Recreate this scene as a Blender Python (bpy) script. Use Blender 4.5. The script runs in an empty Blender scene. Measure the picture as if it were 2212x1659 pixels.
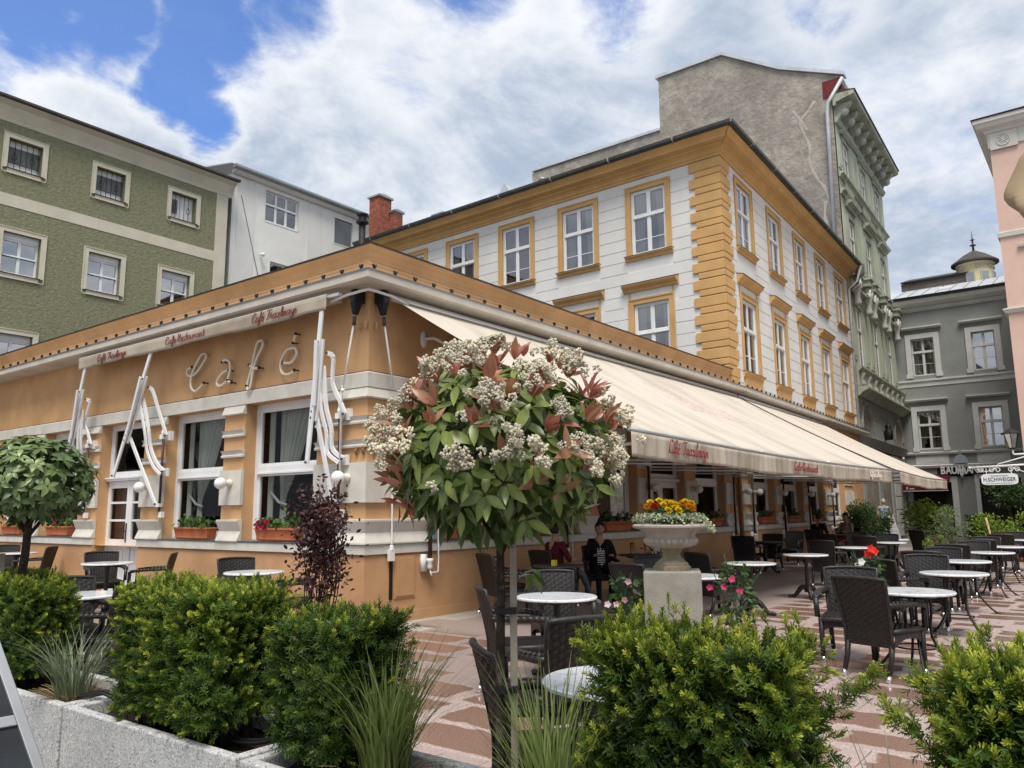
import bpy, bmesh, math, random
import numpy as np
from mathutils import Matrix, Vector
random.seed(7); rng = np.random.default_rng(7)
SC = bpy.context.scene
COL = SC.collection
R = math.radians

# ---------------------------------------------------------------- camera
def cam_axes(yaw, pitch, roll):
    cy, sy, cp, sp = math.cos(yaw), math.sin(yaw), math.cos(pitch), math.sin(pitch)
    f = Vector((cy*cp, sy*cp, sp)); r = Vector((sy, -cy, 0)); u = r.cross(f)
    cr, sr = math.cos(roll), math.sin(roll)
    return r*cr + u*sr, u*cr - r*sr, f
CAM = Vector((-7.3709, -8.097, 1.45))
_r, _u, _f = cam_axes(R(37.2645), R(9.1374), R(-0.5058))
cd = bpy.data.cameras.new('camera'); co = bpy.data.objects.new('camera', cd); COL.objects.link(co)
co.matrix_world = Matrix(((_r.x, _u.x, -_f.x, CAM.x), (_r.y, _u.y, -_f.y, CAM.y), (_r.z, _u.z, -_f.z, CAM.z), (0, 0, 0, 1)))
cd.sensor_width = 36; cd.lens = 36*1713.23/2212; cd.clip_start = .05; cd.clip_end = 3000
SC.camera = co

# ---------------------------------------------------------------- sky, sun, exposure
SUN_EL, SUN_AZ = R(62), R(218)          # azimuth of the sun, counter-clockwise from +X
W = bpy.data.worlds.new('World'); SC.world = W; W.use_nodes = True
nt = W.node_tree; nt.nodes.clear()
def N(t, **k):
    n = nt.nodes.new(t)
    for a, b in k.items(): setattr(n, a, b)
    return n
def LK(a, b): nt.links.new(a, b)
def mth(op, a, b=None, c=None, clamp=False):
    n = N('ShaderNodeMath', operation=op, use_clamp=clamp)
    for i, v in enumerate((a, b, c)):
        if v is None: continue
        if isinstance(v, (int, float)): n.inputs[i].default_value = v
        else: LK(v, n.inputs[i])
    return n.outputs[0]
def sstep(v, lo, hi):
    n = N('ShaderNodeMapRange', interpolation_type='SMOOTHSTEP'); LK(v, n.inputs[0])
    n.inputs[1].default_value = lo; n.inputs[2].default_value = hi
    return n.outputs[0]
def cmix(f, a, b, mode='MIX'):
    n = N('ShaderNodeMix', data_type='RGBA', blend_type=mode)
    for i, v in ((0, f), (6, a), (7, b)):
        if isinstance(v, (int, float)): n.inputs[i].default_value = v
        elif isinstance(v, tuple): n.inputs[i].default_value = (*v[:3], 1)
        else: LK(v, n.inputs[i])
    return n.outputs[2]
tc = N('ShaderNodeTexCoord')
sky = N('ShaderNodeTexSky', sky_type='NISHITA', sun_disc=False, sun_elevation=SUN_EL, sun_rotation=math.pi/2-SUN_AZ, air_density=1.0, dust_density=.4, ozone_density=2.0)
sep = N('ShaderNodeSeparateXYZ'); LK(tc.outputs['Generated'], sep.inputs[0])
zz = mth('MAXIMUM', sep.outputs[2], .02)
den = mth('ADD', zz, .22)
cx = mth('DIVIDE', sep.outputs[0], den); cy = mth('DIVIDE', sep.outputs[1], den)
cmb = N('ShaderNodeCombineXYZ'); LK(cx, cmb.inputs[0]); LK(cy, cmb.inputs[1]); LK(sep.outputs[2], cmb.inputs[2])
def wnoise(scale, detail, rough, off=(0, 0, 0), dist=0.):
    mp = N('ShaderNodeMapping'); mp.inputs['Location'].default_value = off; LK(cmb.outputs[0], mp.inputs[0])
    n = N('ShaderNodeTexNoise'); n.inputs['Scale'].default_value = scale; n.inputs['Detail'].default_value = detail
    n.inputs['Roughness'].default_value = rough; n.inputs['Distortion'].default_value = dist
    LK(mp.outputs[0], n.inputs['Vector']); return n.outputs['Fac']
n_big = wnoise(1.1, 9, .58, (3.1, 1.7, 0), .3)
n_det = wnoise(3.4, 10, .62, (9.2, 4.4, 2), .2)
n_shade = wnoise(1.7, 9, .62, (5.7, 8.8, 1), .6)
# gaps in the cloud deck: world directions, each with an angular radius
def pixdir(x, y):
    d = _f + _r*((x-1106)/1713.23) - _u*((y-829.5)/1713.23); return d.normalized()
n_crisp = wnoise(7.5, 12, .66, (2.2, 7.4, 3), .35)
warp = mth('MULTIPLY', mth('SUBTRACT', n_det, .5), .10)
gap = None
for x, y, a, w in ((240, 5, 7.0, 1), (70, 0, 6.5, 1), (430, 60, 6.0, 1.05), (395, 165, 4.6, 1.15), (450, 245, 3.2, 1.05), (600, 10, 5.5, .8), (1330, 10, 5, .62), (1780, 0, 5.5, .52), (860, 150, 6, .52), (1000, -60, 7, .7), (-300, -150, 14, 1)):
    d = pixdir(x, y)
    vm = N('ShaderNodeVectorMath', operation='DOT_PRODUCT'); LK(tc.outputs['Generated'], vm.inputs[0]); vm.inputs[1].default_value = d
    ang = mth('ARCCOSINE', mth('MINIMUM', vm.outputs['Value'], 1.))
    g = mth('MULTIPLY', mth('SUBTRACT', 1., sstep(mth('ADD', ang, warp), R(a)*.15, R(a)*1.25)), w)
    gap = g if gap is None else mth('MAXIMUM', gap, g)
far = sstep(mth('ADD', n_big, mth('MULTIPLY', n_det, .25)), .52, .40)     # natural thin spots elsewhere
gapn = mth('ADD', gap, mth('ADD', mth('MULTIPLY', mth('SUBTRACT', n_crisp, .5), .95), mth('MULTIPLY', mth('SUBTRACT', n_big, .5), .6)))
hole = mth('MAXIMUM', mth('MULTIPLY', sstep(gapn, .36, .84), .94), mth('MULTIPLY', far, .30))
shade = sstep(mth('ADD', mth('MULTIPLY', n_shade, .55), mth('ADD', mth('MULTIPLY', n_det, .25), mth('MULTIPLY', n_crisp, .2))), .40, .60)
cloud = cmix(shade, (3.2, 3.85, 4.9), (6.6, 6.85, 7.25))
edge = mth('MULTIPLY', mth('MULTIPLY', sstep(gap, .12, .5), mth('SUBTRACT', 1., hole)), .55)
cloud = cmix(edge, cloud, (7.6, 7.7, 7.8))
skyc = cmix(1., sky.outputs[0], (.80, 1.12, 1.62), 'MULTIPLY')
col = cmix(hole, cloud, skyc)
bg = N('ShaderNodeBackground'); LK(col, bg.inputs[0]); bg.inputs[1].default_value = .10
wo = N('ShaderNodeOutputWorld'); LK(bg.outputs[0], wo.inputs[0])
sd = bpy.data.lights.new('sun', 'SUN'); so = bpy.data.objects.new('sun', sd); COL.objects.link(so)
sd.energy = 2.8; sd.angle = R(26); sd.color = (1, .95, .88)
sv = Vector((math.cos(SUN_EL)*math.cos(SUN_AZ), math.cos(SUN_EL)*math.sin(SUN_AZ), math.sin(SUN_EL)))
so.rotation_euler = sv.to_track_quat('Z', 'Y').to_euler(); so.location = sv*60
VS = SC.view_settings
SC.display_settings.display_device = 'sRGB'
VS.view_transform = 'Standard'; VS.look = 'None'; VS.exposure = .46; VS.gamma = 1; VS.use_curve_mapping = False
SC.render.engine = 'CYCLES'
cy_ = SC.cycles; cy_.max_bounces = 5; cy_.diffuse_bounces = 2; cy_.glossy_bounces = 3; cy_.transmission_bounces = 4; cy_.transparent_max_bounces = 10
cy_.use_denoising = True; cy_.sample_clamp_indirect = 4; cy_.caustics_reflective = False; cy_.caustics_refractive = False

# ---------------------------------------------------------------- materials
MT = {}
def newmat(name):
    global nt
    m = bpy.data.materials.new(name); m.use_nodes = True; nt = m.node_tree; nt.nodes.clear(); MT[name] = m
    out = N('ShaderNodeOutputMaterial'); b = N('ShaderNodeBsdfPrincipled'); LK(b.outputs[0], out.inputs[0])
    return m, b, out
def gpos(): return N('ShaderNodeNewGeometry').outputs['Position']
def nz(vec, scale, detail=4, rough=.55, sc=None, dist=0):
    if sc:
        mp = N('ShaderNodeMapping'); mp.inputs['Scale'].default_value = sc; LK(vec, mp.inputs[0]); vec = mp.outputs[0]
    n = N('ShaderNodeTexNoise'); n.inputs['Scale'].default_value = scale; n.inputs['Detail'].default_value = detail
    n.inputs['Roughness'].default_value = rough; n.inputs['Distortion'].default_value = dist
    LK(vec, n.inputs['Vector']); return n.outputs['Fac']
def bumpn(b, h, strength, dist=.01):
    n = N('ShaderNodeBump'); n.inputs['Strength'].default_value = strength; n.inputs['Distance'].default_value = dist
    LK(h, n.inputs['Height']); LK(n.outputs[0], b.inputs['Normal'])
def mat(name, col, rough=.8, var=.14, vs=2.5, bump=.15, bs=45, spec=.3, metal=0., dark=None, dscale=(1.2, 1.2, .35), dth=(.55, .75), damt=.5, rand=0., bd=.012):
    """matt surface: colour drift, optional weather streaks (dark), fine relief"""
    m, b, out = newmat(name)
    P = gpos()
    f = nz(P, vs, 6, .6)
    c = cmix(sstep(f, .3, .7), tuple(x*(1-var) for x in col), tuple(min(1, x*(1+var*.8)) for x in col))
    if dark:
        d = sstep(nz(P, 1.6, 7, .65, dscale), *dth)
        c = cmix(mth('MULTIPLY', d, damt), c, dark)
    if rand:
        oi = N('ShaderNodeObjectInfo'); hv = N('ShaderNodeHueSaturation'); LK(c, hv.inputs['Color'])
        LK(mth('ADD', mth('MULTIPLY', oi.outputs['Random'], rand), 1-rand/2), hv.inputs['Value']); c = hv.outputs[0]
    LK(c, b.inputs['Base Color']); b.inputs['Roughness'].default_value = rough; b.inputs['Metallic'].default_value = metal
    b.inputs['Specular IOR Level'].default_value = spec
    if bump: bumpn(b, nz(P, bs, 5, .6), bump, bd)
    return m
mat('orange', (.60, .355, .175), .85, .15, .9, .14, 60, .2, dark=(.34, .18, .085), dscale=(1.3, 1.3, .45), dth=(.50, .74), damt=.26)
mat('orange_low', (.54, .31, .16), .82, .15, 1.1, .12, 60, .25, dark=(.60, .36, .22), dscale=(1, 1, 1.2), dth=(.56, .70), damt=.42)
mat('stone_white', (.63, .60, .53), .85, .10, 3, .25, 70, .2, dark=(.30, .27, .23), damt=.28)
mat('soffit', (.60, .55, .47), .85, .10, 2, .1, 40, .2, dark=(.34, .30, .25), damt=.4)
mat('paint_white', (.80, .80, .79), .38, .05, 4, .04, 40, .45, dark=(.5, .48, .44), damt=.12)
mat('enamel', (.80, .79, .76), .45, .06, 6, .05, 50, .4, dark=(.42, .33, .25), dth=(.6, .72), damt=.35)
mat('wall_white', (.73, .72, .685), .85, .06, .8, .15, 60, .2, dark=(.50, .48, .45), damt=.3)
mat('ochre', (.60, .365, .15), .8, .10, 1.4, .12, 60, .25, dark=(.40, .18, .05), damt=.3)
mat('metal_dark', (.07, .075, .075), .45, .2, 4, .05, 60, .4, .5, dark=(.15, .14, .12))
mat('iron', (.025, .023, .022), .5, .3, 8, .15, 80, .4, .3)
mat('zinc', (.33, .36, .37), .42, .15, 2, .06, 30, .5, .6)
mat('zinc_light', (.55, .57, .59), .5, .12, 1.5, .05, 30, .5, .25, dark=(.28, .28, .30), damt=.4)
mat('green_wall', (.235, .235, .148), .95, .16, 9, .8, 14, .1, dark=(.16, .15, .09), damt=.3, bd=.035)
mat('cream', (.60, .56, .45), .85, .08, 1.5, .15, 40, .2, dark=(.40, .36, .28), damt=.3)
mat('plaster_pale', (.78, .775, .73), .88, .06, .9, .2, 20, .2, dark=(.42, .42, .38), damt=.35)
mat('ornate_green', (.44, .475, .355), .85, .10, .7, .12, 40, .2, dark=(.20, .20, .15), damt=.55)
mat('ornate_trim', (.40, .42, .33), .85, .14, 1.2, .2, 30, .2, dark=(.13, .13, .11), dth=(.48, .7), damt=.6)
mat('statue', (.47, .47, .42), .85, .12, 2, .2, 30, .2, dark=(.2, .2, .18), damt=.5)
mat('grey_wall', (.27, .278, .265), .85, .08, 1.0, .12, 40, .2, dark=(.17, .17, .16), damt=.25)
mat('grey_trim', (.60, .60, .57), .85, .08, 1.5, .12, 40, .2, dark=(.3, .3, .28), damt=.3)
mat('grey_shop', (.38, .395, .36), .8, .1, 1.2, .12, 40, .2, dark=(.2, .2, .19), damt=.3)
mat('pink', (.66, .46, .38), .85, .06, .8, .1, 40, .2, dark=(.5, .33, .27), damt=.3)
mat('pink_trim', (.60, .58, .53), .85, .06, 1, .1, 40, .2, dark=(.4, .37, .33), damt=.3)
mat('yellow_tower', (.70, .62, .38), .85, .06, 1, .1, 40, .2)
mat('roof_dark', (.075, .065, .06), .7, .25, 3, .2, 20, .3)
mat('roof_slate', (.14, .12, .11), .7, .25, 3, .2, 20, .3, rand=.3)
mat('brick', (.34, .115, .075), .85, .22, 9, .3, 60, .2, rand=.45)
mat('mortar', (.42, .38, .33), .9, .1, 9, .3, 60, .1)
mat('red_paint', (.16, .022, .018), .7, .2, 3, .1, 40, .3)
mat('gable', (.37, .335, .285), .95, .26, 2.2, 1., 5.5, .1, dark=(.235, .21, .18), dscale=(.3, .22, .16), dth=(.40, .64), damt=.7, bd=.05)
mat('gable_patch', (.44, .41, .36), .95, .1, 2, .4, 20, .1)
mat('terracotta', (.50, .16, .07), .75, .12, 5, .1, 60, .3, dark=(.36, .12, .06), damt=.3)
mat('slate', (.12, .125, .125), .55, .2, 4, .1, 40, .4)
mat('soil', (.035, .025, .018), 1, .4, 20, .6, 50, .1)
mat('bark', (.045, .034, .026), .9, .4, 14, .8, 40, .15, dark=(.17, .15, .11), dscale=(9, 9, 5), dth=(.55, .65), damt=.6)
mat('bark_dark', (.035, .024, .018), .9, .3, 14, .5, 40, .2)
mat('wood_stake', (.36, .31, .25), .9, .2, 6, .4, 30, .15, dark=(.2, .17, .14), dscale=(6, 6, .5), damt=.5)
mat('wood_pale', (.5, .36, .2), .8, .2, 6, .2, 30, .2)
mat('door_grey', (.30, .29, .27), .6, .08, 4, .05, 30, .4)
mat('alu', (.5, .5, .5), .38, .06, 6, .03, 60, .5, .7)
mat('chalkboard', (.022, .026, .032), .6, .35, 3, .05, 30, .35, dark=(.06, .065, .07), damt=.4)
mat('chrome', (.75, .75, .75), .16, .04, 6, 0, 30, .5, 1.)
mat('wicker', (.019, .0165, .015), .45, .3, 30, .1, 120, .4)
mat('wicker_grey', (.022, .020, .018), .45, .35, 25, .1, 120, .45)
mat('brown_metal', (.06, .025, .018), .5, .3, 8, .1, 60, .4, .2, dark=(.2, .16, .12), damt=.4)
mat('pipe_orange', (.30, .14, .055), .6, .2, 4, .1, 40, .35)
mat('burgundy', (.10, .012, .022), .85, .15, 3, .1, 60, .15)
mat('lettering', (.26, .075, .07), .9, .25, 20, 0, 30, .1)
mat('lettering_faint', (.60, .49, .45), .9, .12, 12, 0, 30, .1)
mat('letter_white', (.75, .74, .70), .6, .05, 5, 0, 30, .3)
mat('letter_silver', (.80, .81, .80), .45, .06, 5, 0, 30, .4)
mat('letter_black', (.02, .02, .02), .5, .05, 5, 0, 30, .3)
mat('sign_white', (.80, .82, .83), .35, .04, 3, 0, 30, .4)
mat('sign_line', (.35, .40, .45), .5, .04, 3, 0, 30, .4)
mat('tube_cream', (.72, .66, .54), .35, .06, 8, .03, 40, .5, dark=(.4, .3, .2), damt=.3)
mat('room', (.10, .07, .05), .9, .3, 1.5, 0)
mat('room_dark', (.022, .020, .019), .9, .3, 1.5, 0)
mat('wood_inside', (.16, .075, .035), .6, .2, 4, 0)
mat('curtain', (.50, .52, .47), .9, .06, 5, .05, 60, .1)
mat('curtain_white', (.55, .56, .55), .9, .06, 5, .05, 60, .1)
mat('curtain_red', (.25, .02, .025), .9, .1, 5, .05, 60, .1)
mat('parasol', (.36, .27, .17), .9, .08, 3, .15, 30, .1)
mat('cable', (.012, .012, .013), .5, .1, 5, 0)
mat('green_tie', (.03, .10, .05), .6, .1, 5, 0)
mat('ground', (.20, .185, .17), .75, .2, .7, .3, 25, .3, dark=(.12, .11, .10), dscale=(.4, .4, .4), damt=.4)
mat('urn_stone', (.42, .385, .33), .9, .12, 5, .5, 50, .15, dark=(.16, .14, .10), dscale=(2.2, 2.2, 1.2), dth=(.5, .7), damt=.55)
mat('urn_stem', (.29, .245, .17), .9, .2, 7, .6, 50, .15, dark=(.10, .085, .05), dscale=(3, 3, 2), dth=(.46, .62), damt=.7)
mat('plinth_concrete', (.29, .275, .235), .92, .12, 5, .5, 60, .15, dark=(.24, .225, .19), dscale=(3, 3, 3), damt=.5)
mat('white_plastic', (.80, .80, .79), .3, .03, 3, 0, 30, .5)
mat('yellow_thing', (.7, .55, .03), .5, .1, 5, 0)
mat('marble_back', (.03, .03, .03), .5)
mat('skin', (.42, .24, .17), .6, .1, 20, .05, 60, .3)
mat('skin_dark', (.30, .16, .11), .6, .1, 20, .05, 60, .3)
mat('hair_black', (.012, .010, .009), .6, .2, 60, .4, 90, .3)
mat('hair_grey', (.45, .38, .28), .7, .2, 60, .4, 90, .3)
mat('cloth_black', (.014, .014, .016), .9, .2, 12, .2, 40, .1)
mat('cloth_jeans', (.12, .125, .14), .9, .2, 20, .2, 60, .1)
mat('cloth_maroon', (.10, .018, .02), .9, .2, 20, .2, 60, .1)
mat('cloth_tan', (.34, .22, .15), .9, .2, 20, .2, 60, .1)
mat('cloth_red', (.42, .02, .02), .9, .2, 20, .2, 60, .1)
mat('cloth_blue', (.25, .42, .55), .9, .1, 20, .2, 60, .1)
mat('cloth_navy', (.02, .025, .06), .9, .1, 20, .2, 60, .1)
mat('shoe_white', (.72, .72, .70), .6, .05, 20, .1, 60, .3)
mat('beer', (.45, .16, .02), .15, .05, 5, 0, 30, .5)
mat('aperol', (.55, .16, .05), .15, .05, 5, 0, 30, .5)

def emit(name, col, s):
    m, b, out = newmat(name); b.inputs['Base Color'].default_value = (*col, 1)
    b.inputs['Emission Color'].default_value = (*col, 1); b.inputs['Emission Strength'].default_value = s
emit('bulb', (1, .72, .30), 6.)
# striped top
m, b, out = newmat('cloth_stripe')
sp = N('ShaderNodeSeparateXYZ'); LK(gpos(), sp.inputs[0])
st = sstep(mth('SINE', mth('MULTIPLY', sp.outputs[2], 2*math.pi/.037)), -.15, .15)
LK(cmix(st, (.015, .015, .02), (.72, .70, .66)), b.inputs['Base Color']); b.inputs['Roughness'].default_value = .9
# glass
def glassmat(name, tint, refl=1.0, base=.06):
    global nt
    m = bpy.data.materials.new(name); m.use_nodes = True; nt = m.node_tree; nt.nodes.clear(); MT[name] = m
    out = N('ShaderNodeOutputMaterial'); tr = N('ShaderNodeBsdfTransparent'); tr.inputs[0].default_value = (*tint, 1)
    gl = N('ShaderNodeBsdfGlossy'); gl.inputs['Roughness'].default_value = .015
    bp = N('ShaderNodeBump'); bp.inputs['Strength'].default_value = .05; bp.inputs['Distance'].default_value = .02
    LK(nz(gpos(), 1.7, 2, .5), bp.inputs['Height']); LK(bp.outputs[0], gl.inputs['Normal'])
    fr = N('ShaderNodeFresnel'); fr.inputs[0].default_value = 1.5
    mx = N('ShaderNodeMixShader'); LK(mth('ADD', mth('MULTIPLY', fr.outputs[0], refl), base, clamp=True), mx.inputs[0])
    LK(tr.outputs[0], mx.inputs[1]); LK(gl.outputs[0], mx.inputs[2]); LK(mx.outputs[0], out.inputs[0])
glassmat('glass', (.80, .82, .81), .38, .0)
glassmat('glass_far', (.80, .82, .82), 1.6, .22)
glassmat('glass_sky', (.55, .60, .62), 1.6, .45)
glassmat('drink_glass', (.95, .95, .95), 1., .03)
# awning cloth: lets light through
def cloth(name, col, tl, dirt):
    m, b, out = newmat(name); P = gpos()
    c = cmix(sstep(nz(P, 1.3, 7, .62, (1, .35, .35)), .42, .72), col, dirt)
    c = cmix(mth('MULTIPLY', sstep(nz(P, 5., 8, .7, (2.2, .25, .25)), .52, .75), .35), c, tuple(x*.75 for x in dirt))
    LK(c, b.inputs['Base Color']); b.inputs['Roughness'].default_value = .9; b.inputs['Specular IOR Level'].default_value = .1
    t = N('ShaderNodeBsdfTranslucent'); LK(c, t.inputs[0])
    mx = N('ShaderNodeMixShader'); mx.inputs[0].default_value = tl; LK(b.outputs[0], mx.inputs[1]); LK(t.outputs[0], mx.inputs[2]); LK(mx.outputs[0], out.inputs[0])
    bumpn(b, nz(P, 3., 3, .5, (3, 1, 1)), .25, .03)
cloth('awning', (.63, .565, .475), .08, (.50, .435, .36))
cloth('valance', (.55, .48, .39), .18, (.36, .29, .21))
# leaves: colour from the 'tint' attribute (0..1) between two real leaf colours, some light passes through
def leafmat(name, c0, c1, tl=.28, rough=.4, spec=.4, c2=None, dk=.3):
    m, b, out = newmat(name)
    a = N('ShaderNodeAttribute', attribute_name='tint')
    oi = N('ShaderNodeObjectInfo')
    if c2 is None: c = cmix(a.outputs['Fac'], c0, c1)
    else:
        r = N('ShaderNodeValToRGB'); e = r.color_ramp.elements
        e[0].color = (*c0, 1); e[1].color = (*c2, 1); e[1].position = 1; k = e.new(.5); k.color = (*c1, 1)
        LK(a.outputs['Fac'], r.inputs[0]); c = r.outputs[0]
    f = nz(gpos(), 14, 3, .5)
    c = cmix(mth('MULTIPLY', sstep(f, .35, .7), dk), c, tuple(x*.55 for x in c0))
    hv = N('ShaderNodeHueSaturation'); LK(c, hv.inputs['Color']); LK(mth('ADD', mth('MULTIPLY', oi.outputs['Random'], .3), .85), hv.inputs['Value']); c = hv.outputs[0]
    LK(c, b.inputs['Base Color']); b.inputs['Roughness'].default_value = rough; b.inputs['Specular IOR Level'].default_value = spec
    t = N('ShaderNodeBsdfTranslucent'); LK(c, t.inputs[0])
    mx = N('ShaderNodeMixShader'); mx.inputs[0].default_value = tl; LK(b.outputs[0], mx.inputs[1]); LK(t.outputs[0], mx.inputs[2]); LK(mx.outputs[0], out.inputs[0])
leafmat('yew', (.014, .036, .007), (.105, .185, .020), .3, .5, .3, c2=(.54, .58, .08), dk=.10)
leafmat('photinia', (.050, .095, .020), (.27, .33, .075), .22, .32, .5)
leafmat('photinia_red', (.38, .105, .085), (.46, .25, .13), .3, .32, .5)
leafmat('viburnum', (.050, .105, .028), (.26, .34, .11), .25, .33, .5)
leafmat('ninebark', (.026, .012, .014), (.10, .035, .034), .2, .4, .4)
leafmat('bush_light', (.07, .15, .015), (.27, .38, .05), .35, .45, .35)
leafmat('bush_dark', (.018, .045, .012), (.07, .13, .03), .25, .45, .35)
leafmat('bush_grey', (.10, .14, .07), (.25, .30, .17), .3, .5, .3)
leafmat('geranium', (.035, .085, .020), (.12, .21, .05), .25, .5, .3)
leafmat('variegated', (.20, .28, .12), (.62, .66, .48), .25, .5, .3)
leafmat('grass_blade', (.12, .19, .04), (.42, .48, .17), .4, .5, .3)
leafmat('grass_blue', (.13, .18, .09), (.42, .46, .30), .3, .5, .3)
leafmat('straw', (.35, .24, .10), (.55, .42, .22), .2, .6, .2)
leafmat('petal_cream', (.80, .73, .55), (.91, .87, .73), .42, .7, .2, dk=.05)
leafmat('petal_pink', (.55, .01, .09), (.80, .10, .25), .25, .6, .2)
leafmat('petal_rose', (.75, .40, .45), (.85, .68, .68), .25, .6, .2)
leafmat('petal_red', (.55, .01, .01), (.75, .05, .02), .25, .6, .2)
leafmat('petal_yellow', (.75, .45, .0), (.85, .70, .02), .25, .6, .2)
leafmat('petal_orange', (.60, .12, .01), (.85, .45, .03), .25, .6, .2)
leafmat('petal_white', (.75, .75, .70), (.85, .85, .82), .25, .6, .2)
# globe lamp
m, b, out = newmat('opal'); b.inputs['Base Color'].default_value = (.82, .82, .80, 1); b.inputs['Roughness'].default_value = .12; b.inputs['Subsurface Weight'].default_value = .3; b.inputs['Subsurface Radius'].default_value = (.03, .03, .03)
# marble table top
m, b, out = newmat('marble'); P = gpos()
v = sstep(nz(P, 9, 8, .65, None, 1.6), .50, .62)
LK(cmix(mth('MULTIPLY', v, .55), (.86, .87, .88), (.42, .46, .52)), b.inputs['Base Color']); b.inputs['Roughness'].default_value = .13; b.inputs['Specular IOR Level'].default_value = .55
# washed-concrete planter: light grit with dark chips
m, b, out = newmat('granite'); P = gpos()
vo = N('ShaderNodeTexVoronoi'); vo.inputs['Scale'].default_value = 130; LK(P, vo.inputs['Vector'])
ch = N('ShaderNodeSeparateColor'); LK(vo.outputs['Color'], ch.inputs[0])
c = cmix(sstep(nz(P, 4, 5), .35, .7), (.40, .40, .395), (.50, .495, .475))
c = cmix(mth('MULTIPLY', sstep(ch.outputs[0], .78, .82), .7), c, (.16, .155, .15))
c = cmix(mth('MULTIPLY', sstep(ch.outputs[1], .72, .78), .7), c, (.66, .655, .63))
c = cmix(mth('MULTIPLY', sstep(nz(P, 1.5, 6, .6, (1, 1, .6)), .55, .75), .35), c, (.30, .29, .27))
LK(c, b.inputs['Base Color']); b.inputs['Roughness'].default_value = .85
bumpn(b, vo.outputs['Distance'], .3, .004)
# terrace stone: rain-wet patches that dry from the joints inwards
m, b, out = newmat('paving'); P = gpos()
tcn = N('ShaderNodeTexCoord'); so_ = N('ShaderNodeSeparateXYZ'); LK(tcn.outputs['Object'], so_.inputs[0])
oi = N('ShaderNodeObjectInfo'); rnd = oi.outputs['Random']
ax = mth('ABSOLUTE', so_.outputs[0]); ay = mth('ABSOLUTE', so_.outputs[1])
dx = mth('SUBTRACT', .245, ax); dy = mth('SUBTRACT', .50, ay)
ed = mth('MINIMUM', dx, mth('MULTIPLY', dy, .55))
wob = mth('MULTIPLY', mth('SUBTRACT', nz(P, 5.5, 4, .5), .5), .13)
thr = mth('ADD', .030, mth('MULTIPLY', mth('POWER', rnd, 2.4), .14))
inner = sstep(mth('SUBTRACT', mth('ADD', ed, wob), thr), -.006, .012)
spw = N('ShaderNodeSeparateXYZ'); LK(P, spw.inputs[0])
rainy = sstep(mth('ADD', spw.outputs[1], mth('MULTIPLY', wob, 2.2)), -3.55, -3.95)   # the rain stops at the awning's edge
corner = mth('MULTIPLY', sstep(mth('ADD', spw.outputs[0], mth('MULTIPLY', wob, 2.)), .35, -.1), sstep(spw.outputs[1], -.75, -1.2))
wet = mth('MULTIPLY', inner, mth('MAXIMUM', rainy, corner))
grit = nz(P, 62, 4, .75); blot = nz(P, 26, 4, .7)
dry = cmix(sstep(grit, .35, .65), (.33, .235, .205), (.58, .475, .435))
dry = cmix(mth('MULTIPLY', sstep(blot, .5, .7), .35), dry, (.34, .22, .18))
dry = cmix(mth('MULTIPLY', rnd, .22), dry, (.24, .19, .165))
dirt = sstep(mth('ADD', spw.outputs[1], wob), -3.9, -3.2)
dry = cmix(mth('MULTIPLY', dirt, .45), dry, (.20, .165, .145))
wetc = cmix(sstep(grit, .35, .65), (.215, .125, .092), (.33, .21, .16))
wetc = cmix(mth('MULTIPLY', rnd, .3), wetc, (.26, .165, .13))
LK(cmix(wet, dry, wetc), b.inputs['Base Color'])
rr = N('ShaderNodeMix', data_type='FLOAT'); LK(wet, rr.inputs[0]); rr.inputs[2].default_value = .42; rr.inputs[3].default_value = .13; LK(rr.outputs[0], b.inputs['Roughness'])
b.inputs['Specular IOR Level'].default_value = .5
bumpn(b, grit, .05, .004)
# gable fire wall: rough render
# ---------------------------------------------------------------- helpers
UID = [0]
WM = {}                                   # world matrices of built objects
def put(o, parent, M):
    WM[o.name] = M.copy()
    if parent is not None:
        o.parent = parent; o.matrix_basis = WM[parent.name].inverted() @ M
    else: o.matrix_basis = M
    return o
I4 = Matrix.Identity(4)
def T(x, y, z=0, rz=0): return Matrix.Translation((x, y, z)) @ Matrix.Rotation(R(rz), 4, 'Z')
def tag(o, label, cat, group=None, kind=None):
    if label: o['label'] = label
    if cat: o['category'] = cat
    if group: o['group'] = group
    if kind: o['kind'] = kind
    return o
def thing(name, label, cat, M=I4, group=None):
    o = bpy.data.objects.new(name, None); o.empty_display_size = .1; COL.objects.link(o); put(o, None, M)
    return tag(o, label, cat, group)
def link(name, me, parent=None, M=I4, kind=None):
    o = bpy.data.objects.new(name, me); COL.objects.link(o); put(o, parent, M)
    if kind: o['kind'] = kind
    return o
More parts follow.
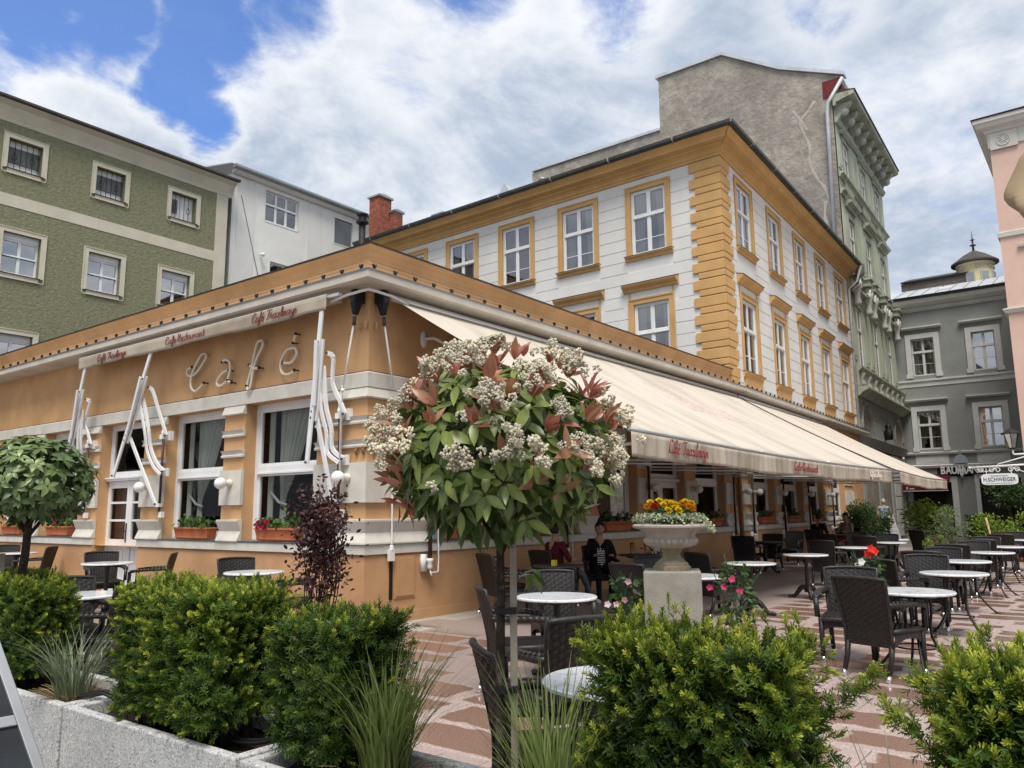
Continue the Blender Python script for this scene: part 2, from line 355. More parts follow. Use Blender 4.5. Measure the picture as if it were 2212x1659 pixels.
class MB:
    """collects polygons; one MB becomes one mesh"""
    def __init__(s): s.v = []; s.f = []; s.m = []; s.cur = 0
    def add(s, vs, fs):
        b = len(s.v); s.v += [tuple(q) for q in vs]; s.f += [tuple(b+i for i in f) for f in fs]; s.m += [s.cur]*len(fs); return s
    def box(s, x0, x1, y0, y1, z0, z1):
        if x0 > x1: x0, x1 = x1, x0
        if y0 > y1: y0, y1 = y1, y0
        if z0 > z1: z0, z1 = z1, z0
        return s.add([(x0, y0, z0), (x1, y0, z0), (x1, y1, z0), (x0, y1, z0), (x0, y0, z1), (x1, y0, z1), (x1, y1, z1), (x0, y1, z1)],
                     [(0, 3, 2, 1), (4, 5, 6, 7), (0, 1, 5, 4), (1, 2, 6, 5), (2, 3, 7, 6), (3, 0, 4, 7)])
    def hexa(s, lo, hi):                   # two quads (bottom ring ccw seen from above, top ring)
        return s.add(list(lo)+list(hi), [(0, 3, 2, 1), (4, 5, 6, 7), (0, 1, 5, 4), (1, 2, 6, 5), (2, 3, 7, 6), (3, 0, 4, 7)])
    def prism(s, prof, s0, s1, k0=0, k1=0):
        """profile of (out, z), extruded along x; ends mitred by k*out; outwards is -y. Profile runs so that it is ccw seen from +x with y=-out"""
        n = len(prof); A = [(s0+k0*o, -o, z) for o, z in prof]; B = [(s1+k1*o, -o, z) for o, z in prof]
        ar = sum(prof[i][0]*prof[(i+1) % n][1]-prof[(i+1) % n][0]*prof[i][1] for i in range(n))
        fs = [(i, (i+1) % n, n+(i+1) % n, n+i) for i in range(n)]; caps = [tuple(range(n))[::-1], tuple(range(n, 2*n))]
        if ar > 0: fs = [f[::-1] for f in fs]; caps = [c[::-1] for c in caps]
        fs = [f[::-1] for f in fs]; caps = [c[::-1] for c in caps]
        return s.add(A+B, fs+caps)
    def tube(s, path, r, n=8, closed=False, cap=True):
        P = [Vector(q) for q in path]; m = len(P); rr = r if isinstance(r, (list, tuple)) else [r]*m
        b = len(s.v); up = None
        for i in range(m):
            a = P[(i-1) % m] if closed or i else P[0]; c = P[(i+1) % m] if closed or i < m-1 else P[-1]
            t = (c-a).normalized()
            if up is None: up = t.orthogonal().normalized()
            up = (up-t*up.dot(t)); up = up.normalized() if up.length > 1e-6 else t.orthogonal().normalized()
            w = t.cross(up)
            for k in range(n):
                an = 2*math.pi*k/n; s.v.append(tuple(P[i]+(up*math.cos(an)+w*math.sin(an))*rr[i]))
        for i in range(m if closed else m-1):
            j = (i+1) % m
            for k in range(n):
                s.f.append((b+i*n+k, b+i*n+(k+1) % n, b+j*n+(k+1) % n, b+j*n+k)); s.m.append(s.cur)
        if cap and not closed:
            s.f.append(tuple(b+k for k in range(n))[::-1]); s.m.append(s.cur)
            s.f.append(tuple(b+(m-1)*n+k for k in range(n))); s.m.append(s.cur)
        return s
    def lathe(s, prof, n=16, c=(0, 0, 0), flute=0, fl=(0, 0)):
        b = len(s.v)
        for i, (r, z) in enumerate(prof):
            for k in range(n):
                an = 2*math.pi*k/n; q = r
                if flute and fl[0] <= i <= fl[1]: q = r*(.93+.09*abs(math.sin(an*flute/2))**.7)
                s.v.append((c[0]+q*math.cos(an), c[1]+q*math.sin(an), c[2]+z))
        for i in range(len(prof)-1):
            for k in range(n):
                s.f.append((b+i*n+k, b+i*n+(k+1) % n, b+(i+1)*n+(k+1) % n, b+(i+1)*n+k)); s.m.append(s.cur)
        s.f.append(tuple(b+k for k in range(n))[::-1]); s.m.append(s.cur)
        s.f.append(tuple(b+(len(prof)-1)*n+k for k in range(n))); s.m.append(s.cur)
        return s
    def ball(s, c, r, n=14, m=9, sq=(1, 1, 1)):
        prof = [(max(1e-4, math.sin(math.pi*i/m))*r, -math.cos(math.pi*i/m)*r) for i in range(m+1)]
        b = len(s.v); s.lathe(prof, n)
        for i in range(b, len(s.v)):
            q = s.v[i]; s.v[i] = (c[0]+q[0]*sq[0], c[1]+q[1]*sq[1], c[2]+q[2]*sq[2])
        return s
    def grid(s, fn, nu, nv):
        b = len(s.v)
        for i in range(nu+1):
            for j in range(nv+1): s.v.append(tuple(fn(i/nu, j/nv)))
        for i in range(nu):
            for j in range(nv):
                a = b+i*(nv+1)+j; s.f.append((a, a+nv+1, a+nv+2, a+1)); s.m.append(s.cur)
        return s
    def quad(s, a, b, c, d): return s.add([a, b, c, d], [(0, 1, 2, 3)])
    def mesh(s, name, mats, smooth=False):
        me = bpy.data.meshes.new(name); me.from_pydata(s.v, [], s.f)
        for m in ([mats] if isinstance(mats, str) else mats): me.materials.append(MT[m])
        if not isinstance(mats, str): me.polygons.foreach_set('material_index', s.m)
        if smooth: me.shade_smooth()
        me.update(); return me
    def obj(s, name, mats, parent=None, M=I4, smooth=False, kind=None, bev=0, solid=0):
        o = link(name, s.mesh(name, mats, smooth), parent, M, kind)
        if smooth == 'auto': o.data.shade_smooth(); o.data.set_sharp_from_angle(angle=R(38))
        if solid: q = o.modifiers.new('solid', 'SOLIDIFY'); q.thickness = solid; q.offset = 0
        if bev: q = o.modifiers.new('bevel', 'BEVEL'); q.width = bev; q.segments = 2; q.limit_method = 'ANGLE'
        return o
def meshnp(name, V, F, mats, tint=None, smooth=False, midx=None):
    """fast mesh from arrays; F is (n,4) or (n,3)"""
    me = bpy.data.meshes.new(name); V = np.asarray(V, np.float32); F = np.asarray(F, np.int32); n, k = F.shape
    me.vertices.add(len(V)); me.vertices.foreach_set('co', V.ravel()); me.loops.add(n*k); me.loops.foreach_set('vertex_index', F.ravel())
    me.polygons.add(n); me.polygons.foreach_set('loop_start', np.arange(0, n*k, k, dtype=np.int32)); me.polygons.foreach_set('loop_total', np.full(n, k, np.int32))
    for m in ([mats] if isinstance(mats, str) else mats): me.materials.append(MT[m])
    if midx is not None: me.polygons.foreach_set('material_index', np.asarray(midx, np.int32))
    if smooth: me.polygons.foreach_set('use_smooth', np.ones(n, bool))
    if tint is not None:
        a = me.attributes.new('tint', 'FLOAT', 'POINT'); a.data.foreach_set('value', np.asarray(tint, np.float32))
    me.update(calc_edges=True); me.validate(); return me
def basis(d, roll=None):
    """(n,3) directions -> (n,3,3) frames whose third column is d"""
    d = d/np.linalg.norm(d, axis=1, keepdims=True)
    a = np.where(np.abs(d[:, 2:3]) > .9, np.array([[1., 0, 0]]), np.array([[0., 0, 1]]))
    x = np.cross(a, d); x /= np.linalg.norm(x, axis=1, keepdims=True); y = np.cross(d, x)
    if roll is not None:
        c, s = np.cos(roll)[:, None], np.sin(roll)[:, None]; x, y = x*c+y*s, y*c-x*s
    return np.stack([x, y, d], 2)
def scatter(tv, tf, pos, frames, scale, tint, ttint=None):
    """copies of a template (tv, tf) as one big vertex/face array"""
    n = len(pos); k = len(tv)
    V = np.einsum('nij,kj->nki', frames, tv)*np.reshape(scale, (n, 1, -1)) + pos[:, None, :]
    F = (tf[None]+(np.arange(n)*k)[:, None, None]).reshape(-1, tf.shape[1])
    t = np.repeat(tint, k).reshape(n, k)
    if ttint is not None: t = np.clip(t+ttint[None], 0, 1)
    return V.reshape(-1, 3), F, t.ravel()
def joinarr(parts):
    V, F, Tn, b = [], [], [], 0
    for v, f, t in parts: V.append(v); F.append(f+b); Tn.append(t); b += len(v)
    return np.concatenate(V), np.concatenate(F), np.concatenate(Tn)
def frame(ox, oy, deg):
    """facade frame: x runs along the wall (to the right seen from outside), -y points outwards"""
    return T(ox, oy, 0, deg)
# ================================================================ the ground
g = MB().box(-60, 400, -400, 400, -.5, -.04).obj('ground', 'ground'); g['kind'] = 'structure'
terrace = MB().box(-4.78, 25, -9.2, -.02, -.3, -.034).box(-4.78, -.02, -.02, 14, -.3, -.034).obj('terrace', 'mortar'); terrace['kind'] = 'structure'
def slab_mesh(lx, ly):
    h, e = .003, .006; x, y = lx/2-.003, ly/2-.003
    b = MB(); b.add([(-x, -y, -.03), (x, -y, -.03), (x, y, -.03), (-x, y, -.03), (-x, -y, -h), (x, -y, -h), (x, y, -h), (-x, y, -h),
                     (-x+e, -y+e, 0), (x-e, -y+e, 0), (x-e, y-e, 0), (-x+e, y-e, 0)],
                    [(0, 1, 5, 4), (1, 2, 6, 5), (2, 3, 7, 6), (3, 0, 4, 7), (4, 5, 9, 8), (5, 6, 10, 9), (6, 7, 11, 10), (7, 4, 8, 11), (8, 9, 10, 11)])
    return b.mesh('paving_slab', 'paving')
SLAB = slab_mesh(.5, 1.0)
spots = []
for i in range(-10, 50):
    off = random.choice((0, .33, .5, .66)) + random.uniform(-.06, .06)
    for j in range(-10, 14):
        x, y = i*.5+.25, j*1.0+.5+off
        if y > -.5 and x > -.25: continue
        if y+.5 > 13.8 or x < -4.6 or y < -9: continue
        spots.append((x, y))
def in_view(x, y, z=0, mx=40):
    d = Vector((x, y, z))-CAM; D = d.dot(_f)
    if D < .3: return None
    u, v = 1106+1713.23*d.dot(_r)/D, 829.5-1713.23*d.dot(_u)/D
    return D if -mx < u < 2212+mx and -mx < v < 1659+mx else None
near = sorted((in_view(x, y, 0, 150) or 1e3+math.hypot(x-CAM.x, y-CAM.y), x, y) for x, y in spots)
for k, (d, x, y) in enumerate(near[:300]):
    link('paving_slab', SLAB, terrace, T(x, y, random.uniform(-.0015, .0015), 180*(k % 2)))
rest = near[300:]
def slab_mass(L, nm):
    V0 = np.array([v.co[:] for v in SLAB.vertices]); F0 = np.array([list(p.vertices) for p in SLAB.polygons])
    V = (V0[None]+np.array([[x, y, 0] for _, x, y in L])[:, None]).reshape(-1, 3); F = (F0[None]+(np.arange(len(L))*len(V0))[:, None, None]).reshape(-1, 4)
    link(nm, meshnp(nm, V, F, 'paving_far'), terrace, kind='stuff')
mat('paving_far', (.34, .275, .245), .5, .2, 5, .1, 100, .4, dark=(.20, .14, .11), dscale=(2, .6, 1), dth=(.45, .6), damt=.5)
slab_mass(rest, 'far_paving_slabs')

# ================================================================ facade kit
def wall_skin(mb, s0, s1, z0, z1, holes, depth=.2, out=0.):
    """front skin with openings and their reveals; holes are (s0, s1, z0, z1)"""
    ss = sorted({s0, s1, *[h[0] for h in holes], *[h[1] for h in holes]}); zs = sorted({z0, z1, *[h[2] for h in holes], *[h[3] for h in holes]})
    ss = [q for q in ss if s0 <= q <= s1]; zs = [q for q in zs if z0 <= q <= z1]
    y = -out
    for a, b in zip(ss, ss[1:]):
        for c, d in zip(zs, zs[1:]):
            m, n = (a+b)/2, (c+d)/2
            if any(h[0] < m < h[1] and h[2] < n < h[3] for h in holes): continue
            mb.quad((a, y, c), (b, y, c), (b, y, d), (a, y, d))
    for a, b, c, d in holes:
        mb.quad((a, y, c), (a, y, d), (a, y+depth, d), (a, y+depth, c)); mb.quad((b, y, c), (b, y+depth, c), (b, y+depth, d), (b, y, d))
        mb.quad((a, y, d), (b, y, d), (b, y+depth, d), (a, y+depth, d)); mb.quad((a, y, c), (a, y+depth, c), (b, y+depth, c), (b, y, c))
    return mb
CACHE = {}
def cached(key, fn):
    if key not in CACHE: CACHE[key] = fn()
    return CACHE[key]
def window(parent, F, s0, s1, z0, z1, y, cols=2, rows=(.36,), barz=(), mat_='paint_white', glass='glass_far', fr=.07, mid=.08, inner=.035, room='room_dark', depth=.7, curtains=0, name='window', rmat=None):
    """casement window in an opening: one frame mesh with a pane per light; rows = transom heights as fraction from the top;
    barz = thin glazing bars (fraction of height from the top). Sits at depth y behind the wall face."""
    w, h = s1-s0, z1-z0
    key = ('win', round(w, 3), round(h, 3), cols, rows, barz, mat_, fr, mid)
    zs = [h]+[h*(1-r) for r in rows]+[0]
    def build():
        b = MB()
        b.box(0, fr, 0, .07, 0, h).box(w-fr, w, 0, .07, 0, h).box(fr, w-fr, 0, .07, h-fr, h).box(fr, w-fr, 0, .07, 0, fr)
        for r in rows: b.box(fr, w-fr, -.012, .068, h*(1-r)-mid/2, h*(1-r)+mid/2).box(fr, w-fr, -.03, .05, h*(1-r)-mid/2-.012, h*(1-r)-mid/2+.012)
        cw = (w-2*fr)/cols
        for a, c in zip(zs, zs[1:]):
            lo = c+(fr if c == 0 else mid/2); hi = a-(fr if a == h else mid/2)
            for k in range(1, cols): b.box(fr+k*cw-.032, fr+k*cw+.032, .004, .064, lo, hi)
            for k in range(cols):
                x0 = fr+k*cw+(.032 if k else 0); x1 = fr+(k+1)*cw-(.032 if k < cols-1 else 0)
                b.box(x0, x0+inner, .012, .056, lo, hi).box(x1-inner, x1, .012, .056, lo, hi).box(x0+inner, x1-inner, .012, .056, lo, lo+inner).box(x0+inner, x1-inner, .012, .056, hi-inner, hi)
                for q in barz:
                    zb = h*(1-q)
                    if lo+.08 < zb < hi-.08: b.box(x0+inner, x1-inner, .02, .05, zb-.012, zb+.012)
        return b.mesh(name, mat_)
    M = F @ Matrix.Translation((s0, y, z0))
    o = link(name, cached(key, build), parent, M)
    cw = (w-2*fr)/cols
    for i, (a, c) in enumerate(zip(zs, zs[1:])):
        lo = c+(fr if c == 0 else mid/2)+inner; hi = a-(fr if a == h else mid/2)-inner
        cuts = sorted([hi, lo]+[h*(1-q) for q in barz if lo+.08 < h*(1-q) < hi-.08])
        for k in range(cols):
            x0 = fr+k*cw+(.032 if k else 0)+inner; x1 = fr+(k+1)*cw-(.032 if k < cols-1 else 0)-inner
            for z_0, z_1 in zip(cuts, cuts[1:]):
                pm = cached(('pane', round(x1-x0, 3), round(z_1-z_0, 3), glass), lambda: MB().quad((0, 0, 0), (x1-x0, 0, 0), (x1-x0, 0, z_1-z_0), (0, 0, z_1-z_0)).mesh('pane', glass))
                link('pane', pm, o, M @ Matrix.Translation((x0, .034+.0007*(i+k), z_0)))
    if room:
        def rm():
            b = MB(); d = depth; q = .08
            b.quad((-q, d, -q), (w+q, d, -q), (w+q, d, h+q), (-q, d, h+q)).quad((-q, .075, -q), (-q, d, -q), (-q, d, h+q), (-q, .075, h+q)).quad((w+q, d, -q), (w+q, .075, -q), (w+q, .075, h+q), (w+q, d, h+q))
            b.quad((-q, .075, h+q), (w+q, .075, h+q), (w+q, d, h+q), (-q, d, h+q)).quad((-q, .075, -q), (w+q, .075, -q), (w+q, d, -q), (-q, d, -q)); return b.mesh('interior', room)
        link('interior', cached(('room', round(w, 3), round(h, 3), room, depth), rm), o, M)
    if curtains:
        def cu():
            b = MB(); cv = w*(.12, .22, .32, .42)[cvar]
            for x0, sg in ((.05, 1), (w-.05, -1)):
                b.grid(lambda u, v: (x0+sg*(u*cv*(.75+.25*v)), .14+.022*math.sin(u*38+v*2), .04+v*(h-.08)), 26, 4)
            return b.mesh('curtain', curtains, True)
        cvar = random.randrange(4); link('curtain', cached(('cur', round(w, 3), round(h, 3), curtains, cvar), cu), o, M)
    return o
def plain(name, parent, F, mats, fn, **k):
    b = MB(); fn(b); return b.obj(name, mats, parent, F, **k)
def rect_frame(b, s0, s1, z0, z1, w, y0, y1, bottom=True):
    b.box(s0-w, s0, y0, y1, z0, z1+w).box(s1, s1+w, y0, y1, z0, z1+w).box(s0, s1, y0, y1, z1, z1+w)
    if bottom: b.box(s0, s1, y0, y1, z0-w, z0)
    return b

# ================================================================ the cafe pavilion
cafe = thing('cafe_pavilion', 'single storey orange cafe pavilion with white bands and wide eaves', 'cafe', T(0, 0))
FL = frame(0, 0, -90)      # left facade: x = -Y, faces -X
FR = frame(0, 0, 0)        # right facade along the terrace
LOP = [(-2.80, -1.03), (-5.11, -3.35), (-7.49, -5.84), (-9.96, -8.23), (-12.2, -10.45)]
ROP = [(1.15, 2.93), (3.5, 5.25), (5.85, 7.57), (8.19, 9.88), (10.46, 12.23)]
LDOOR, RDOOR = 2, 3
Z0, Z1 = 1.03, 3.165
def holes(ops, door): return [(a, b, .02 if i == door else Z0, Z1) for i, (a, b) in enumerate(ops)]
WL, WR = -14., 12.95
plain('wall', cafe, FL, 'orange', lambda b: wall_skin(b, WL, 0, .893, 4.6, [(a, b_, max(z, .893), t) for a, b_, z, t in holes(LOP, LDOOR)]))
plain('wall', cafe, FR, 'orange', lambda b: wall_skin(b, 0, WR, .893, 4.6, [(a, b_, max(z, .893), t) for a, b_, z, t in holes(ROP, RDOOR)]))
def plinth(F, s0, s1, k0, k1, ops, door):
    d = ops[door]; b = MB(); prof = [(-.2, .0), (.03, .0), (.03, .86), (.0, .893), (-.2, .893)]
    b.prism([(-.2, .1), (.03, .1), (.03, .86), (.0, .893), (-.2, .893)], s0, d[0], k0, 0).prism([(-.2, .1), (.03, .1), (.03, .86), (.0, .893), (-.2, .893)], d[1], s1, 0, k1)
    b.prism([(-.2, -.04), (.045, -.04), (.045, .10), (-.2, .10)], s0, d[0], k0, 0).prism([(-.2, -.04), (.045, -.04), (.045, .10), (-.2, .10)], d[1], s1, 0, k1)
    b.obj('plinth', 'orange_low', cafe, F)
plinth(FL, WL, 0, 0, 1, LOP, LDOOR); plinth(FR, 0, WR, -1, 0, ROP, RDOOR)
BANDS = {'sill_band': [(0., .893), (.045, .893), (.06, .90), (.06, 1.0), (.045, 1.025), (0., 1.03)],
         'lintel_band': [(0., Z1), (.035, Z1), (.035, 3.36), (.02, 3.38), (0., 3.38)]}
def bands(F, s0, s1, k0, k1, door=None):
    for nm, pr in BANDS.items():
        segs = [(s0, s1, k0, k1)]
        if nm == 'sill_band' and door: segs = [(s0, door[0], k0, 0), (door[1], s1, 0, k1)]
        for a in segs: MB().prism(pr, *a).obj(nm, 'stone_white', cafe, F)
bands(FL, WL, 0, 0, 1, LOP[LDOOR]); bands(FR, 0, WR, -1, 0, ROP[RDOOR])
# red shadow joint above the lintel band
mat('joint_red', (.13, .03, .02), .9)
MB().box(WL, 0, -.012, 0, 3.381, 3.393).obj('joint_strip', 'joint_red', cafe, FL)
MB().box(0, WR, -.012, 0, 3.381, 3.393).obj('joint_strip', 'joint_red', cafe, FR)
PIER = [('pier_base', [(0, 1.031), (.085, 1.031), (.085, 1.05), (.02, 1.185), (.085, 1.335), (.085, 1.36), (.05, 1.365), (0, 1.365)]),
        ('pier_plate', [(0, 1.588), (.055, 1.588), (.055, 2.13), (0, 2.13)]),
        ('pier_moulding', [(0, 2.335), (.05, 2.335), (.055, 2.36), (.035, 2.385), (.045, 2.42), (.07, 2.445), (0, 2.45)]),
        ('pier_moulding', [(0, 2.66), (.05, 2.66), (.055, 2.685), (.035, 2.71), (.045, 2.74), (.07, 2.765), (0, 2.77)]),
        ('pier_cap', [(0, 3.01), (.06, 3.01), (.075, 3.025), (.02, 3.164), (0, 3.164)])]
def pier(parent, F, s0, s1, k0=0, k1=0):
    p0 = MB().prism([(0, 1.0305), (.012, 1.0305), (.012, 3.1645), (0, 3.1645)], s0, s1, k0, k1).obj('pier', 'orange', parent, F)
    for nm, pr in PIER: MB().prism(pr, s0+(0 if k0 else -.012), s1+(0 if k1 else .012), k0, k1).obj(nm, 'stone_white', p0, F)
for a, b in [(-1.03, 0)]: pier(cafe, FL, a, b, 0, 1)
for a, b in [(-3.35, -2.80), (-5.84, -5.11), (-8.23, -7.49), (-10.45, -9.96)]: pier(cafe, FL, a, b)
pier(cafe, FR, 0, 1.15, -1, 0)
for a, b in [(2.93, 3.5), (5.25, 5.85), (7.57, 8.19), (9.88, 10.46), (12.23, 12.8)]: pier(cafe, FR, a, b)
# eaves and parapet
EAVE = [(0, 4.53), (.40, 4.53), (.445, 4.55), (.45, 4.655), (.40, 4.665), (0, 4.80)]
GUT = [(.40, 4.667), (.462, 4.650), (.468, 4.668), (.42, 4.685)]
PARA = [(-.3, 4.80), (.01, 4.80), (.01, 5.02), (.03, 5.04), (.05, 5.10), (.11, 5.14), (.11, 5.17), (-.3, 5.18)]
CAP = [(-.3, 5.182), (.125, 5.172), (.135, 5.187), (-.3, 5.2)]
for nm, pr, mt in (('eave', EAVE, 'soffit'), ('eave_flashing', GUT, 'zinc'), ('parapet', PARA, 'orange'), ('parapet_cap', CAP, 'metal_dark')):
    MB().prism(pr, WL, 0, 0, 1).obj(nm, mt, cafe, FL); MB().prism(pr, 0, WR, -1, 0).obj(nm, mt, cafe, FR)
MB().box(.3, WR, .3, 14, 4.9, 5.0).obj('roof', 'roof_dark', cafe)
MB().box(.25, .3, 12.9, 14, 0, 4.9).box(.3, 12.95, 13.95, 14, 0, 4.9).box(7.9, 8.0, .9, 14, 0, 4.9).box(.0, 12.95, 13.9, 13.95, 0, 5.).obj('back_wall', 'room', cafe)
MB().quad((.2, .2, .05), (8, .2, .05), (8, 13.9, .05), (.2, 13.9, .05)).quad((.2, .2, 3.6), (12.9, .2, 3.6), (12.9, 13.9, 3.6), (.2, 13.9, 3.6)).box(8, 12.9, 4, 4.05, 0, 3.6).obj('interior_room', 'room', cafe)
# bird wires on the eaves
clip = MB().box(-.006, .006, -.02, .02, 0, .03).hexa([(-.012, -.02, .03), (.012, -.02, .03), (.012, .02, .03), (-.012, .02, .03)], [(-.035, -.012, .075), (-.02, -.012, .08), (-.02, .012, .08), (-.035, .012, .075)]).hexa([(-.012, -.02, .03), (.012, -.02, .03), (.012, .02, .03), (-.012, .02, .03)], [(.02, -.012, .08), (.035, -.012, .075), (.035, .012, .075), (.02, .012, .08)]).mesh('wire_clip', 'iron')
for k in range(36): link('wire_clip', clip, cafe, FL @ Matrix.Translation((.27-.39*k, -.41, 4.672)))
for k in range(34): link('wire_clip', clip, cafe, FR @ Matrix.Translation((-.3+.39*k, -.41, 4.672)))
for F, a, b in ((FL, -14, .3), (FR, -.4, 13)):
    MB().tube([(a, -.405, 4.735), (b, -.405, 4.735)], .0022, 5).tube([(a, -.40, 4.79), (b, -.40, 4.79)], .0022, 5).obj('bird_wire', 'brown_metal', cafe, F)
# windows and doors
def cafe_window(parent, F, s0, s1, k=0):
    o = window(parent, F, s0, s1, Z0+.02, Z1, .20, cols=1, rows=(.49,), fr=.085, mid=.11, inner=.045, glass='glass', room=None)
    w = s1-s0
    sill = MB().prism([(-.19, 1.032), (.075, 1.032), (.075, 1.042), (-.19, 1.052)], s0-.04, s1+.04).obj('window_sill', 'slate', o, F)
    b = MB()          # tied curtain
    def fn(u, v):     # v from the bottom to the top
        z = .06+v*1.95; pinch = math.exp(-((z-.55)/.33)**2); spread = .22+.50*max(0, (z-.55)/1.4)**1.1*w*.62 if z > .55 else .22+.10*(.55-z)
        x = .22*w+(.02+u*spread*(1-.55*pinch))+.04*pinch
        return (x, .17+.025*math.sin(u*46)*(1-.5*pinch)+.02*math.sin(u*9), z)
    b.grid(fn, 60, 22)
    b.grid(lambda u, v: (.10*w+u*.07*w, .13+.02*math.sin(u*20), .04+v*1.98), 12, 2)
    b.obj('curtain', 'curtain', o, F @ Matrix.Translation((s0, .20, Z0+.02)), True)
    MB().tube([(s0+.17*w, .30, 1.78), (s0+.27*w, .33, 1.62), (s0+.36*w, .36, 1.58)], .022, 6).obj('curtain_tie', 'curtain', o, F)
    return o
for i, (a, b) in enumerate(LOP):
    if i != LDOOR: cafe_window(cafe, FL, a, b)
for i, (a, b) in enumerate(ROP):
    if i != RDOOR: cafe_window(cafe, FR, a, b)
def cafe_door(F, s0, s1):
    fanz = 2.16
    w = window(cafe, F, s0, s1, fanz, Z1, .20, cols=1, rows=(), fr=.075, inner=.03, glass='glass', room=None, name='fanlight')
    MB().box(s0-.02, s1+.02, .13, .27, fanz-.07, fanz-.002).box(s0-.03, s1+.03, .11, .27, fanz-.03, fanz-.004).obj('transom', 'paint_white', cafe, F)
    m = (s0+s1)/2
    for x0, x1, sg in ((s0, m-.003, 1), (m+.003, s1, -1)):
        b = MB(); y0, y1 = .20, .25; h = fanz-.075
        st = .10; b.box(x0, x0+st, y0, y1, .02, h).box(x1-st, x1, y0, y1, .02, h).box(x0+st, x1-st, y0, y1, h-.13, h).box(x0+st, x1-st, y0, y1, .02, .16).box(x0+st, x1-st, y0, y1, .86, 1.0)
        gz = [1.0, 1.35, 1.68, h-.13]
        for q in gz[1:-1]: b.box(x0+st, x1-st, y0+.01, y1-.01, q-.02, q+.02)
        b.box(x0+st, x1-st, .225, .235, .16, .86).box(x0+st+.05, x1-st-.05, .212, .226, .21, .81)
        d = b.obj('door_leaf', 'paint_white', cafe, F)
        for a, c in zip(gz, gz[1:]): MB().quad((x0+st, .226, a+.02), (x1-st, .226, a+.02), (x1-st, .226, c-.02), (x0+st, .226, c-.02)).obj('pane', 'glass', d, F)
        if sg == 1: MB().box(x1-.07, x1-.03, .19, .2, .95, 1.30).tube([(x1-.05, .19, 1.15), (x1-.05, .14, 1.15), (x1-.16, .14, 1.15)], .01, 6).obj('handle', 'brown_metal', d, F)
        MB().box(x0+.08, x1-.08, .32, .34, .9, 2.0).obj('inner_panel', 'wood_inside', d, F)
cafe_door(FL, *LOP[LDOOR]); cafe_door(FR, *ROP[RDOOR])
for F, a in ((FL, -2.35), (FL, -4.25), (FR, 4.2)):
    l = MB().tube([(a, 1.3, 3.6), (a, 1.3, 2.86)], .008, 5).lathe([(.02, 2.88), (.09, 2.82), (.10, 2.79), (.02, 2.85)], 10, (a, 1.3, 0)).obj('pendant_lamp', 'brown_metal', None, F)
    tag(l, 'small pendant lamp glowing inside the cafe window ' + {-2.35: 'nearest the corner', -4.25: 'next to the white door', 4.2: 'under the terrace awning'}[a], 'lamp', 'pendant lamps inside the cafe')
    MB().ball((a, 1.3, 2.79), .035, 8, 6).obj('lit_bulb', 'bulb', l, F)
# small things on the walls
MB().box(-.51, -.295, -.012, 0, 3.96, 4.25).box(-.485, -.33, -.017, -.012, 4.13, 4.2).obj('meter_cover', 'orange', cafe, FL)
MB().box(.515, .915, -.045, -.028, .285, .86).obj('hatch_frame', 'orange_low', cafe, FR)
MB().box(.545, .885, -.056, -.045, .315, .83).obj('hatch_door', 'orange_low', cafe, FR)
MB().box(.425, .475, -.05, -.028, .28, .9).obj('cable_chase', 'cable', cafe, FR)
junction = tag(MB().box(.36, .45, -.11, -.06, .80, .95).lathe([(.035, .95), (.03, 1.0), (.015, 1.02)], 10, (.41, -.085, 0)).tube([(.40, -.10, 1.02), (.385, -.1, 2.9)], .012, 6).obj('junction_box', 'enamel', None, FR), 'old white cable box with conduit beside the orange wall hatch', 'junction box')
for q in ((.45, 0), (.30, 0)): pass
for dx_, F, s_ in ((-.16, FL, 1), (-.02, FL, 1), (.10, FR, 1)):
    for zc in (4.02, 2.28):
        MB().tube([(dx_, -.03, zc-.05), (dx_-.01, -.055, zc), (dx_+.012, -.045, zc+.05)], .016, 6).ball((dx_, -.05, zc+.05), .02, 8, 6).obj('cleat', 'orange' if zc > 3 else 'pipe_orange', cafe, F, True)
# the tube lettering over the left windows
sign = thing('neon_sign', 'large cream tube lettering reading Café on the orange wall', 'sign', FL @ Matrix.Translation((-2.9, 0, 3.4)))
GL = {'letter_C': [[(4.31, 3.93), (4.42, 3.91), (4.46, 3.84), (4.37, 3.78), (4.2, 3.8), (4.04, 3.91), (3.91, 4.03), (3.9, 4.1), (3.99, 4.12), (4.1, 4.06), (4.25, 3.88), (4.32, 3.72), (4.3, 3.58), (4.18, 3.5), (4.05, 3.54), (3.92, 3.62)]],
      'letter_a': [[(3.41, 3.91), (3.34, 3.94), (3.22, 3.9), (3.18, 3.81), (3.2, 3.68), (3.23, 3.58), (3.12, 3.54)], [(3.21, 3.75), (3.34, 3.74), (3.47, 3.67), (3.54, 3.58), (3.48, 3.52), (3.37, 3.53), (3.23, 3.59)]],
      'letter_f': [[(2.7, 3.44), (2.67, 3.38), (2.62, 3.4), (2.59, 3.48), (2.55, 3.68), (2.45, 3.88), (2.34, 4.02), (2.33, 4.11), (2.39, 4.13), (2.48, 4.09), (2.53, 3.94), (2.6, 3.69), (2.67, 3.52), (2.7, 3.44)], [(2.66, 3.77), (2.53, 3.7), (2.4, 3.7)]],
      'letter_e': [[(1.8, 3.7), (1.61, 3.68), (1.5, 3.76), (1.48, 3.84), (1.56, 3.9), (1.72, 3.88), (1.83, 3.77), (1.86, 3.65), (1.81, 3.55), (1.7, 3.51), (1.58, 3.52), (1.52, 3.56)], [(1.57, 3.98), (1.51, 4.11)]]}
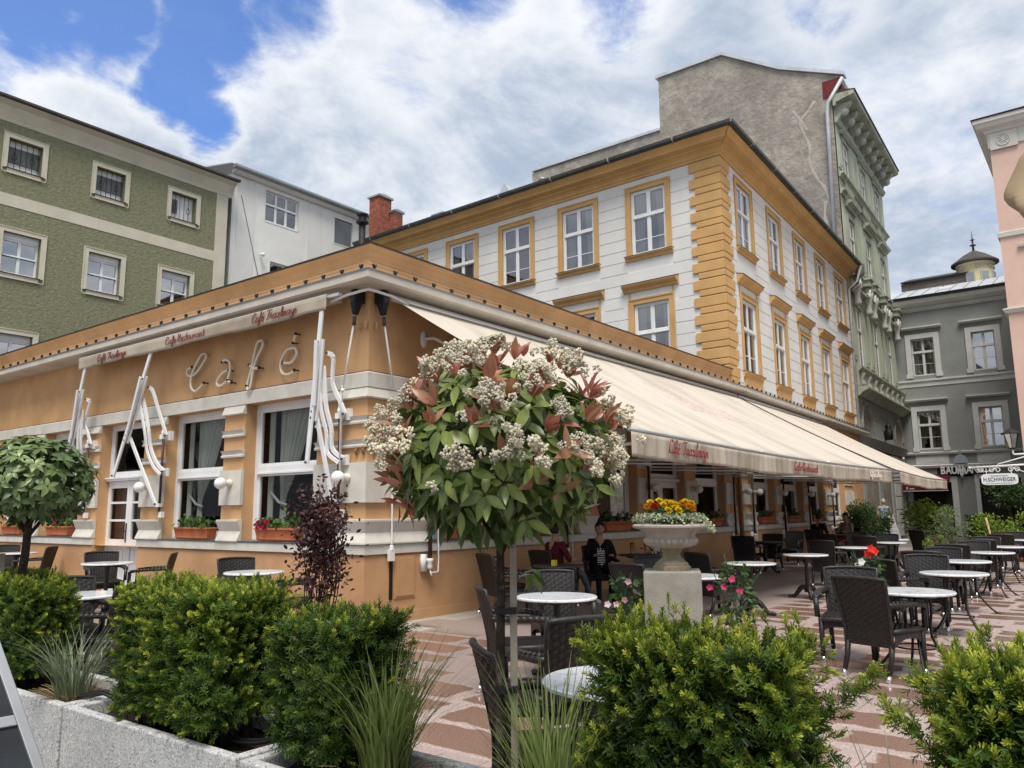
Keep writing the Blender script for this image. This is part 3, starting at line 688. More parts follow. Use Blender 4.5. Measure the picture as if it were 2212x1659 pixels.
def spline(P, n=5):
    P = [np.array(q, float) for q in P]; out = []
    for i in range(len(P)-1):
        a, b, c, d = P[max(i-1, 0)], P[i], P[i+1], P[min(i+2, len(P)-1)]
        for k in range(n):
            t = k/n; out.append(.5*((2*b)+(c-a)*t+(2*a-5*b+4*c-d)*t*t+(3*b-a-3*c+d)*t**3))
    out.append(P[-1]); return out
for nm, sts in GL.items():
    b = MB(); pins = MB()
    for st in sts:
        b.tube([(-q[0], -.08, q[1]) for q in spline(st)], .021, 8)
        for q in (st[0], st[-1]): pins.tube([(-q[0], 0, q[1]), (-q[0], -.085, q[1])], .012, 6).ball((-q[0], -.085, q[1]), .026, 8, 6)
    o = b.obj(nm, 'tube_cream', sign, FL, True); pins.obj('pin', 'iron', o, FL, True)
# ================================================================ the white corner house behind the cafe
wh = thing('corner_house', 'white two storey corner house with ochre quoins and window surrounds', 'house', T(13, 0))
HR = frame(13, 0, 2.1); HL = frame(13, 0, -91.4)
LW = [(-3.03, -1.55), (-5.55, -4.04), (-8.05, -6.54), (-10.52, -9.0), (-13.0, -11.5)]
RW = [(1.10, 2.64), (4.06, 5.56), (7.0, 8.48), (9.88, 11.36), (12.86, 14.5)]
SW = .16
UZ, LZ = (8.97, 11.14), (5.30, 7.63)
def opn(ws): return [(a+SW, b-SW, z0, z1-SW) for a, b in ws for z0, z1 in (UZ, LZ)]
HLs, HRs = -15.0, 15.35
plain('wall', wh, HL, 'wall_white', lambda b: wall_skin(b, HLs, 0, 3., 11.5, opn(LW), .12))
plain('wall', wh, HR, 'wall_white', lambda b: wall_skin(b, 0, HRs, 4.5, 11.5, opn(RW), .12))
# plaster courses, one strip per storey band between the windows
def courses(F, s0, s1, ws, zlo):
    z = 11.33
    while z > zlo:
        z0, z1 = z-.355+.009, z-.009
        blocks = []
        for a, b in ws:
            if z1 > UZ[0]-.16 and z0 < UZ[1]: blocks.append((a-.02, b+.02))
            elif z1 > 7.64 and z0 < 8.13: blocks.append((a-.16, b+.16))
            elif z1 > 5.0 and z0 <= 7.64: blocks.append((a-.02, b+.02))
        x = s0
        for a, b in sorted(blocks)+[(s1, s1)]:
            if a-x > .12:
                e = .008
                MB().add([(x, 0, z0), (a, 0, z0), (a, 0, z1), (x, 0, z1), (x+e, -.014, z0+e), (a-e, -.014, z0+e), (a-e, -.014, z1-e), (x+e, -.014, z1-e)],
                         [(4, 5, 6, 7), (0, 1, 5, 4), (1, 2, 6, 5), (2, 3, 7, 6), (3, 0, 4, 7)]).obj('plaster_course', 'wall_white', wh, F)
            x = max(x, b)
        z -= .355
courses(HL, -13.6, -.93, LW, 5.1); courses(HR, .70, HRs-.05, RW, 4.95)
def hwin(F, a, b, z, upper, k):
    red = (k == 2 and upper and F is HL)
    window(wh, F, a+SW, b-SW, z[0], z[1]-SW, .035, cols=2, rows=(.40,), barz=(.76,), fr=.06, mid=.08, inner=.035, depth=.8, curtains='curtain_red' if red else 'curtain_white', room='room')
    s = MB(); e = .035
    s.box(a, a+SW, -e, .02, z[0], z[1]).box(b-SW, b, -e, .02, z[0], z[1]).box(a+SW, b-SW, -e, .02, z[1]-SW, z[1])
    s.box(a-.012, a+.03, -e-.02, -e+.001, z[0], z[1]+.012).box(b-.03, b+.012, -e-.02, -e+.001, z[0], z[1]+.012).box(a+.03, b-.03, -e-.02, -e+.001, z[1]-.03, z[1]+.012)
    s.obj('window_surround', 'ochre', wh, F)
    o = MB().prism([(0, z[0]-.16), (.05, z[0]-.16), (.07, z[0]-.07), (.13, z[0]-.05), (.14, z[0]-.015), (0, z[0]-.002)], a-.05, b+.05).obj('window_sill', 'ochre', wh, F)
    MB().prism([(0, z[0]-.001), (.145, z[0]-.014), (.15, z[0]-.01), (.15, z[0]-.004), (0, z[0]+.008)], a-.06, b+.06).obj('sill_flashing', 'brown_metal', o, F)
    if not upper:
        if F is HR: MB().box(a+.05, b-.05, -.06, 0, z[0]-.42, z[0]-.161).obj('apron_panel', 'ochre', wh, F)
        h = MB().prism([(0, 7.86), (.06, 7.86), (.08, 7.93), (.17, 7.99), (.20, 8.04), (.20, 8.075), (0, 8.12)], a-.16, b+.16).obj('window_hood', 'ochre', wh, F)
        MB().prism([(0, 8.121), (.215, 8.077), (.22, 8.085), (0, 8.135)], a-.17, b+.17).obj('hood_flashing', 'brown_metal', h, F)
        MB().box(a, a+.05, -.03, 0, 7.642, 7.858).box(b-.05, b, -.03, 0, 7.642, 7.858).obj('frieze_strip', 'ochre', wh, F)
for k, (a, b) in enumerate(LW): hwin(HL, a, b, UZ, True, k); hwin(HL, a, b, LZ, False, k)
for k, (a, b) in enumerate(RW): hwin(HR, a, b, UZ, True, k); hwin(HR, a, b, LZ, False, k)
# quoins: each stone wraps the corner
def quoin(z0, z1, ll, lr):
    e = .02; o = .055
    b = MB()
    b.prism([(0, z0), (o-e, z0), (o, z0+e), (o, z1-e), (o-e, z1), (0, z1)], -ll, 0, 0, 1)
    q = b.obj('quoin_stone', 'ochre', wh, HL)
    MB().prism([(0, z0), (o-e, z0), (o, z0+e), (o, z1-e), (o-e, z1), (0, z1)], 0, lr, -1, 0).obj('return_face', 'ochre', q, HR)
z = 11.33
while z > 4.9:
    quoin(z-.305, z-.008, .91, .68); quoin(z-.495, z-.313, .74, .50); z -= .5
CORN = [(0, 11.34), (.05, 11.34), (.06, 11.40), (.10, 11.43), (.10, 11.50), (.15, 11.55), (.24, 11.58), (.24, 11.64), (.42, 11.67), (.42, 11.73), (.47, 11.79), (.54, 11.83), (.54, 11.87), (0, 11.88)]
GUTT = [(.50, 11.881), (.60, 11.86), (.67, 11.90), (.68, 11.98), (.655, 11.98), (.64, 11.92), (.50, 11.93)]
for F, s0, s1, k0, k1 in ((HL, HLs, 0, 0, 1), (HR, 0, HRs+.1, -1, 0)):
    MB().prism(CORN, s0, s1, k0, k1).obj('cornice', 'ochre', wh, F)
    gq = MB().prism(GUTT, s0, s1, k0, k1).obj('gutter', 'metal_dark', wh, F)
    for j in range(7): MB().prism([(.495, 11.875), (.60, 11.845), (.685, 11.89), (.692, 11.99), (.685, 11.992), (.68, 11.9), (.60, 11.855)], s0+1.+j*2.15, s0+1.05+j*2.15).obj('gutter_bracket', 'zinc', gq, F)
MB().prism([(.60, 11.935), (.60, 11.95), (-5, 13.4), (-5, 13.3)], HLs, 0, 0, 1).obj('roof', 'zinc', wh, HL)
MB().prism([(.60, 11.935), (.60, 11.95), (-5, 13.4), (-5, 13.3)], 0, HRs, -1, 0).obj('roof', 'zinc', wh, HR)
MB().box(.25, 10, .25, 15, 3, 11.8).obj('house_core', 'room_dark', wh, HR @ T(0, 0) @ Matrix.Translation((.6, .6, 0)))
# ground floor along the terrace
GOP = [(1.45, 3.25), (3.85, 6.2), (6.8, 8.85), (10.35, 12.05)]
plain('ground_floor_wall', wh, HR, 'orange', lambda b: wall_skin(b, -.05, HRs, .893, 4.6, [(a, c, Z0, Z1) for a, c in GOP]))
MB().prism([(-.2, -.04), (.03, -.04), (.03, .86), (0, .893), (-.2, .893)], -.05, HRs).obj('plinth', 'orange_low', wh, HR)
for nm, pr in BANDS.items(): MB().prism(pr, -.05, HRs).obj(nm, 'stone_white', wh, HR)
for nm, pr, mt in (('eave', EAVE, 'soffit'), ('eave_flashing', GUT, 'zinc')): MB().prism(pr, -.03, HRs).obj(nm, mt, wh, HR)
for k in range(39): link('wire_clip', clip, wh, HR @ Matrix.Translation((.15+.39*k, -.41, 4.672)))
for a, c in GOP: cafe_window(wh, HR, a, c)
for a, c in ((.1, 1.41), (3.27, 3.83), (6.22, 6.78), (8.9, 10.3), (12.1, 13.4)): pier(wh, HR, a, c)
MB().box(-.1, 15.3, 3, 3.1, 0, 4.5).box(-.1, 15.3, .2, 3, 4.4, 4.5).quad((-.1, .2, .03), (15.3, .2, .03), (15.3, 3, .03), (-.1, 3, .03)).obj('interior_room', 'room', wh, HR)
MB().tube([(.0, -.10, 0), (.0, -.10, 4.45)], .055, 10).obj('drainpipe', 'pipe_orange', wh, HR, True)
MB().tube([(15.25, -.62, 11.9), (15.22, -.45, 11.2), (15.18, -.1, 10.9), (15.16, -.08, 4.8)], .05, 8).obj('drainpipe', 'stone_white', wh, HR, True)
MB().lathe([(.10, 11.45), (.17, 11.55), (.19, 11.95), (.20, 12.0)], 12, (15.5, -.55, 0)).tube([(15.5, -.55, 11.5), (15.45, -.5, 11.1), (15.2, -.2, 10.8)], .05, 8).obj('rain_hopper', 'zinc', wh, HR, True)
# chimneys and roof bits
BR = MB().box(-.12, .12, -.057, .057, -.032, .032).mesh('brick', 'brick'); BRH = MB().box(-.057, .057, -.057, .057, -.032, .032).mesh('brick', 'brick')
def chimney(M, w, d, z0, z1, label, real=True):
    c = thing('chimney', label, 'chimney', M)
    MB().box(-w/2+.012, w/2-.012, -d/2+.012, d/2-.012, z0, z1).obj('mortar_core', 'mortar', c, M)
    if real:
        r = 0; z = z0+.04
        while z < z1-.03:
            for side in range(4):
                L = w if side % 2 == 0 else d; ang = 90*side; dd = (d if side % 2 == 0 else w)/2
                n = max(1, round((L-.11)/.25)); bl = (L-.115)/n
                st = -L/2+(0.115 if r % 2 else 0)
                for k in range(n):
                    sx = (bl-.01)/.24
                    link('brick', BR, c, M @ T(0, 0, 0, ang) @ Matrix.Translation((st+bl*(k+.5), -dd+.057, z)) @ Matrix.Diagonal((sx, 1, 1, 1)))
            z += .075; r += 1
    MB().box(-w/2-.06, w/2+.06, -d/2-.06, d/2+.06, z1, z1+.07).hexa([(-w/2-.06, -d/2-.06, z1+.07), (w/2+.06, -d/2-.06, z1+.07), (w/2+.06, d/2+.06, z1+.07), (-w/2-.06, d/2+.06, z1+.07)], [(-.05, -d/2, z1+.16), (.05, -d/2, z1+.16), (.05, d/2, z1+.16), (-.05, d/2, z1+.16)]).obj('cap', 'zinc', c, M)
chimney(T(13.3, 14.1, 0, -1), .66, .56, 11.6, 13.7, 'tall red brick chimney with concrete cap at the roof edge')
chimney(T(13.75, 13.72, 0, -1), .42, .42, 11.6, 13.15, 'shorter red brick chimney right behind the tall brick chimney')
chimney(T(15.0, 12.3, 0, -1), .62, .5, 12.2, 13.05, 'low brick chimney stub rising over the white house roof')
fl = thing('flue_pipe', 'black metal flue pipe with cowl beside the brick chimney', 'flue pipe', T(12.2, 13.9, 4.9))
MB().tube([(12.2, 13.9, 4.9), (12.2, 13.9, 12.55)], .13, 10).obj('pipe', 'iron', fl, I4, True)
MB().lathe([(.13, 12.3), (.24, 12.36), (.24, 12.42), (.15, 12.45), (.15, 12.62), (.22, 12.66), (.22, 12.72), (.10, 12.76)], 12, (12.2, 13.9, 0)).obj('cowl', 'iron', fl)
tag(MB().hexa([(14.4, 8.2, 12.3), (15.6, 8.2, 12.3), (15.6, 9.3, 12.3), (14.4, 9.3, 12.3)], [(14.4, 8.7, 13.3), (15.6, 8.7, 13.3), (15.6, 8.8, 13.3), (14.4, 8.8, 13.3)]).obj('roof_dormer', 'zinc_light'), 'small pale metal dormer on the white house roof', 'dormer')
tag(MB().lathe([(.09, 12.2), (.09, 12.85), (.14, 12.86), (.14, 12.93)], 10, (14.2, 6.9, 0)).obj('roof_vent', 'zinc', None, I4, True), 'short metal vent pipe on the white house roof', 'vent')
tag(MB().box(13.6, 14.6, 4.0, 4.9, 12.25, 12.6).obj('roof_hatch', 'brown_metal'), 'brown roof hatch just above the white house gutter', 'hatch')

# ================================================================ green house, left background
gr = thing('green_house', 'green rough-plastered house with cream window frames on the left', 'house', T(0, 16))
FG = frame(0, 16, 0)
GU = [(.68+2.445*k-2.44, 1.86+2.445*k-2.44) for k in range(4)]
GM = [(.74+2.32*k-2.3, 2.01+2.32*k-2.3) for k in range(4)]
gh = []
for a, b in GU: gh.append((a+.14, b-.14, 11.03+.15, 12.22-.15))
for a, b in GM: gh += [(a+.14, b-.14, 8.0+.14, 9.47-.14), (a+.14, b-.14, 5.1+.14, 6.58-.14)]
plain('wall', gr, FG, 'green_wall', lambda b: wall_skin(b, -6, 7.36, 3.5, 12.52, gh, .22))
MB().box(-6, 7.36, -.012, 0, 10.07, 10.42).obj('cream_band', 'cream', gr, FG)
MB().box(7.36, 7.80, -.012, .1, 3.5, 12.52).obj('corner_strip', 'cream', gr, FG)
MB().prism([(0, 12.52), (.02, 12.52), (.05, 12.62), (.20, 12.92), (.36, 13.02), (0, 13.05)], -6, 7.95).obj('cornice', 'cream', gr, FG)
MB().prism([(-6, 15.3), (.38, 13.03), (.44, 13.06), (.44, 13.12), (-6, 15.4)], -6, 8.0).obj('roof', 'roof_dark', gr, FG)
MB().box(-6, 7.8, .3, 6, 3, 12.9).obj('house_core', 'room_dark', gr, FG)
def gwin(a, b, z0, z1, kind):
    s = MB(); rect_frame(s, a+.14, b-.14, z0+.14, z1-.14, .14, -.03, .01); rect_frame(s, a+.02, b-.02, z0+.02, z1-.02, .02, -.045, -.029)
    s.obj('window_frame', 'cream', gr, FG)
    MB().prism([(-.2, z0+.13), (.06, z0+.13), (.06, z0+.145), (-.2, z0+.16)], a+.10, b-.10).obj('window_sill', 'brown_metal', gr, FG)
    if kind == 'glazed':
        o = window(gr, FG, a+.15, b-.15, z0+.16, z1-.30, .14, cols=2, rows=(.47,), fr=.05, mid=.03, inner=.012, glass='glass_sky', depth=.5)
        MB().box(a+.15, b-.15, .12, .2, z1-.30, z1-.14).obj('shutter_box', 'paint_white', gr, FG)
    else:   # open attic opening with scroll grille: a white panel behind stands in for the sky
        q = MB(); n = 6
        for k in range(n):
            x = a+.2+(b-a-.4)*k/(n-1); q.tube([(x, .12, z0+.16), (x, .12, z1-.15)], .009, 5)
            if k % 3 == 1:
                for sg in (-1, 1): q.tube([(x+sg*.07*math.sin(t*.7), .12, (z0+z1)/2-.15+.05*t) for t in np.linspace(0, 5, 9)], .007, 5)
        q.obj('window_grille', 'iron', gr, FG)
for k, (a, b) in enumerate(GU): gwin(a, b, 11.03, 12.22, 'grille')
for a, b in GM: gwin(a, b, 8.0, 9.47, 'glazed'); gwin(a, b, 5.1, 6.58, 'glazed')
for k, (a, c) in enumerate(GU): MB().box(a+.15, c-.15 if k < 3 else a+.45, .16, .18, 11.42, 11.88).obj('attic_screen', 'slate', gr, FG)
for a, c in GU: MB().box(a+.10, c-.10, .20, .21, 11.17, 12.08).obj('attic_sky_panel', 'paint_white', gr, FG)  # white panel added in place of the bright sky seen through the opening

# ================================================================ pale house next to it
pl = thing('pale_house', 'plain pale grey plastered house behind the green house', 'house', T(8, 16.3))
FP = frame(0, 16.3, 0)
ph = [(9.55, 11.05, 12.26, 13.46), (12.85, 13.8, 12.3, 13.36), (9.85, 11.2, 9.55, 10.75), (12.85, 13.8, 9.5, 10.7)]
plain('wall', pl, FP, 'plaster_pale', lambda b: wall_skin(b, 8.15, 22, 3., 13.62, ph, .12))
plain('side_wall', pl, FP, 'plaster_pale', lambda b: b.quad((8.15, 0, 3), (8.15, 0, 13.62), (8.15, 7, 14.9), (8.15, 7, 3)))
MB().box(8.35, 9.1, -.02, 0, 3, 13.55).box(11.5, 12.2, -.02, 0, 3, 13.55).obj('plaster_strip', 'wall_white', pl, FP)
MB().prism([(0, 13.62), (.10, 13.62), (.22, 13.70), (.22, 13.76), (0, 13.78)], 8.1, 22).obj('cornice', 'plaster_pale', pl, FP)
MB().prism([(.18, 13.76), (.30, 13.74), (.36, 13.80), (.36, 13.88), (.18, 13.86)], 8.0, 22).obj('gutter', 'zinc', pl, FP)
MB().prism([(.25, 13.87), (.25, 13.90), (-7, 15.3), (-7, 15.2)], 7.9, 22).obj('roof', 'zinc_light', pl, FP)
for i, (a, b, c, d) in enumerate(ph):
    window(pl, FP, a, b, c, d, .08, cols=3 if i == 0 else 2, rows=(.42,) if i != 1 else (), fr=.05, mid=.06, inner=.02, glass='glass_far', mat_='paint_white' if i != 1 else 'door_grey')
    s = MB(); rect_frame(s, a, b, c, d, .05, -.012, .0); s.obj('window_frame', 'wall_white', pl, FP)
    if i == 1:
        MB().box(a+.04, b-.04, .05, .06, c+.04, d-.04).obj('shutter_back', 'door_grey', pl, FP)
        for k in range(22): MB().box(a+.06, b-.06, .03, .05, c+.07+k*.043, c+.09+k*.043).obj('shutter_slat', 'zinc', pl, FP)
MB().tube([(9.4, -.05, 10.9), (9.4, -.22, 10.85)], .05, 8).ball((9.4, -.2, 10.85), .075, 8, 6).obj('wall_light', 'enamel', pl, FP)
MB().tube([(8.5, -.03, 12.9), (9.6, -.03, 9.2)], .010, 5).obj('cable', 'cable', pl, FP)

# ================================================================ tall house: grey fire wall and ornate green front
orn = thing('ornate_townhouse', 'tall townhouse with bare grey fire wall and ornate pale green front', 'house', T(28.4, .56))
XG = 28.42
poly = [(.62, 0), (.62, 20.0), (.12, 20.55), (.12, 20.92), (2.9, 22.2), (5.67, 24.0), (9.21, 24.02), (9.23, 21.15), (17.5, 21.0), (17.5, 0)]
b = MB(); n = len(poly)
b.add([(XG, y, z) for y, z in poly]+[(XG+10.4, y+.38, z) for y, z in poly], [tuple(range(n)), tuple(range(n, 2*n))[::-1]]+[(i, n+i, n+(i+1) % n, (i+1) % n) for i in range(n)])
b.obj('fire_wall', 'gable', orn)
tp = [(.0, 20.94), (2.9, 22.26), (5.67, 24.06), (9.35, 24.08)]
b = MB()
for (y0, z0), (y1, z1) in zip(tp, tp[1:]): b.hexa([(XG-.12, y0, z0-.04), (XG+.4, y0, z0-.04), (XG+.4, y1, z1-.04), (XG-.12, y1, z1-.04)], [(XG-.12, y0, z0+.13), (XG+.4, y0, z0+.13), (XG+.4, y1, z1+.13), (XG-.12, y1, z1+.13)])
b.box(XG-.1, XG+.3, 9.2, 17.5, 21.1, 21.24).obj('coping', 'zinc_light', orn)
MB().box(XG-.03, XG, .14, .98, 20.05, 20.88).obj('painted_patch', 'red_paint', orn)
def vein(pts, w): 
    return MB().tube([(0, y, z) for y, z in spline(pts, 4)], [.5*w*(1+.4*math.sin(i*1.7)) for i in range(len(spline(pts, 4)))], 8).obj('mortar_seam', 'gable_patch', orn, Matrix.Translation((XG, 0, 0)) @ Matrix.Diagonal((.12, 1, 1, 1)), True)
vein([(1.35, 20.1), (1.8, 19.6), (2.1, 19.2), (1.75, 18.0), (1.8, 17.2), (1.55, 16.4), (1.15, 15.6), (.95, 14.0)], .13); vein([(2.4, 19.95), (2.1, 19.4), (1.8, 18.8)], .12); vein([(1.2, 15.2), (1.3, 14.4), (1.1, 13.5)], .14)
MB().tube([(XG-.15, .05, 20.75), (XG-.15, .75, 19.75), (XG-.15, .82, 19.3), (XG-.15, .92, 12.0)], .085, 10).obj('drainpipe', 'zinc_light', orn, I4, True)
OC = [17.1, 20.75, 24.2]
oh = []
for c in OC: oh += [(c-.62, c+.62, 16.45, 18.35), (c-.62, c+.62, 12.3, 14.6), (c-.62, c+.62, 7.65, 10.45)]
OS0, OS1 = 15.4, 26.15
plain('wall', orn, HR, 'ornate_green', lambda b: wall_skin(b, OS0, OS1, 6.5, 20.0, oh, .2))
def band(nm, prof, s0=OS0, s1=OS1, m='ornate_trim'): return MB().prism(prof, s0, s1).obj(nm, m, orn, HR)
band('main_cornice', [(0, 19.55), (.10, 19.55), (.14, 19.70), (.80, 19.86), (.90, 19.90), (.92, 20.06), (0, 20.1)], OS0-.1, OS1+.1)
band('cornice_flashing', [(0, 20.11), (.95, 20.07), (.98, 20.10), (0, 20.3)], OS0-.1, OS1+.1, 'brown_metal')
band('frieze', [(0, 18.78), (.08, 18.78), (.14, 18.86), (.20, 18.98), (.10, 19.02), (.0, 19.03)])
for k in range(9):
    x = OS0+.35+k*1.22
    q = MB().prism([(0, 18.98), (.16, 19.02), (.30, 19.25), (.62, 19.55), (.72, 19.72), (.10, 19.70), (0, 19.6)], x-.14, x+.14).obj('cornice_bracket', 'ornate_trim', orn, HR)
    MB().ball((x, -.38, 19.32), .20, 9, 7).obj('scroll', 'statue', q, HR, True)
for z in (15.55, 16.35, 11.98, 12.2):
    band('string_course', [(0, z-.16), (.06, z-.16), (.10, z-.06), (.22, z), (.22, z+.06), (0, z+.1)])
for c in OC:
    for z0, z1 in ((16.45, 18.35), (12.3, 14.6), (7.65, 10.45)):
        window(orn, HR, c-.62, c+.62, z0, z1, .03, cols=2, rows=(.36,), barz=(.7,), fr=.07, mid=.09, inner=.035, glass='glass_far')
        s = MB(); rect_frame(s, c-.62, c+.62, z0, z1, .14, -.06, .01); s.obj('window_surround', 'ornate_trim', orn, HR)
        if z0 < 16: MB().prism([(0, z1+.42), (.10, z1+.42), (.14, z1+.52), (.32, z1+.60), (.32, z1+.68), (0, z1+.74)], c-.95, c+.95).obj('window_hood', 'ornate_trim', orn, HR)
        if z0 > 16: MB().prism([(0, z1+.20), (.10, z1+.20), (.24, z1+.32), (.24, z1+.38), (0, z1+.42)], c-.95, c+.95).obj('window_hood', 'ornate_trim', orn, HR)
        MB().prism([(0, z0-.55), (.10, z0-.55), (.10, z0-.12), (.2, z0-.08), (.2, z0), (0, z0+.01)], c-.85, c+.85).obj('sill_panel', 'ornate_trim', orn, HR)
        for sg in (-1, 1):
            x = c+sg*1.25
            MB().box(x-.34, x+.34, -.05, 0, z0+.25, z1-.1).box(x-.24, x+.24, -.065, -.05, z0+.4, z1-.25).obj('wall_panel', 'ornate_green', orn, HR)
def statue(x, z0, h):
    s = MB().lathe([(.16, 0), (.17, .1*h), (.12, .28*h), (.15, .42*h), (.19, .55*h), (.21, .66*h), (.20, .74*h), (.08, .80*h), (.11, .86*h), (.11, .93*h), (.04, h)], 10, (x, -.26, z0))
    for sg in (-1, 1): s.tube([(x+sg*.18, -.3, z0+.72*h), (x+sg*.30, -.40, z0+.6*h), (x+sg*.22, -.42, z0+.85*h)], [.07, .055, .045], 6)
    o = s.obj('herm_statue', 'statue', orn, HR, True)
    MB().box(x-.28, x+.28, -.46, 0, z0+h, z0+h+.28).box(x-.36, x+.36, -.54, 0, z0+h+.28, z0+h+.38).obj('console', 'ornate_trim', o, HR)
for x in (15.95, 18.3, 19.5, 21.95, 23.0, 25.45): statue(x, 10.3, 1.35)
band('balcony_band', [(0, 6.66), (.18, 6.66), (.18, 7.30), (.26, 7.36), (.34, 7.46), (.34, 7.54), (0, 7.6)])
for k in range(8):
    x = OS0+.6+k*1.33; q = MB().prism([(.181, 6.75), (.30, 6.8), (.24, 7.0), (.36, 7.25), (.181, 7.29)], x-.16, x+.16).obj('balcony_bracket', 'statue', orn, HR)
band('ledge', [(0, 6.25), (.15, 6.25), (.30, 6.40), (.55, 6.52), (.55, 6.60), (0, 6.655)])
# arches on the mezzanine
def arch_wall():
    b = MB(); z0, z1 = 4.56, 6.25; cs = [(17.25, 1.1, 4.9), (24.75, 1.1, 4.9)]
    xs = [OS0]
    for c, r, zc in cs:
        b.quad((xs[-1], 0, z0), (c-r, 0, z0), (c-r, 0, z1), (xs[-1], 0, z1)); n = 14
        for i in range(n):
            a0, a1 = math.pi*(1-i/n), math.pi*(1-(i+1)/n); x0, x1 = c+r*math.cos(a0), c+r*math.cos(a1); q0, q1 = zc+r*math.sin(a0), zc+r*math.sin(a1)
            b.quad((x0, 0, q0), (x1, 0, q1), (x1, 0, z1), (x0, 0, z1)); b.quad((x0, 0, q0), (x0, .9, q0), (x1, .9, q1), (x1, 0, q1))
        for x in (c-r, c+r): b.quad((x, 0, z0), (x, .9, z0), (x, .9, zc), (x, 0, zc))
        xs.append(c+r)
    b.quad((xs[-1], 0, z0), (OS1, 0, z0), (OS1, 0, z1), (xs[-1], 0, z1)); return b
arch_wall().obj('arcade_wall', 'grey_shop', orn, HR)
for c in (17.25, 24.75): MB().box(c-1.2, c+1.2, .9, .95, 4.4, 6.2).obj('arcade_back', 'room', orn, HR)  # dark colour on the back paints in the shade of the niche
for c in (17.25, 24.75):
    MB().tube([(c+1.18*math.cos(t), -.02, 4.9+1.18*math.sin(t)) for t in np.linspace(0, math.pi, 17)], .07, 6).obj('arch_moulding', 'ornate_trim', orn, HR)
MB().box(20.3, 21.7, -.03, 0, 5.75, 6.0).box(18.9, 20., -.03, 0, 5.5, 6.05).box(22., 23.2, -.03, 0, 5.5, 6.05).obj('relief_panel', 'grey_shop', orn, HR)
MB().lathe([(.18, 4.7), (.2, 5.1), (.12, 5.2), (.16, 5.35), (.05, 5.5)], 10, (21.0, -.2, 0)).obj('bust', 'iron', orn, HR, True)
band('shop_cornice', [(0, 4.10), (.06, 4.10), (.10, 4.22), (.20, 4.42), (.24, 4.50), (0, 4.56)], m='grey_shop')
b = MB()
for a, c in ((15.4, 15.9), (18.9, 19.5), (21.9, 24.0), (25.3, 26.15)): b.box(a, c, -.02, .3, 0, 4.02)
b.box(15.4, 26.15, -.0, .3, 3.1, 4.02).obj('shop_piers', 'grey_shop', orn, HR)
for k, (a, c) in enumerate(((15.9, 18.9), (19.5, 21.9), (24.0, 25.3))):
    o = MB(); rect_frame(o, a+.08, c-.08, .12, 3.02, .08, .1, .18); o.box((a+c)/2-.04, (a+c)/2+.04, .1, .18, .12, 3.02); o = o.obj('shop_window', 'grey_trim', orn, HR)
    MB().quad((a+.08, .14, .12), (c-.08, .14, .12), (c-.08, .14, 3.02), (a+.08, .14, 3.02)).obj('pane', 'glass_sky', o, HR)
    MB().box(a, c, 1.4, 1.45, 0, 3.1).obj('shop_back', 'room_dark', o, HR)
for k in range(6): MB().box(22.4, 23.9, -.05, -.02, .1+k*.65, .7+k*.65).obj('stone_block', 'grey_trim', orn, HR, bev=.01)

# ================================================================ grey house closing the square
gy = thing('grey_house', 'grey plastered house with pale window frames closing the square', 'house', T(39, 0))
FY = frame(39.0, 0, -90)
gs = [(-.16, .95), (2.69, 3.74)]
yh = [(a, b, z0, z1) for a, b in gs for z0, z1 in ((8.40, 10.41), (4.48, 6.50))] + [(-.68, 1.16, .05, 2.75), (2.42, 4.2, .05, 2.9)]
plain('wall', gy, FY, 'grey_wall', lambda b: wall_skin(b, -.95, 9, 0, 12.2, yh, .18))
for a, b in gs:
    for z0, z1, up in ((8.40, 10.41, 1), (4.48, 6.50, 0)):
        window(gy, FY, a, b, z0, z1, .10, cols=2, rows=(.36,), barz=(.68,), mat_='grey_trim', fr=.05, mid=.08, inner=.03, glass='glass_sky', room='room_dark')
        s = MB(); rect_frame(s, a, b, z0-.1, z1, .26, -.06, .0, False); s.box(a-.32, a-.0, -.08, -.061, z0-.1, z0+.12).box(b, b+.32, -.08, -.061, z0-.1, z0+.12); s.obj('window_surround', 'grey_trim', gy, FY)
        MB().prism([(0, z1+.50), (.12, z1+.50), (.22, z1+.58), (.22, z1+.64), (0, z1+.66)], a-.48, b+.42).obj('window_hood', 'grey_trim', gy, FY)
for nm, pr in (('storey_band', [(0, 7.82), (.03, 7.82), (.03, 8.05), (.10, 8.10), (.10, 8.19), (0, 8.2)]), ('sill_band', [(0, 4.2), (.10, 4.2), (.13, 4.3), (0, 4.34)]), ('frieze_band', [(0, 3.5), (.10, 3.5), (.14, 3.62), (0, 3.68)]),
               ('cornice', [(0, 11.9), (.05, 11.9), (.05, 12.12), (.12, 12.15), (.35, 12.30), (.42, 12.45), (.42, 12.52), (0, 12.55)])):
    MB().prism(pr, -.95, 9).obj(nm, 'grey_trim', gy, FY)
b = MB()
for k in range(70): b.box(-.9+k*.14, -.82+k*.14, -.11, -.04, 11.95, 12.10)
b.obj('dentils', 'grey_trim', gy, FY, kind='stuff')
for a, c in ((-.40, 1.15), (2.43, 3.87)): MB().box(a, c, -.02, 0, 3.70, 4.18).box(a+.2, c-.2, -.03, -.02, 3.80, 4.08).obj('frieze_panel', 'grey_trim', gy, FY)
MB().prism([(.30, 12.52), (.46, 12.5), (.50, 12.66), (.30, 12.66)], -.95, 9).obj('gutter', 'iron', gy, FY)
MB().prism([(.35, 12.66), (.35, 12.70), (-3.2, 13.9), (-3.2, 13.8)], -.95, 9).obj('roof', 'zinc_light', gy, FY)
for k in range(15): MB().prism([(.34, 12.70), (.34, 12.735), (-3.2, 13.935), (-3.2, 13.9)], -.7+k*.66, -.67+k*.66).obj('roof_seam', 'zinc', gy, FY)
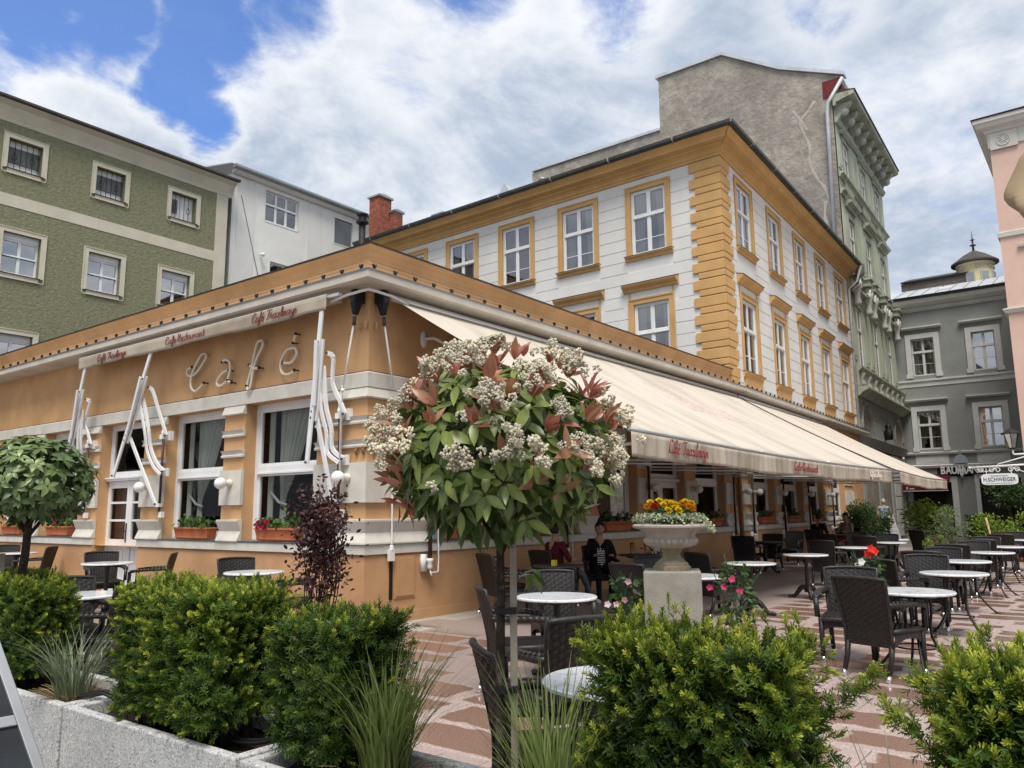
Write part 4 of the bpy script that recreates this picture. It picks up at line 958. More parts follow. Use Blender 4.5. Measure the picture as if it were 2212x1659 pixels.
MB().prism([(-.55, 13.02), (-.55, 13.12), (-1.0, 13.27), (-1.0, 13.17)], 1.35, 1.95).obj('roof_light', 'sign_white', gy, FY)
MB().prism([(-3.2, 13.85), (-3.2, 14.35), (-6, 15.2), (-6, 14)], -.95, 2.6).obj('upper_roof', 'roof_slate', gy, FY)
MB().prism([(-3.1, 14.35), (-3.1, 14.45), (-6, 15.3), (-6, 15.2)], -.95, 2.65).obj('upper_roof_edge', 'iron', gy, FY)
MB().box(-.95, 9, .4, 8, 0, 12.4).obj('house_core', 'room_dark', gy, FY)
MB().box(-.68, 1.16, .18, .2, .05, 2.75).obj('dark_doorway', 'room_dark', gy, FY)
MB().box(-1., -.0, -.02, .0, 0, .01).obj('door_step', 'grey_trim', gy, FY)
s = MB(); rect_frame(s, -.68, 1.16, .05, 2.75, .28, -.05, 0, False); rect_frame(s, 2.42, 4.2, .05, 2.9, .2, -.05, 0, False); s.obj('door_surround', 'grey_trim', gy, FY)
MB().tube([(2.95, .1, 0), (2.95, .1, 2.9)], .04, 6).tube([(3.6, .1, 0), (3.6, .1, 2.9)], .04, 6).obj('door_post', 'iron', gy, FY)
tw = thing('roof_turret', 'round yellow roof turret with dark cap and spire', 'turret', T(43, -2.78, 13))
MB().lathe([(.9, 13.2), (.9, 14.85), (.96, 14.9), (1.0, 15.0)], 28, (43, -2.78, 0)).obj('drum', 'yellow_tower', tw, I4, 'auto')
MB().lathe([(1.0, 14.98), (1.2, 15.02), (1.2, 15.10), (.95, 15.28), (.6, 15.55), (.2, 15.78), (.06, 15.85)], 28, (43, -2.78, 0)).obj('cap', 'roof_dark', tw, I4, 'auto')
MB().lathe([(.07, 15.8), (.05, 16.1), (.16, 16.14), (.16, 16.18), (.05, 16.22), (.045, 16.45), (.13, 16.48), (.04, 16.52), (.01, 17.0)], 10, (43, -2.78, 0)).obj('spire', 'roof_dark', tw, I4, True)
for k in range(8):
    an = R(190+k*45-20); M = T(43+.9*math.cos(an), -2.78+.9*math.sin(an), 0, math.degrees(an)+90)
    o = MB().box(-.22, .22, -.03, .02, 13.6, 14.45).obj('louvre_frame', 'cream', tw, M)
    for j in range(9): MB().box(-.18, .18, -.05, -.031, 13.66+j*.085, 13.72+j*.085).obj('louvre_slat', 'sign_line', o, M)
    an2 = an+R(22.5); M2 = T(43+.93*math.cos(an2), -2.78+.93*math.sin(an2), 14.72, math.degrees(an2)+90)
    MB().ball((0, 0, 0), .09, 8, 6, (1, .4, 1)).obj('rosette', 'cream', tw, M2, True)

# ================================================================ pink house at the right edge
pk = thing('pink_house', 'pink plastered house with white cornice at the right edge', 'house', T(24, -5.62))
PA = frame(24, -5.62, -90); PB = frame(24, -5.62, 180)
MB().box(0, 12, 0, 20, 0, 14.6).obj('wall', 'pink', pk, PA)
for F, s0, s1, k0, k1 in ((PA, 0, 12, -1, 0), (PB, -20, 0, 0, 1)):
    MB().prism([(0, 14.0), (.05, 14.0), (.05, 14.5), (.12, 14.55), (.15, 14.62), (.32, 14.7), (.36, 14.82), (.42, 14.86), (.42, 15.0), (0, 15.02)], s0, s1, k0, k1).obj('cornice', 'pink_trim', pk, F)
    MB().prism([(0, 15.021), (.45, 15.001), (.47, 15.04), (-3, 16.6), (-3, 16.5)], s0, s1, k0, k1).obj('roof', 'brown_metal', pk, F)
    MB().prism([(0, 10.70), (.06, 10.70), (.08, 10.86), (0, 10.9)], s0, s1, k0, k1).obj('string_course', 'pink_trim', pk, F)
    MB().prism([(0, 8.0), (.06, 8.0), (.14, 8.12), (.14, 8.16), (0, 8.2)], s0, s1, k0, k1).obj('string_course', 'pink_trim', pk, F)
MB().box(.02, .85, -.09, -.05, 13.9, 14.5).obj('frieze_block', 'pink_trim', pk, PA)
s = MB()
for k in range(4):
    an = R(45*k); s.box(-.2, .2, -.02, 0, -.02, .02) if False else s.tube([(.42+.2*math.cos(an), -.10, 14.2+.2*math.sin(an)), (.42-.2*math.cos(an), -.10, 14.2-.2*math.sin(an))], .022, 5)
s.tube([(.42+.2*math.cos(t), -.10, 14.2+.2*math.sin(t)) for t in np.linspace(0, 2*math.pi, 17)[:-1]], .025, 5, closed=True).obj('rosette', 'pink_trim', pk, PA)
MB().prism([(0, 10.25), (.1, 10.25), (.12, 10.33), (0, 10.35)], .5, 2.5).obj('window_hood', 'pink_trim', pk, PA)
# ================================================================ hand lettering
GLY = {'C': (.66, [[(.62, .82), (.5, .98), (.28, .95), (.1, .6), (.08, .25), (.22, .02), (.45, .03), (.65, .22)]]),
 'a': (.62, [[(.45, .42), (.3, .5), (.1, .35), (.08, .1), (.22, 0), (.4, .15), (.47, .48), (.45, .1), (.58, .02)]]),
 'f': (.40, [[(0, .1), (.2, .4), (.36, .9), (.28, 1.02), (.2, .85), (.16, .3), (.1, -.3), (0, -.35), (.05, -.1), (.25, .1), (.35, .15)], [(.05, .45), (.36, .45)]]),
 'e': (.50, [[(.08, .25), (.35, .3), (.4, .45), (.25, .5), (.08, .3), (.12, .05), (.28, 0), (.48, .12)]]),
 'é': (.50, [[(.08, .25), (.35, .3), (.4, .45), (.25, .5), (.08, .3), (.12, .05), (.28, 0), (.48, .12)], [(.25, .65), (.38, .85)]]),
 'T': (.62, [[(.05, .85), (.15, .98), (.45, .93), (.75, 1.0)], [(.45, .93), (.38, .4), (.25, .02), (.1, .05)]]),
 'r': (.42, [[(0, .1), (.12, .5), (.18, .42), (.3, .44), (.28, .1), (.42, .05)]]), 'x': (.5, [[(.05, .45), (.18, .45), (.3, .05), (.45, .05)], [(.45, .48), (.08, 0)]]),
 'l': (.34, [[(0, .1), (.2, .5), (.3, .95), (.2, 1.0), (.15, .7), (.15, .15), (.28, .02), (.36, .12)]]),
 'm': (.68, [[(0, .1), (.1, .48), (.14, .3), (.14, 0), (.16, .3), (.28, .5), (.34, .35), (.33, 0), (.36, .3), (.48, .5), (.55, .35), (.53, .08), (.66, .05)]]),
 'y': (.5, [[(.05, .48), (.1, .15), (.22, .08), (.38, .3), (.42, .48), (.38, .1), (.28, -.35), (.1, -.4), (.15, -.2), (.5, .1)]]),
 'R': (.62, [[(.1, 0), (.12, 1)], [(.05, .95), (.4, 1.0), (.52, .8), (.4, .55), (.15, .5), (.55, 0)]]), 's': (.45, [[(.4, .45), (.2, .5), (.1, .38), (.35, .2), (.3, .03), (.08, .05)]]),
 't': (.4, [[(.2, .9), (.18, .1), (.3, .02), (.4, .08)], [(.05, .55), (.38, .55)]]), 'u': (.55, [[(.06, .48), (.08, .1), (.2, 0), (.38, .15), (.42, .48), (.42, .08), (.52, .02)]]),
 'n': (.52, [[(.05, .48), (.07, 0), (.1, .3), (.25, .5), (.38, .4), (.38, .05), (.48, .03)]]), '-': (.36, [[(.05, .3), (.3, .3)]]), ' ': (.3, [])}
def script(mb, text, place, width, h, slant=.22, r=.008, n=3):
    """strokes of a handwritten line; place(u, v) maps metres along and up to a point"""
    tot = sum(GLY[c][0] for c in text); k = width/tot; x = 0
    for c in text:
        adv, sts = GLY[c]
        for st in sts: mb.tube([place((x+q[0])*k+q[1]*h*slant, q[1]*h) for q in spline(st, n)], r, 5)
        x += adv
    return mb
def textmesh(name, txt, size, M, mt, parent=None, depth=.004, shear=0, sx=1., align='CENTER', space=1., off=0.):
    cu = bpy.data.curves.new(name, 'FONT'); cu.body = txt; cu.size = size; cu.extrude = depth; cu.align_x = align; cu.align_y = 'CENTER'; cu.shear = shear; cu.space_character = space; cu.resolution_u = 3; cu.offset = off
    o = bpy.data.objects.new(name, cu)
    me = bpy.data.meshes.new_from_object(o); bpy.data.objects.remove(o)
    me.materials.clear(); me.materials.append(MT[mt])
    return link(name, me, parent, M @ Matrix.Diagonal((sx, 1, 1, 1)))
UP = Matrix.Rotation(R(90), 4, 'X')        # text upright, facing -y

# ================================================================ terrace awnings
def awning(label, F, s0, s1, zt, zb, out, texts, arms, faint=None):
    a = thing('awning', label, 'awning', F @ Matrix.Translation((s0, -.2, zt)), 'cream awnings along the terrace')
    bow = lambda s: -.055*math.sin(math.pi*(s-s0)/(s1-s0))
    def surf(u, v):
        sag = .06*math.sin(math.pi*v)*(1+.35*math.sin(u*(s1-s0)*1.9)); fold = .009*math.sin(u*57)*v+.006*math.sin(u*131+v*3)*v
        return (s0+u*(s1-s0), -.2-v*(out-.2), zt+(zb-zt)*v-sag+fold+bow(s0+u*(s1-s0))*v)
    for k in range(1, int((s1-s0)/1.2)):
        u = k*1.2/(s1-s0); MB().tube([(lambda q: (q[0], q[1], q[2]+.003))(surf(u, v)) for v in np.linspace(.02, .99, 15)], .0035, 5).obj('canopy_seam', 'awning', a, F)
    MB().grid(surf, 90, 14).obj('canopy', 'awning', a, F, True, solid=.004)
    MB().tube([(s0-.1, -.18, zt+.02), (s1+.1, -.18, zt+.02)], .045, 10).obj('roller', 'enamel', a, F, True)
    MB().tube([(s, -out-.012, zb+bow(s)) for s in np.linspace(s0-.02, s1+.02, 25)], .024, 8).obj('front_bar', 'zinc', a, F, True)
    vh = .27
    def val(u, v): 
        s = s0+u*(s1-s0); w = math.sin(s*7.3)+.6*math.sin(s*15.7+1)+.5*math.sin(s*2.9)+.9*math.sin(s*31+2*math.sin(s*3))
        return (s, -out-.03-.016*v**.6*w, zb+bow(s)-.02-v*vh*(1+.05*math.sin(s*1.7)))
    MB().grid(val, 420, 6).obj('valance', 'valance', a, F, True, solid=.003)
    for txt, c, w, h, mt in texts:
        b = MB(); script(b, txt, lambda u, v: (c-w/2+u, -out-.062-.016*(.5)*(math.sin((c-w/2+u)*7.3)+.6*math.sin((c-w/2+u)*15.7+1)+.5*math.sin((c-w/2+u)*2.9)), zb+bow(c-w/2+u)-.20+v), w, h, r=.008)
        b.obj('valance_lettering', mt, a, F)
    if faint:
        u0, v0, w, h, mt = faint; b = MB()
        script(b, 'Café Traxlmayr', lambda u, v: (lambda q: (q[0], q[1], q[2]+.004))(surf((u0+u-s0)/(s1-s0), v0-v)), w, h, r=.009)
        b.obj('faded_lettering', mt, a, F)
    for x in arms:
        b = MB(); b.tube([(x, -.12, 2.36), (x+1.5, -1.9, 2.33), (x+.15, -out+.05, zb-.02)], .022, 6); b.tube([(x, -.12, 2.30), (x+1.5, -1.9, 2.27)], .016, 6); b.ball((x+1.5, -1.9, 2.3), .04, 8, 6)
        b.obj('folding_arm', 'enamel', a, F, True)
    return a
awning('long cream awning sloping over the terrace beside the flowering tree', FR, .32, 12.75, 4.42, 2.33, 3.85,
       [('Café Traxlmayr', 1.72, 1.15, .16, 'lettering'), ('Cafe-Restaurant', 6.3, 1.2, .14, 'lettering'), ('Café Traxlmayr', 11.05, 1.0, .13, 'lettering_faint')], (1.14, 4.4, 7.88, 10.2, 12.3), (5.6, .56, 2.6, .30, 'lettering_faint'))
awning('shorter cream awning at the far end of the terrace', HR, .12, 8.4, 4.42, 2.33, 3.92, [], (.95, 3.77, 6.6), (2.6, .55, 2.4, .2, 'lettering_faint'))
# wall-mounted crank rods under the awnings
def crank_rod(F, x, lab, z0=.78, top=2.42):
    t = thing('awning_crank_rod', lab, 'crank rod', F @ Matrix.Translation((x, -.12, z0)), 'dark crank rods on the terrace wall')
    MB().tube([(x, -.12, z0), (x, -.12, top)], .028, 8).obj('rod', 'brown_metal', t, F, True)
    MB().box(x-.05, x+.05, -.16, -.03, top-.04, top+.06).box(x-.16, x+.05, -.12, -.05, top+.0, top+.05).ball((x-.02, -.14, top+.08), .05, 8, 6).obj('top_bracket', 'enamel', t, F)
    MB().lathe([(.035, z0-.13), (.045, z0-.10), (.035, z0-.04), (.05, z0-.02), (.05, z0+.02)], 10, (x, -.12, 0)).tube([(x, -.12, z0-.12), (x, -.14, z0-.2), (x+.02, -.14, z0-.22)], .014, 6).box(x-.12, x-.03, -.09, -.028, z0-.16, z0+.08).obj('gear_foot', 'enamel', t, F, True)
    MB().tube([(x+.02, -.13, z0-.18), (x+.16, -.13, z0-.18), (x+.17, -.13, z0+.0), (x+.17, -.10, z0+.75), (x+.05, -.10, z0+.78)], .011, 6).obj('crank_handle', 'enamel', t, F, True)
for k, (F, x, w) in enumerate(((FR, 1.14, 'right of the orange wall hatch'), (FR, 4.7, 'behind the seated woman'), (FR, 7.88, 'left of the terrace door'), (FR, 12.55, 'just left of the orange drainpipe'), (HR, .95, 'just right of the orange drainpipe'), (HR, 3.77, 'third along from the orange drainpipe'), (HR, 6.5, 'fourth along from the orange drainpipe'), (HR, 9.64, 'farthest along the terrace wall'))):
    crank_rod(F, x, 'dark crank rod on the wall '+w)
# bracket below the eave
br = thing('wall_bracket', 'white stay arm on a wall rosette under the long awning', 'bracket', FR @ Matrix.Translation((1.08, 0, 4.0)))
MB().lathe([(.03, -.12), (.09, -.07), (.10, 0), (.09, .08), (.02, .13)], 8, (0, 0, 0)).obj('rosette', 'enamel', br, FR @ Matrix.Translation((1.08, -.01, 4.0)) @ Matrix.Diagonal((.7, .25, 1, 1)), True)
MB().tube([(1.1, -.02, 4.02), (1.2, -.12, 4.03), (1.25, -.16, 4.0), (1.75, -.9, 3.45)], .025, 8).obj('stay', 'enamel', br, FR, True)
# gear boxes at the corner under the eave, with crank bars
for F, x, sg, lab in ((FL, -.12, -1, 'left of the corner'), (FR, .12, 1, 'right of the corner')):
    t = thing('awning_gear', 'black awning gear box with white crank bar under the eave '+lab, 'awning gear', F @ Matrix.Translation((x, -.15, 4.3)), 'awning gears at the cafe corner')
    MB().box(x-.05, x+.05, -.20, -.02, 4.34, 4.52).hexa([(x-.025, -.19, 4.17), (x+.025, -.19, 4.17), (x+.025, -.11, 4.17), (x-.025, -.11, 4.17)], [(x-.052, -.21, 4.35), (x+.052, -.21, 4.35), (x+.052, -.06, 4.35), (x-.052, -.06, 4.35)]).obj('housing', 'cable', t, F, bev=.01)
    MB().ball((x, -.2, 4.40), .055, 10, 7, (.8, 1, 1.3)).tube([(x, -.16, 4.14), (x+sg*.015, -.16, 4.02)], .025, 8).obj('gear', 'metal_dark', t, F, True)
    MB().tube([(x+sg*.01, -.16, 4.08), (x+sg*.22, -.15, 3.16)], .014, 6).obj('crank_bar', 'enamel', t, F, True)
    if sg < 0:
        MB().tube([(x-.22, -.15, 3.2), (x-.225, -.15, 3.12), (x-.24, -.15, 3.10), (x-.245, -.15, 2.0)], .016, 6).ball((x-.225, -.15, 3.13), .03, 8, 6).obj('lower_bar', 'enamel', t, F, True)
tag(MB().tube([(.46, -.30, 4.36), (.14, -.30, 4.42), (-.12, -.27, 4.44), (-.24, -.24, 4.45), (-.27, -.12, 4.44), (-.30, .14, 4.42), (-.32, .46, 4.37)], .02, 8).obj('corner_conduit', 'enamel', None, I4, True), 'white conduit bent round the cafe corner under the eave', 'conduit')

# ---- retracted awning on the left facade
la = thing('retracted_awning', 'rolled-up cream awning strip with red lettering under the left eave', 'awning', FL @ Matrix.Translation((-7.8, -.3, 4.4)))
MB().tube([(-7.85, -.16, 4.45), (-.42, -.16, 4.45)], .06, 10).obj('roller', 'awning', la, FL, True)
MB().box(-7.8, -.45, -.40, -.34, 4.43, 4.47).box(-.45, -.22, -.38, -.30, 4.42, 4.46).obj('front_bar', 'enamel', la, FL)
def lval(u, v):
    s = -7.8+u*7.36; return (s, -.405-.012*v*(math.sin(s*6.1)+.5*math.sin(s*13)), 4.45-v*(.215+.012*math.sin(s*2.3)))
MB().grid(lval, 130, 4).obj('valance', 'valance', la, FL, True, solid=.003)
for txt, c, w, h, sl in (('Café Traxlmayr', -1.62, 1.08, .145, .22), ('Cafe-Restaurant', -4.02, 1.18, .13, .03), ('Café Traxlmayr', -6.47, 1.08, .13, .22)):
    b = MB(); script(b, txt, lambda u, v: (c-w/2+u, -.424-.006*(math.sin((c-w/2+u)*6.1)+.5*math.sin((c-w/2+u)*13)), 4.30+v), w, h, slant=sl, r=.007); b.obj('valance_lettering', 'lettering', la, FL)
def flat(b, pts, w=.028, d=.022):
    """flat bar along points in the facade plane"""
    for (s0, o0, z0), (s1, o1, z1) in zip(pts, pts[1:]):
        v = Vector((s1-s0, 0, z1-z0)); p = Vector((-v.z, 0, v.x)).normalized()*w/2
        b.hexa([(s0-p.x, -o0-d, z0-p.z), (s0+p.x, -o0-d, z0+p.z), (s0+p.x, -o0, z0+p.z), (s0-p.x, -o0, z0-p.z)], [(s1-p.x, -o1-d, z1-p.z), (s1+p.x, -o1-d, z1+p.z), (s1+p.x, -o1, z1+p.z), (s1-p.x, -o1, z1-p.z)])
    return b
def arm_set(lab, rod, top, low, rz0):
    L = lambda f: top+(low-top)*f         # along the main bar
    def P(y, z, o): return (-y, o, z)
    zf = lambda f: 4.25-2.12*f
    k = (low-rod)/1.3; e = .02 if low-rod > 1 else .015
    bolts = []
    t = flat(MB(), [P(L(0), zf(0), .37), P(L(1), zf(1), .30)], .075, .03).obj('scissor_arm', 'paint_white', la, FL, bev=.004); t['label'] = lab
    flat(MB(), [P(L(.18)-.04, zf(.18)-.02, .33), P(L(.72)-.03, zf(.72), .27)], .07, .03).obj('second_bar', 'paint_white', t, FL, bev=.004)
    pv = (L(.26)-.07, zf(.26)-.03)
    A = [P(pv[0], pv[1], .24), P(pv[0]-.10, pv[1]-.08, .22), P(rod+.10, 3.25, .17), P(rod-.02, 3.0, .14), P(rod-.12, 2.80, .12)]
    flat(MB(), [tuple(q) for q in spline(A, 4)], .06, .03).obj('upper_curve', 'paint_white', t, FL)
    B = [P(L(.36)-.05, zf(.36), .26), P((L(.36)+rod)/2+.05, 2.95, .22), P(rod+.28*max(k, .35), 2.6, .17), P(rod+.10, 2.33, .14), P(rod-.12, 2.18, .12)]
    flat(MB(), [tuple(q) for q in spline(B, 5)], .06, .03).obj('lower_curve', 'paint_white', t, FL)
    flat(MB(), [P(L(.66), zf(.66), .26), P(rod+.10, 1.62, .12)], .06, .03).obj('stay_bar', 'paint_white', t, FL)
    flat(MB(), [tuple((q[0]-.07, q[1]+.03, q[2]-.05)) for q in spline(B, 5)], .05, .025).obj('lower_curve', 'paint_white', t, FL)
    flat(MB(), [P(L(.20)-.02, zf(.20), .42), P(L(.60)+.05*k-.05, zf(.60)-.05, .34)], .06, .025).obj('outer_bar', 'paint_white', t, FL)
    MB().tube([P2 for P2 in ((-rod, -.12, 1.50), (-rod, -.12, 2.80))], .022, 8).obj('rod', 'brown_metal', t, FL, True)
    MB().box(-rod-.06, -rod+.02, -.16, -.06, 2.74, 2.82).lathe([(.03, 2.8), (.045, 2.85), (.02, 2.95)], 8, (-rod, -.12, 0)).box(-rod+.03, -rod+.14, -.09, -.055, 2.10, 2.24).box(-rod+.08, -rod+.14, -.09, -.012, 2.72, 2.88).box(-rod-.12, -rod+.02, -.15, -.09, 1.58, 1.64).box(-rod-.02, -rod+.07, -.12, -.06, 1.40, 1.50).obj('brackets', 'enamel', t, FL)
    bb = MB()
    for y, z, o in ((L(.2), zf(.2)-.02, .37), (pv[0], pv[1], .26), (L(1)+.0, zf(1)+.02, .33), (L(.7), zf(.7), .33), (L(.66), zf(.66), .33), (rod-.10, 2.80, .15), (rod-.10, 2.18, .15), (rod+.08, 1.63, .15)):
        bb.ball((-y, -o-.012, z), .02, 8, 6)
    bb.obj('bolts', 'metal_dark', t, FL, True)
arm_set('folded white awning arm in front of the white glazed door', 5.02, 5.12, 6.30, 1.5)
arm_set('folded white awning arm nearest the cafe corner', .42, .55, .86, 1.5)
arm_set('folded white awning arm farthest left above the round-crowned tree', 7.75, 7.55, 8.35, 1.5)

# ================================================================ globe lamps
def globe(F, x, z, lab):
    t = thing('globe_lamp', lab, 'wall lamp', F @ Matrix.Translation((x, -.055, z)), 'white globe lamps on the cafe walls')
    k = F @ Matrix.Translation((x, 0, z)) @ Matrix.Rotation(R(90), 4, 'X')
    MB().lathe([(.05, .055), (.06, .06), (.062, .085), (.05, .11), (.05, .15), (.058, .16)], 16).obj('socket', 'tube_cream', t, k, 'auto')
    MB().ball((x, -.235, z-.005), .092, 20, 14).obj('globe', 'opal', t, F, True)
for F, x, lab in ((FL, -.30, 'on the corner pier beside the crank rod'), (FL, -3.06, 'between the two large left windows'), (FL, -5.52, 'behind the awning arm beside the white door'), (FL, -7.9, 'left of the white door'), (FR, 3.2, 'first along the terrace wall behind the flowering tree'), (FR, 5.5, 'behind the seated woman on the terrace wall'), (FR, 7.98, 'left of the terrace door'), (FR, 10.16, 'right of the terrace door'),
                  (HR, .30, 'on the pale plate right of the orange drainpipe'), (HR, 1.22, 'at the right end of the plate by the orange drainpipe'), (HR, 3.5, 'second pier right of the orange drainpipe'), (HR, 6.45, 'third pier right of the orange drainpipe'), (HR, 9.2, 'farthest along the terrace wall')):
    globe(F, x, 1.93, 'white globe wall lamp '+lab)

# ================================================================ tables and chairs
def weave(b, fn, rows, ribs, amp, fill=.94):
    """basket weave on a surface fn(u, v) -> (point, normal)"""
    n = ribs*2
    for i in range(rows):
        v0, v1 = (i+.5-fill/2)/rows, (i+.5+fill/2)/rows; base = len(b.v)
        for j in range(n+1):
            a = amp*math.cos(math.pi*(j/2+i)) if j % 2 == 0 else 0
            for v in (v0, (v0+v1)/2, v1):
                p, nn = fn(j/n, v); q = .0015 if v == (v0+v1)/2 else 0
                s_ = 1 if a >= 0 else -1
                b.v.append(tuple(p+nn*(a+(q if j % 2 == 0 else 0)*s_)))
        for j in range(n):
            for k in range(2):
                p = base+j*3+k; b.f.append((p, p+3, p+4, p+1)); b.m.append(b.cur)
    return b
def chair_meshes():
    d = {}
    def back(u, v):
        y = (u-.5)*2; z = .27+v*.575; rk = max(0, (z-.40)/.45)
        p = Vector((-.225-.10*rk**1.15-.035*(1-y*y)*rk, y*(.215+.035*rk), z+.012*(1-y*y)*v)); return p, Vector((-1, 0, -.2)).normalized()
    b = MB(); weave(b, back, 25, 12, .0075)
    b.grid(lambda u, v: back(u, v)[0], 8, 8)
    d['backrest'] = b.mesh('backrest', 'wicker', True)
    rim = [back(u, v)[0] for u, v in [(0, k/8) for k in range(9)]+[(k/10, 1) for k in range(1, 10)]+[(1, 1-k/8) for k in range(9)]]
    d['back_rim'] = MB().tube(rim, .016, 8).mesh('back_rim', 'wicker_grey', True)
    b = MB(); weave(b, lambda u, v: (Vector((-.215+u*.475, (v-.5)*.45, .425-.012*math.sin(math.pi*u))), Vector((0, 0, 1))), 20, 11, .004)
    b.box(-.21, .25, -.22, .22, .38, .405); b.tube([(-.21, -.225, .40), (.25, -.225, .40), (.265, -.2, .40), (.265, .2, .40), (.25, .225, .40), (-.21, .225, .40)], .026, 8)
    for sg in (-1, 1):
        b.grid(lambda u, v: (-.21+u*.46, sg*.232, .39-v*(.05+.07*abs(2*u-1)**2)), 10, 2)
    b.grid(lambda u, v: (.255, -.23+u*.46, .39-v*(.04+.07*abs(2*u-1)**2)), 10, 2)
    d['seat'] = b.mesh('seat', 'wicker', True)
    for sg, nm in ((-1, 'armR'), (1, 'armL')):
        b = MB(); A = [(-.275, sg*.235, .655), (-.10, sg*.262, .652), (.10, sg*.268, .645), (.24, sg*.262, .625)]
        q = spline(A, 4)
        for i in range(len(q)-1):
            (x0, y0, z0), (x1, y1, z1) = q[i], q[i+1]
            for e in (0,): b.hexa([(x0, y0-.03, z0-.045), (x1, y1-.03, z1-.045), (x1, y1+.03, z1-.045), (x0, y0+.03, z0-.045)], [(x0, y0-.03, z0-.004), (x1, y1-.03, z1-.004), (x1, y1+.03, z1-.004), (x0, y0+.03, z0-.004)])
        P_ = lambda u, v: (Vector((-.27+u*.51, sg*(.235+.034*math.sin(math.pi*min(1, u*1.1)))+(v-.5)*.058, .656-.03*u*u)), Vector((0, 0, 1)))
        weave(b, P_, 3, 22, .003); b.tube([(.24, sg*.262, .6), (.248, sg*.255, .42)], .026, 8)
        d[nm] = b.mesh('arm', 'wicker_grey', True)
    d['legF'] = MB().tube([(0, 0, .42), (0, 0, .2), (.004, 0, .055)], [.026, .024, .021], 8).mesh('leg', 'wicker', True)
    d['legR'] = MB().tube([(0, 0, .30), (-.02, 0, .18), (-.075, 0, .052)], [.026, .024, .021], 8).mesh('leg', 'wicker', True)
    d['tipF'] = MB().lathe([(.0215, .0), (.022, .004), (.0225, .056)], 10, (.004, 0, 0)).mesh('foot_tip', 'chrome', True)
    d['tipR'] = MB().tube([(-.076, 0, .054), (-.10, 0, 0)], [.0215, .022], 10).mesh('foot_tip', 'chrome', True)
    return d
CH = chair_meshes()
CHL = []
def chair(x, y, ang, label):
    M = T(x, y, 0, ang); t = thing('wicker_chair', label, 'chair', M, 'dark wicker armchairs of the cafe')
    for nm in ('backrest', 'seat'): link(nm, CH[nm], t, M, kind='stuff')
    link('back_rim', CH['back_rim'], t, M); link('arm', CH['armL'], t, M); link('arm', CH['armR'], t, M)
    for sg in (-1, 1):
        m = M @ Matrix.Translation((.245, sg*.225, 0)); l = link('leg', CH['legF'], t, m); link('foot_tip', CH['tipF'], l, m)
        m = M @ Matrix.Translation((-.215, sg*.205, 0)); l = link('leg', CH['legR'], t, m); link('foot_tip', CH['tipR'], l, m)
    return t
def at_back(tx, ty, ang, label):     # placed by the top of its backrest
    c, s = math.cos(R(ang)), math.sin(R(ang)); return chair(tx+.31*c, ty+.31*s, ang, label)
TM = {}
TM['top'] = MB().lathe([(.30, .0), (.352, .002), (.36, .008), (.36, .02), (.352, .026), (.0001, .0262)], 48).mesh('table_top', 'marble', True); TM['top'].set_sharp_from_angle(angle=R(30))
TM['topd'] = MB().lathe([(.30, .0), (.352, .002), (.36, .008), (.36, .02), (.352, .026), (.0001, .0262)], 40).mesh('table_top', 'metal_dark', True)
TM['sub'] = MB().lathe([(.2, -.03), (.22, -.015), (.22, 0)], 24).mesh('top_plate', 'iron', True)
TM['ped'] = MB().lathe([(.05, .10), (.055, .14), (.035, .17), (.045, .20), (.032, .23), (.03, .28), (.04, .30), (.028, .33), (.028, .60), (.05, .66), (.12, .685)], 14).mesh('pedestal', 'iron', True)
def cfoot(): 
    b = MB(); P = spline([(.02, 0, .18), (.10, 0, .17), (.17, 0, .09), (.22, 0, .035), (.29, 0, .03)], 4)
    b.tube(P, [.045-.022*abs(k/(len(P)-1)-.0) for k in range(len(P))], 7); b.ball((.29, 0, .026), .03, 8, 6, (1.3, 1.2, .85)); b.ball((.13, 0, .15), .035, 8, 6); return b.mesh('foot', 'iron', True)
TM['foot'] = cfoot()
P = spline([(.06, 0, .69), (.13, 0, .66), (.15, 0, .55), (.13, 0, .38), (.16, 0, .25), (.27, 0, .09), (.36, 0, .012)], 4)
TM['leg'] = MB().tube(P, .0125, 7).box(.34, .40, -.02, .02, 0, .014).mesh('leg', 'iron', True)
TM['ring'] = MB().tube([(.17*math.cos(t), .17*math.sin(t), .22) for t in np.linspace(0, 2*math.pi, 37)[:-1]], .008, 6, closed=True).mesh('stretcher_ring', 'iron', True)
def table(x, y, label, kind='ped', top='top', z=.71, rot=0):
    t = thing('bistro_table', label, 'table', T(x, y), 'round bistro tables of the cafe'); M = T(x, y, 0, rot); s = Matrix.Diagonal((1, 1, (z-.026)/.684, 1))
    link('table_top', TM[top], t, T(x, y, z-.026)); link('top_plate', TM['sub'], t, T(x, y, z-.026))
    if kind == 'ped':
        link('pedestal', TM['ped'], t, M @ s)
        for k in range(3): link('foot', TM['foot'], t, M @ T(0, 0, 0, 120*k))
    else:
        for k in range(4): link('leg', TM['leg'], t, M @ T(0, 0, 0, 90*k) @ s)
        link('stretcher_ring', TM['ring'], t, M)
table(-1.39, -4.02, 'white marble bistro table behind the tree trunk, left of the stone urn', rot=200)
table(.72, -6.48, 'white marble bistro table behind the nearest wicker armchair on the right', 'leg', rot=20)
table(3.19, -6.45, 'second white bistro table in the right front row, wire legs with ring', 'leg', rot=55)
table(5.61, -6.2, 'third white bistro table in the right front row, half hidden by chairs', 'leg', rot=10)
table(8.29, -6.23, 'fourth white bistro table in the right front row', 'leg', rot=35)
table(10.7, -6.23, 'fifth white bistro table in the right front row, yellow ashtray below', 'leg', rot=70)
table(14.6, -6.2, 'farthest white bistro table at the right edge', 'leg', rot=15)
table(1.29, -4.1, 'white bistro table half hidden behind the stone urn plinth', rot=30)
table(3.74, -3.82, 'white bistro table on cast pedestal just right of the stone urn', rot=280)
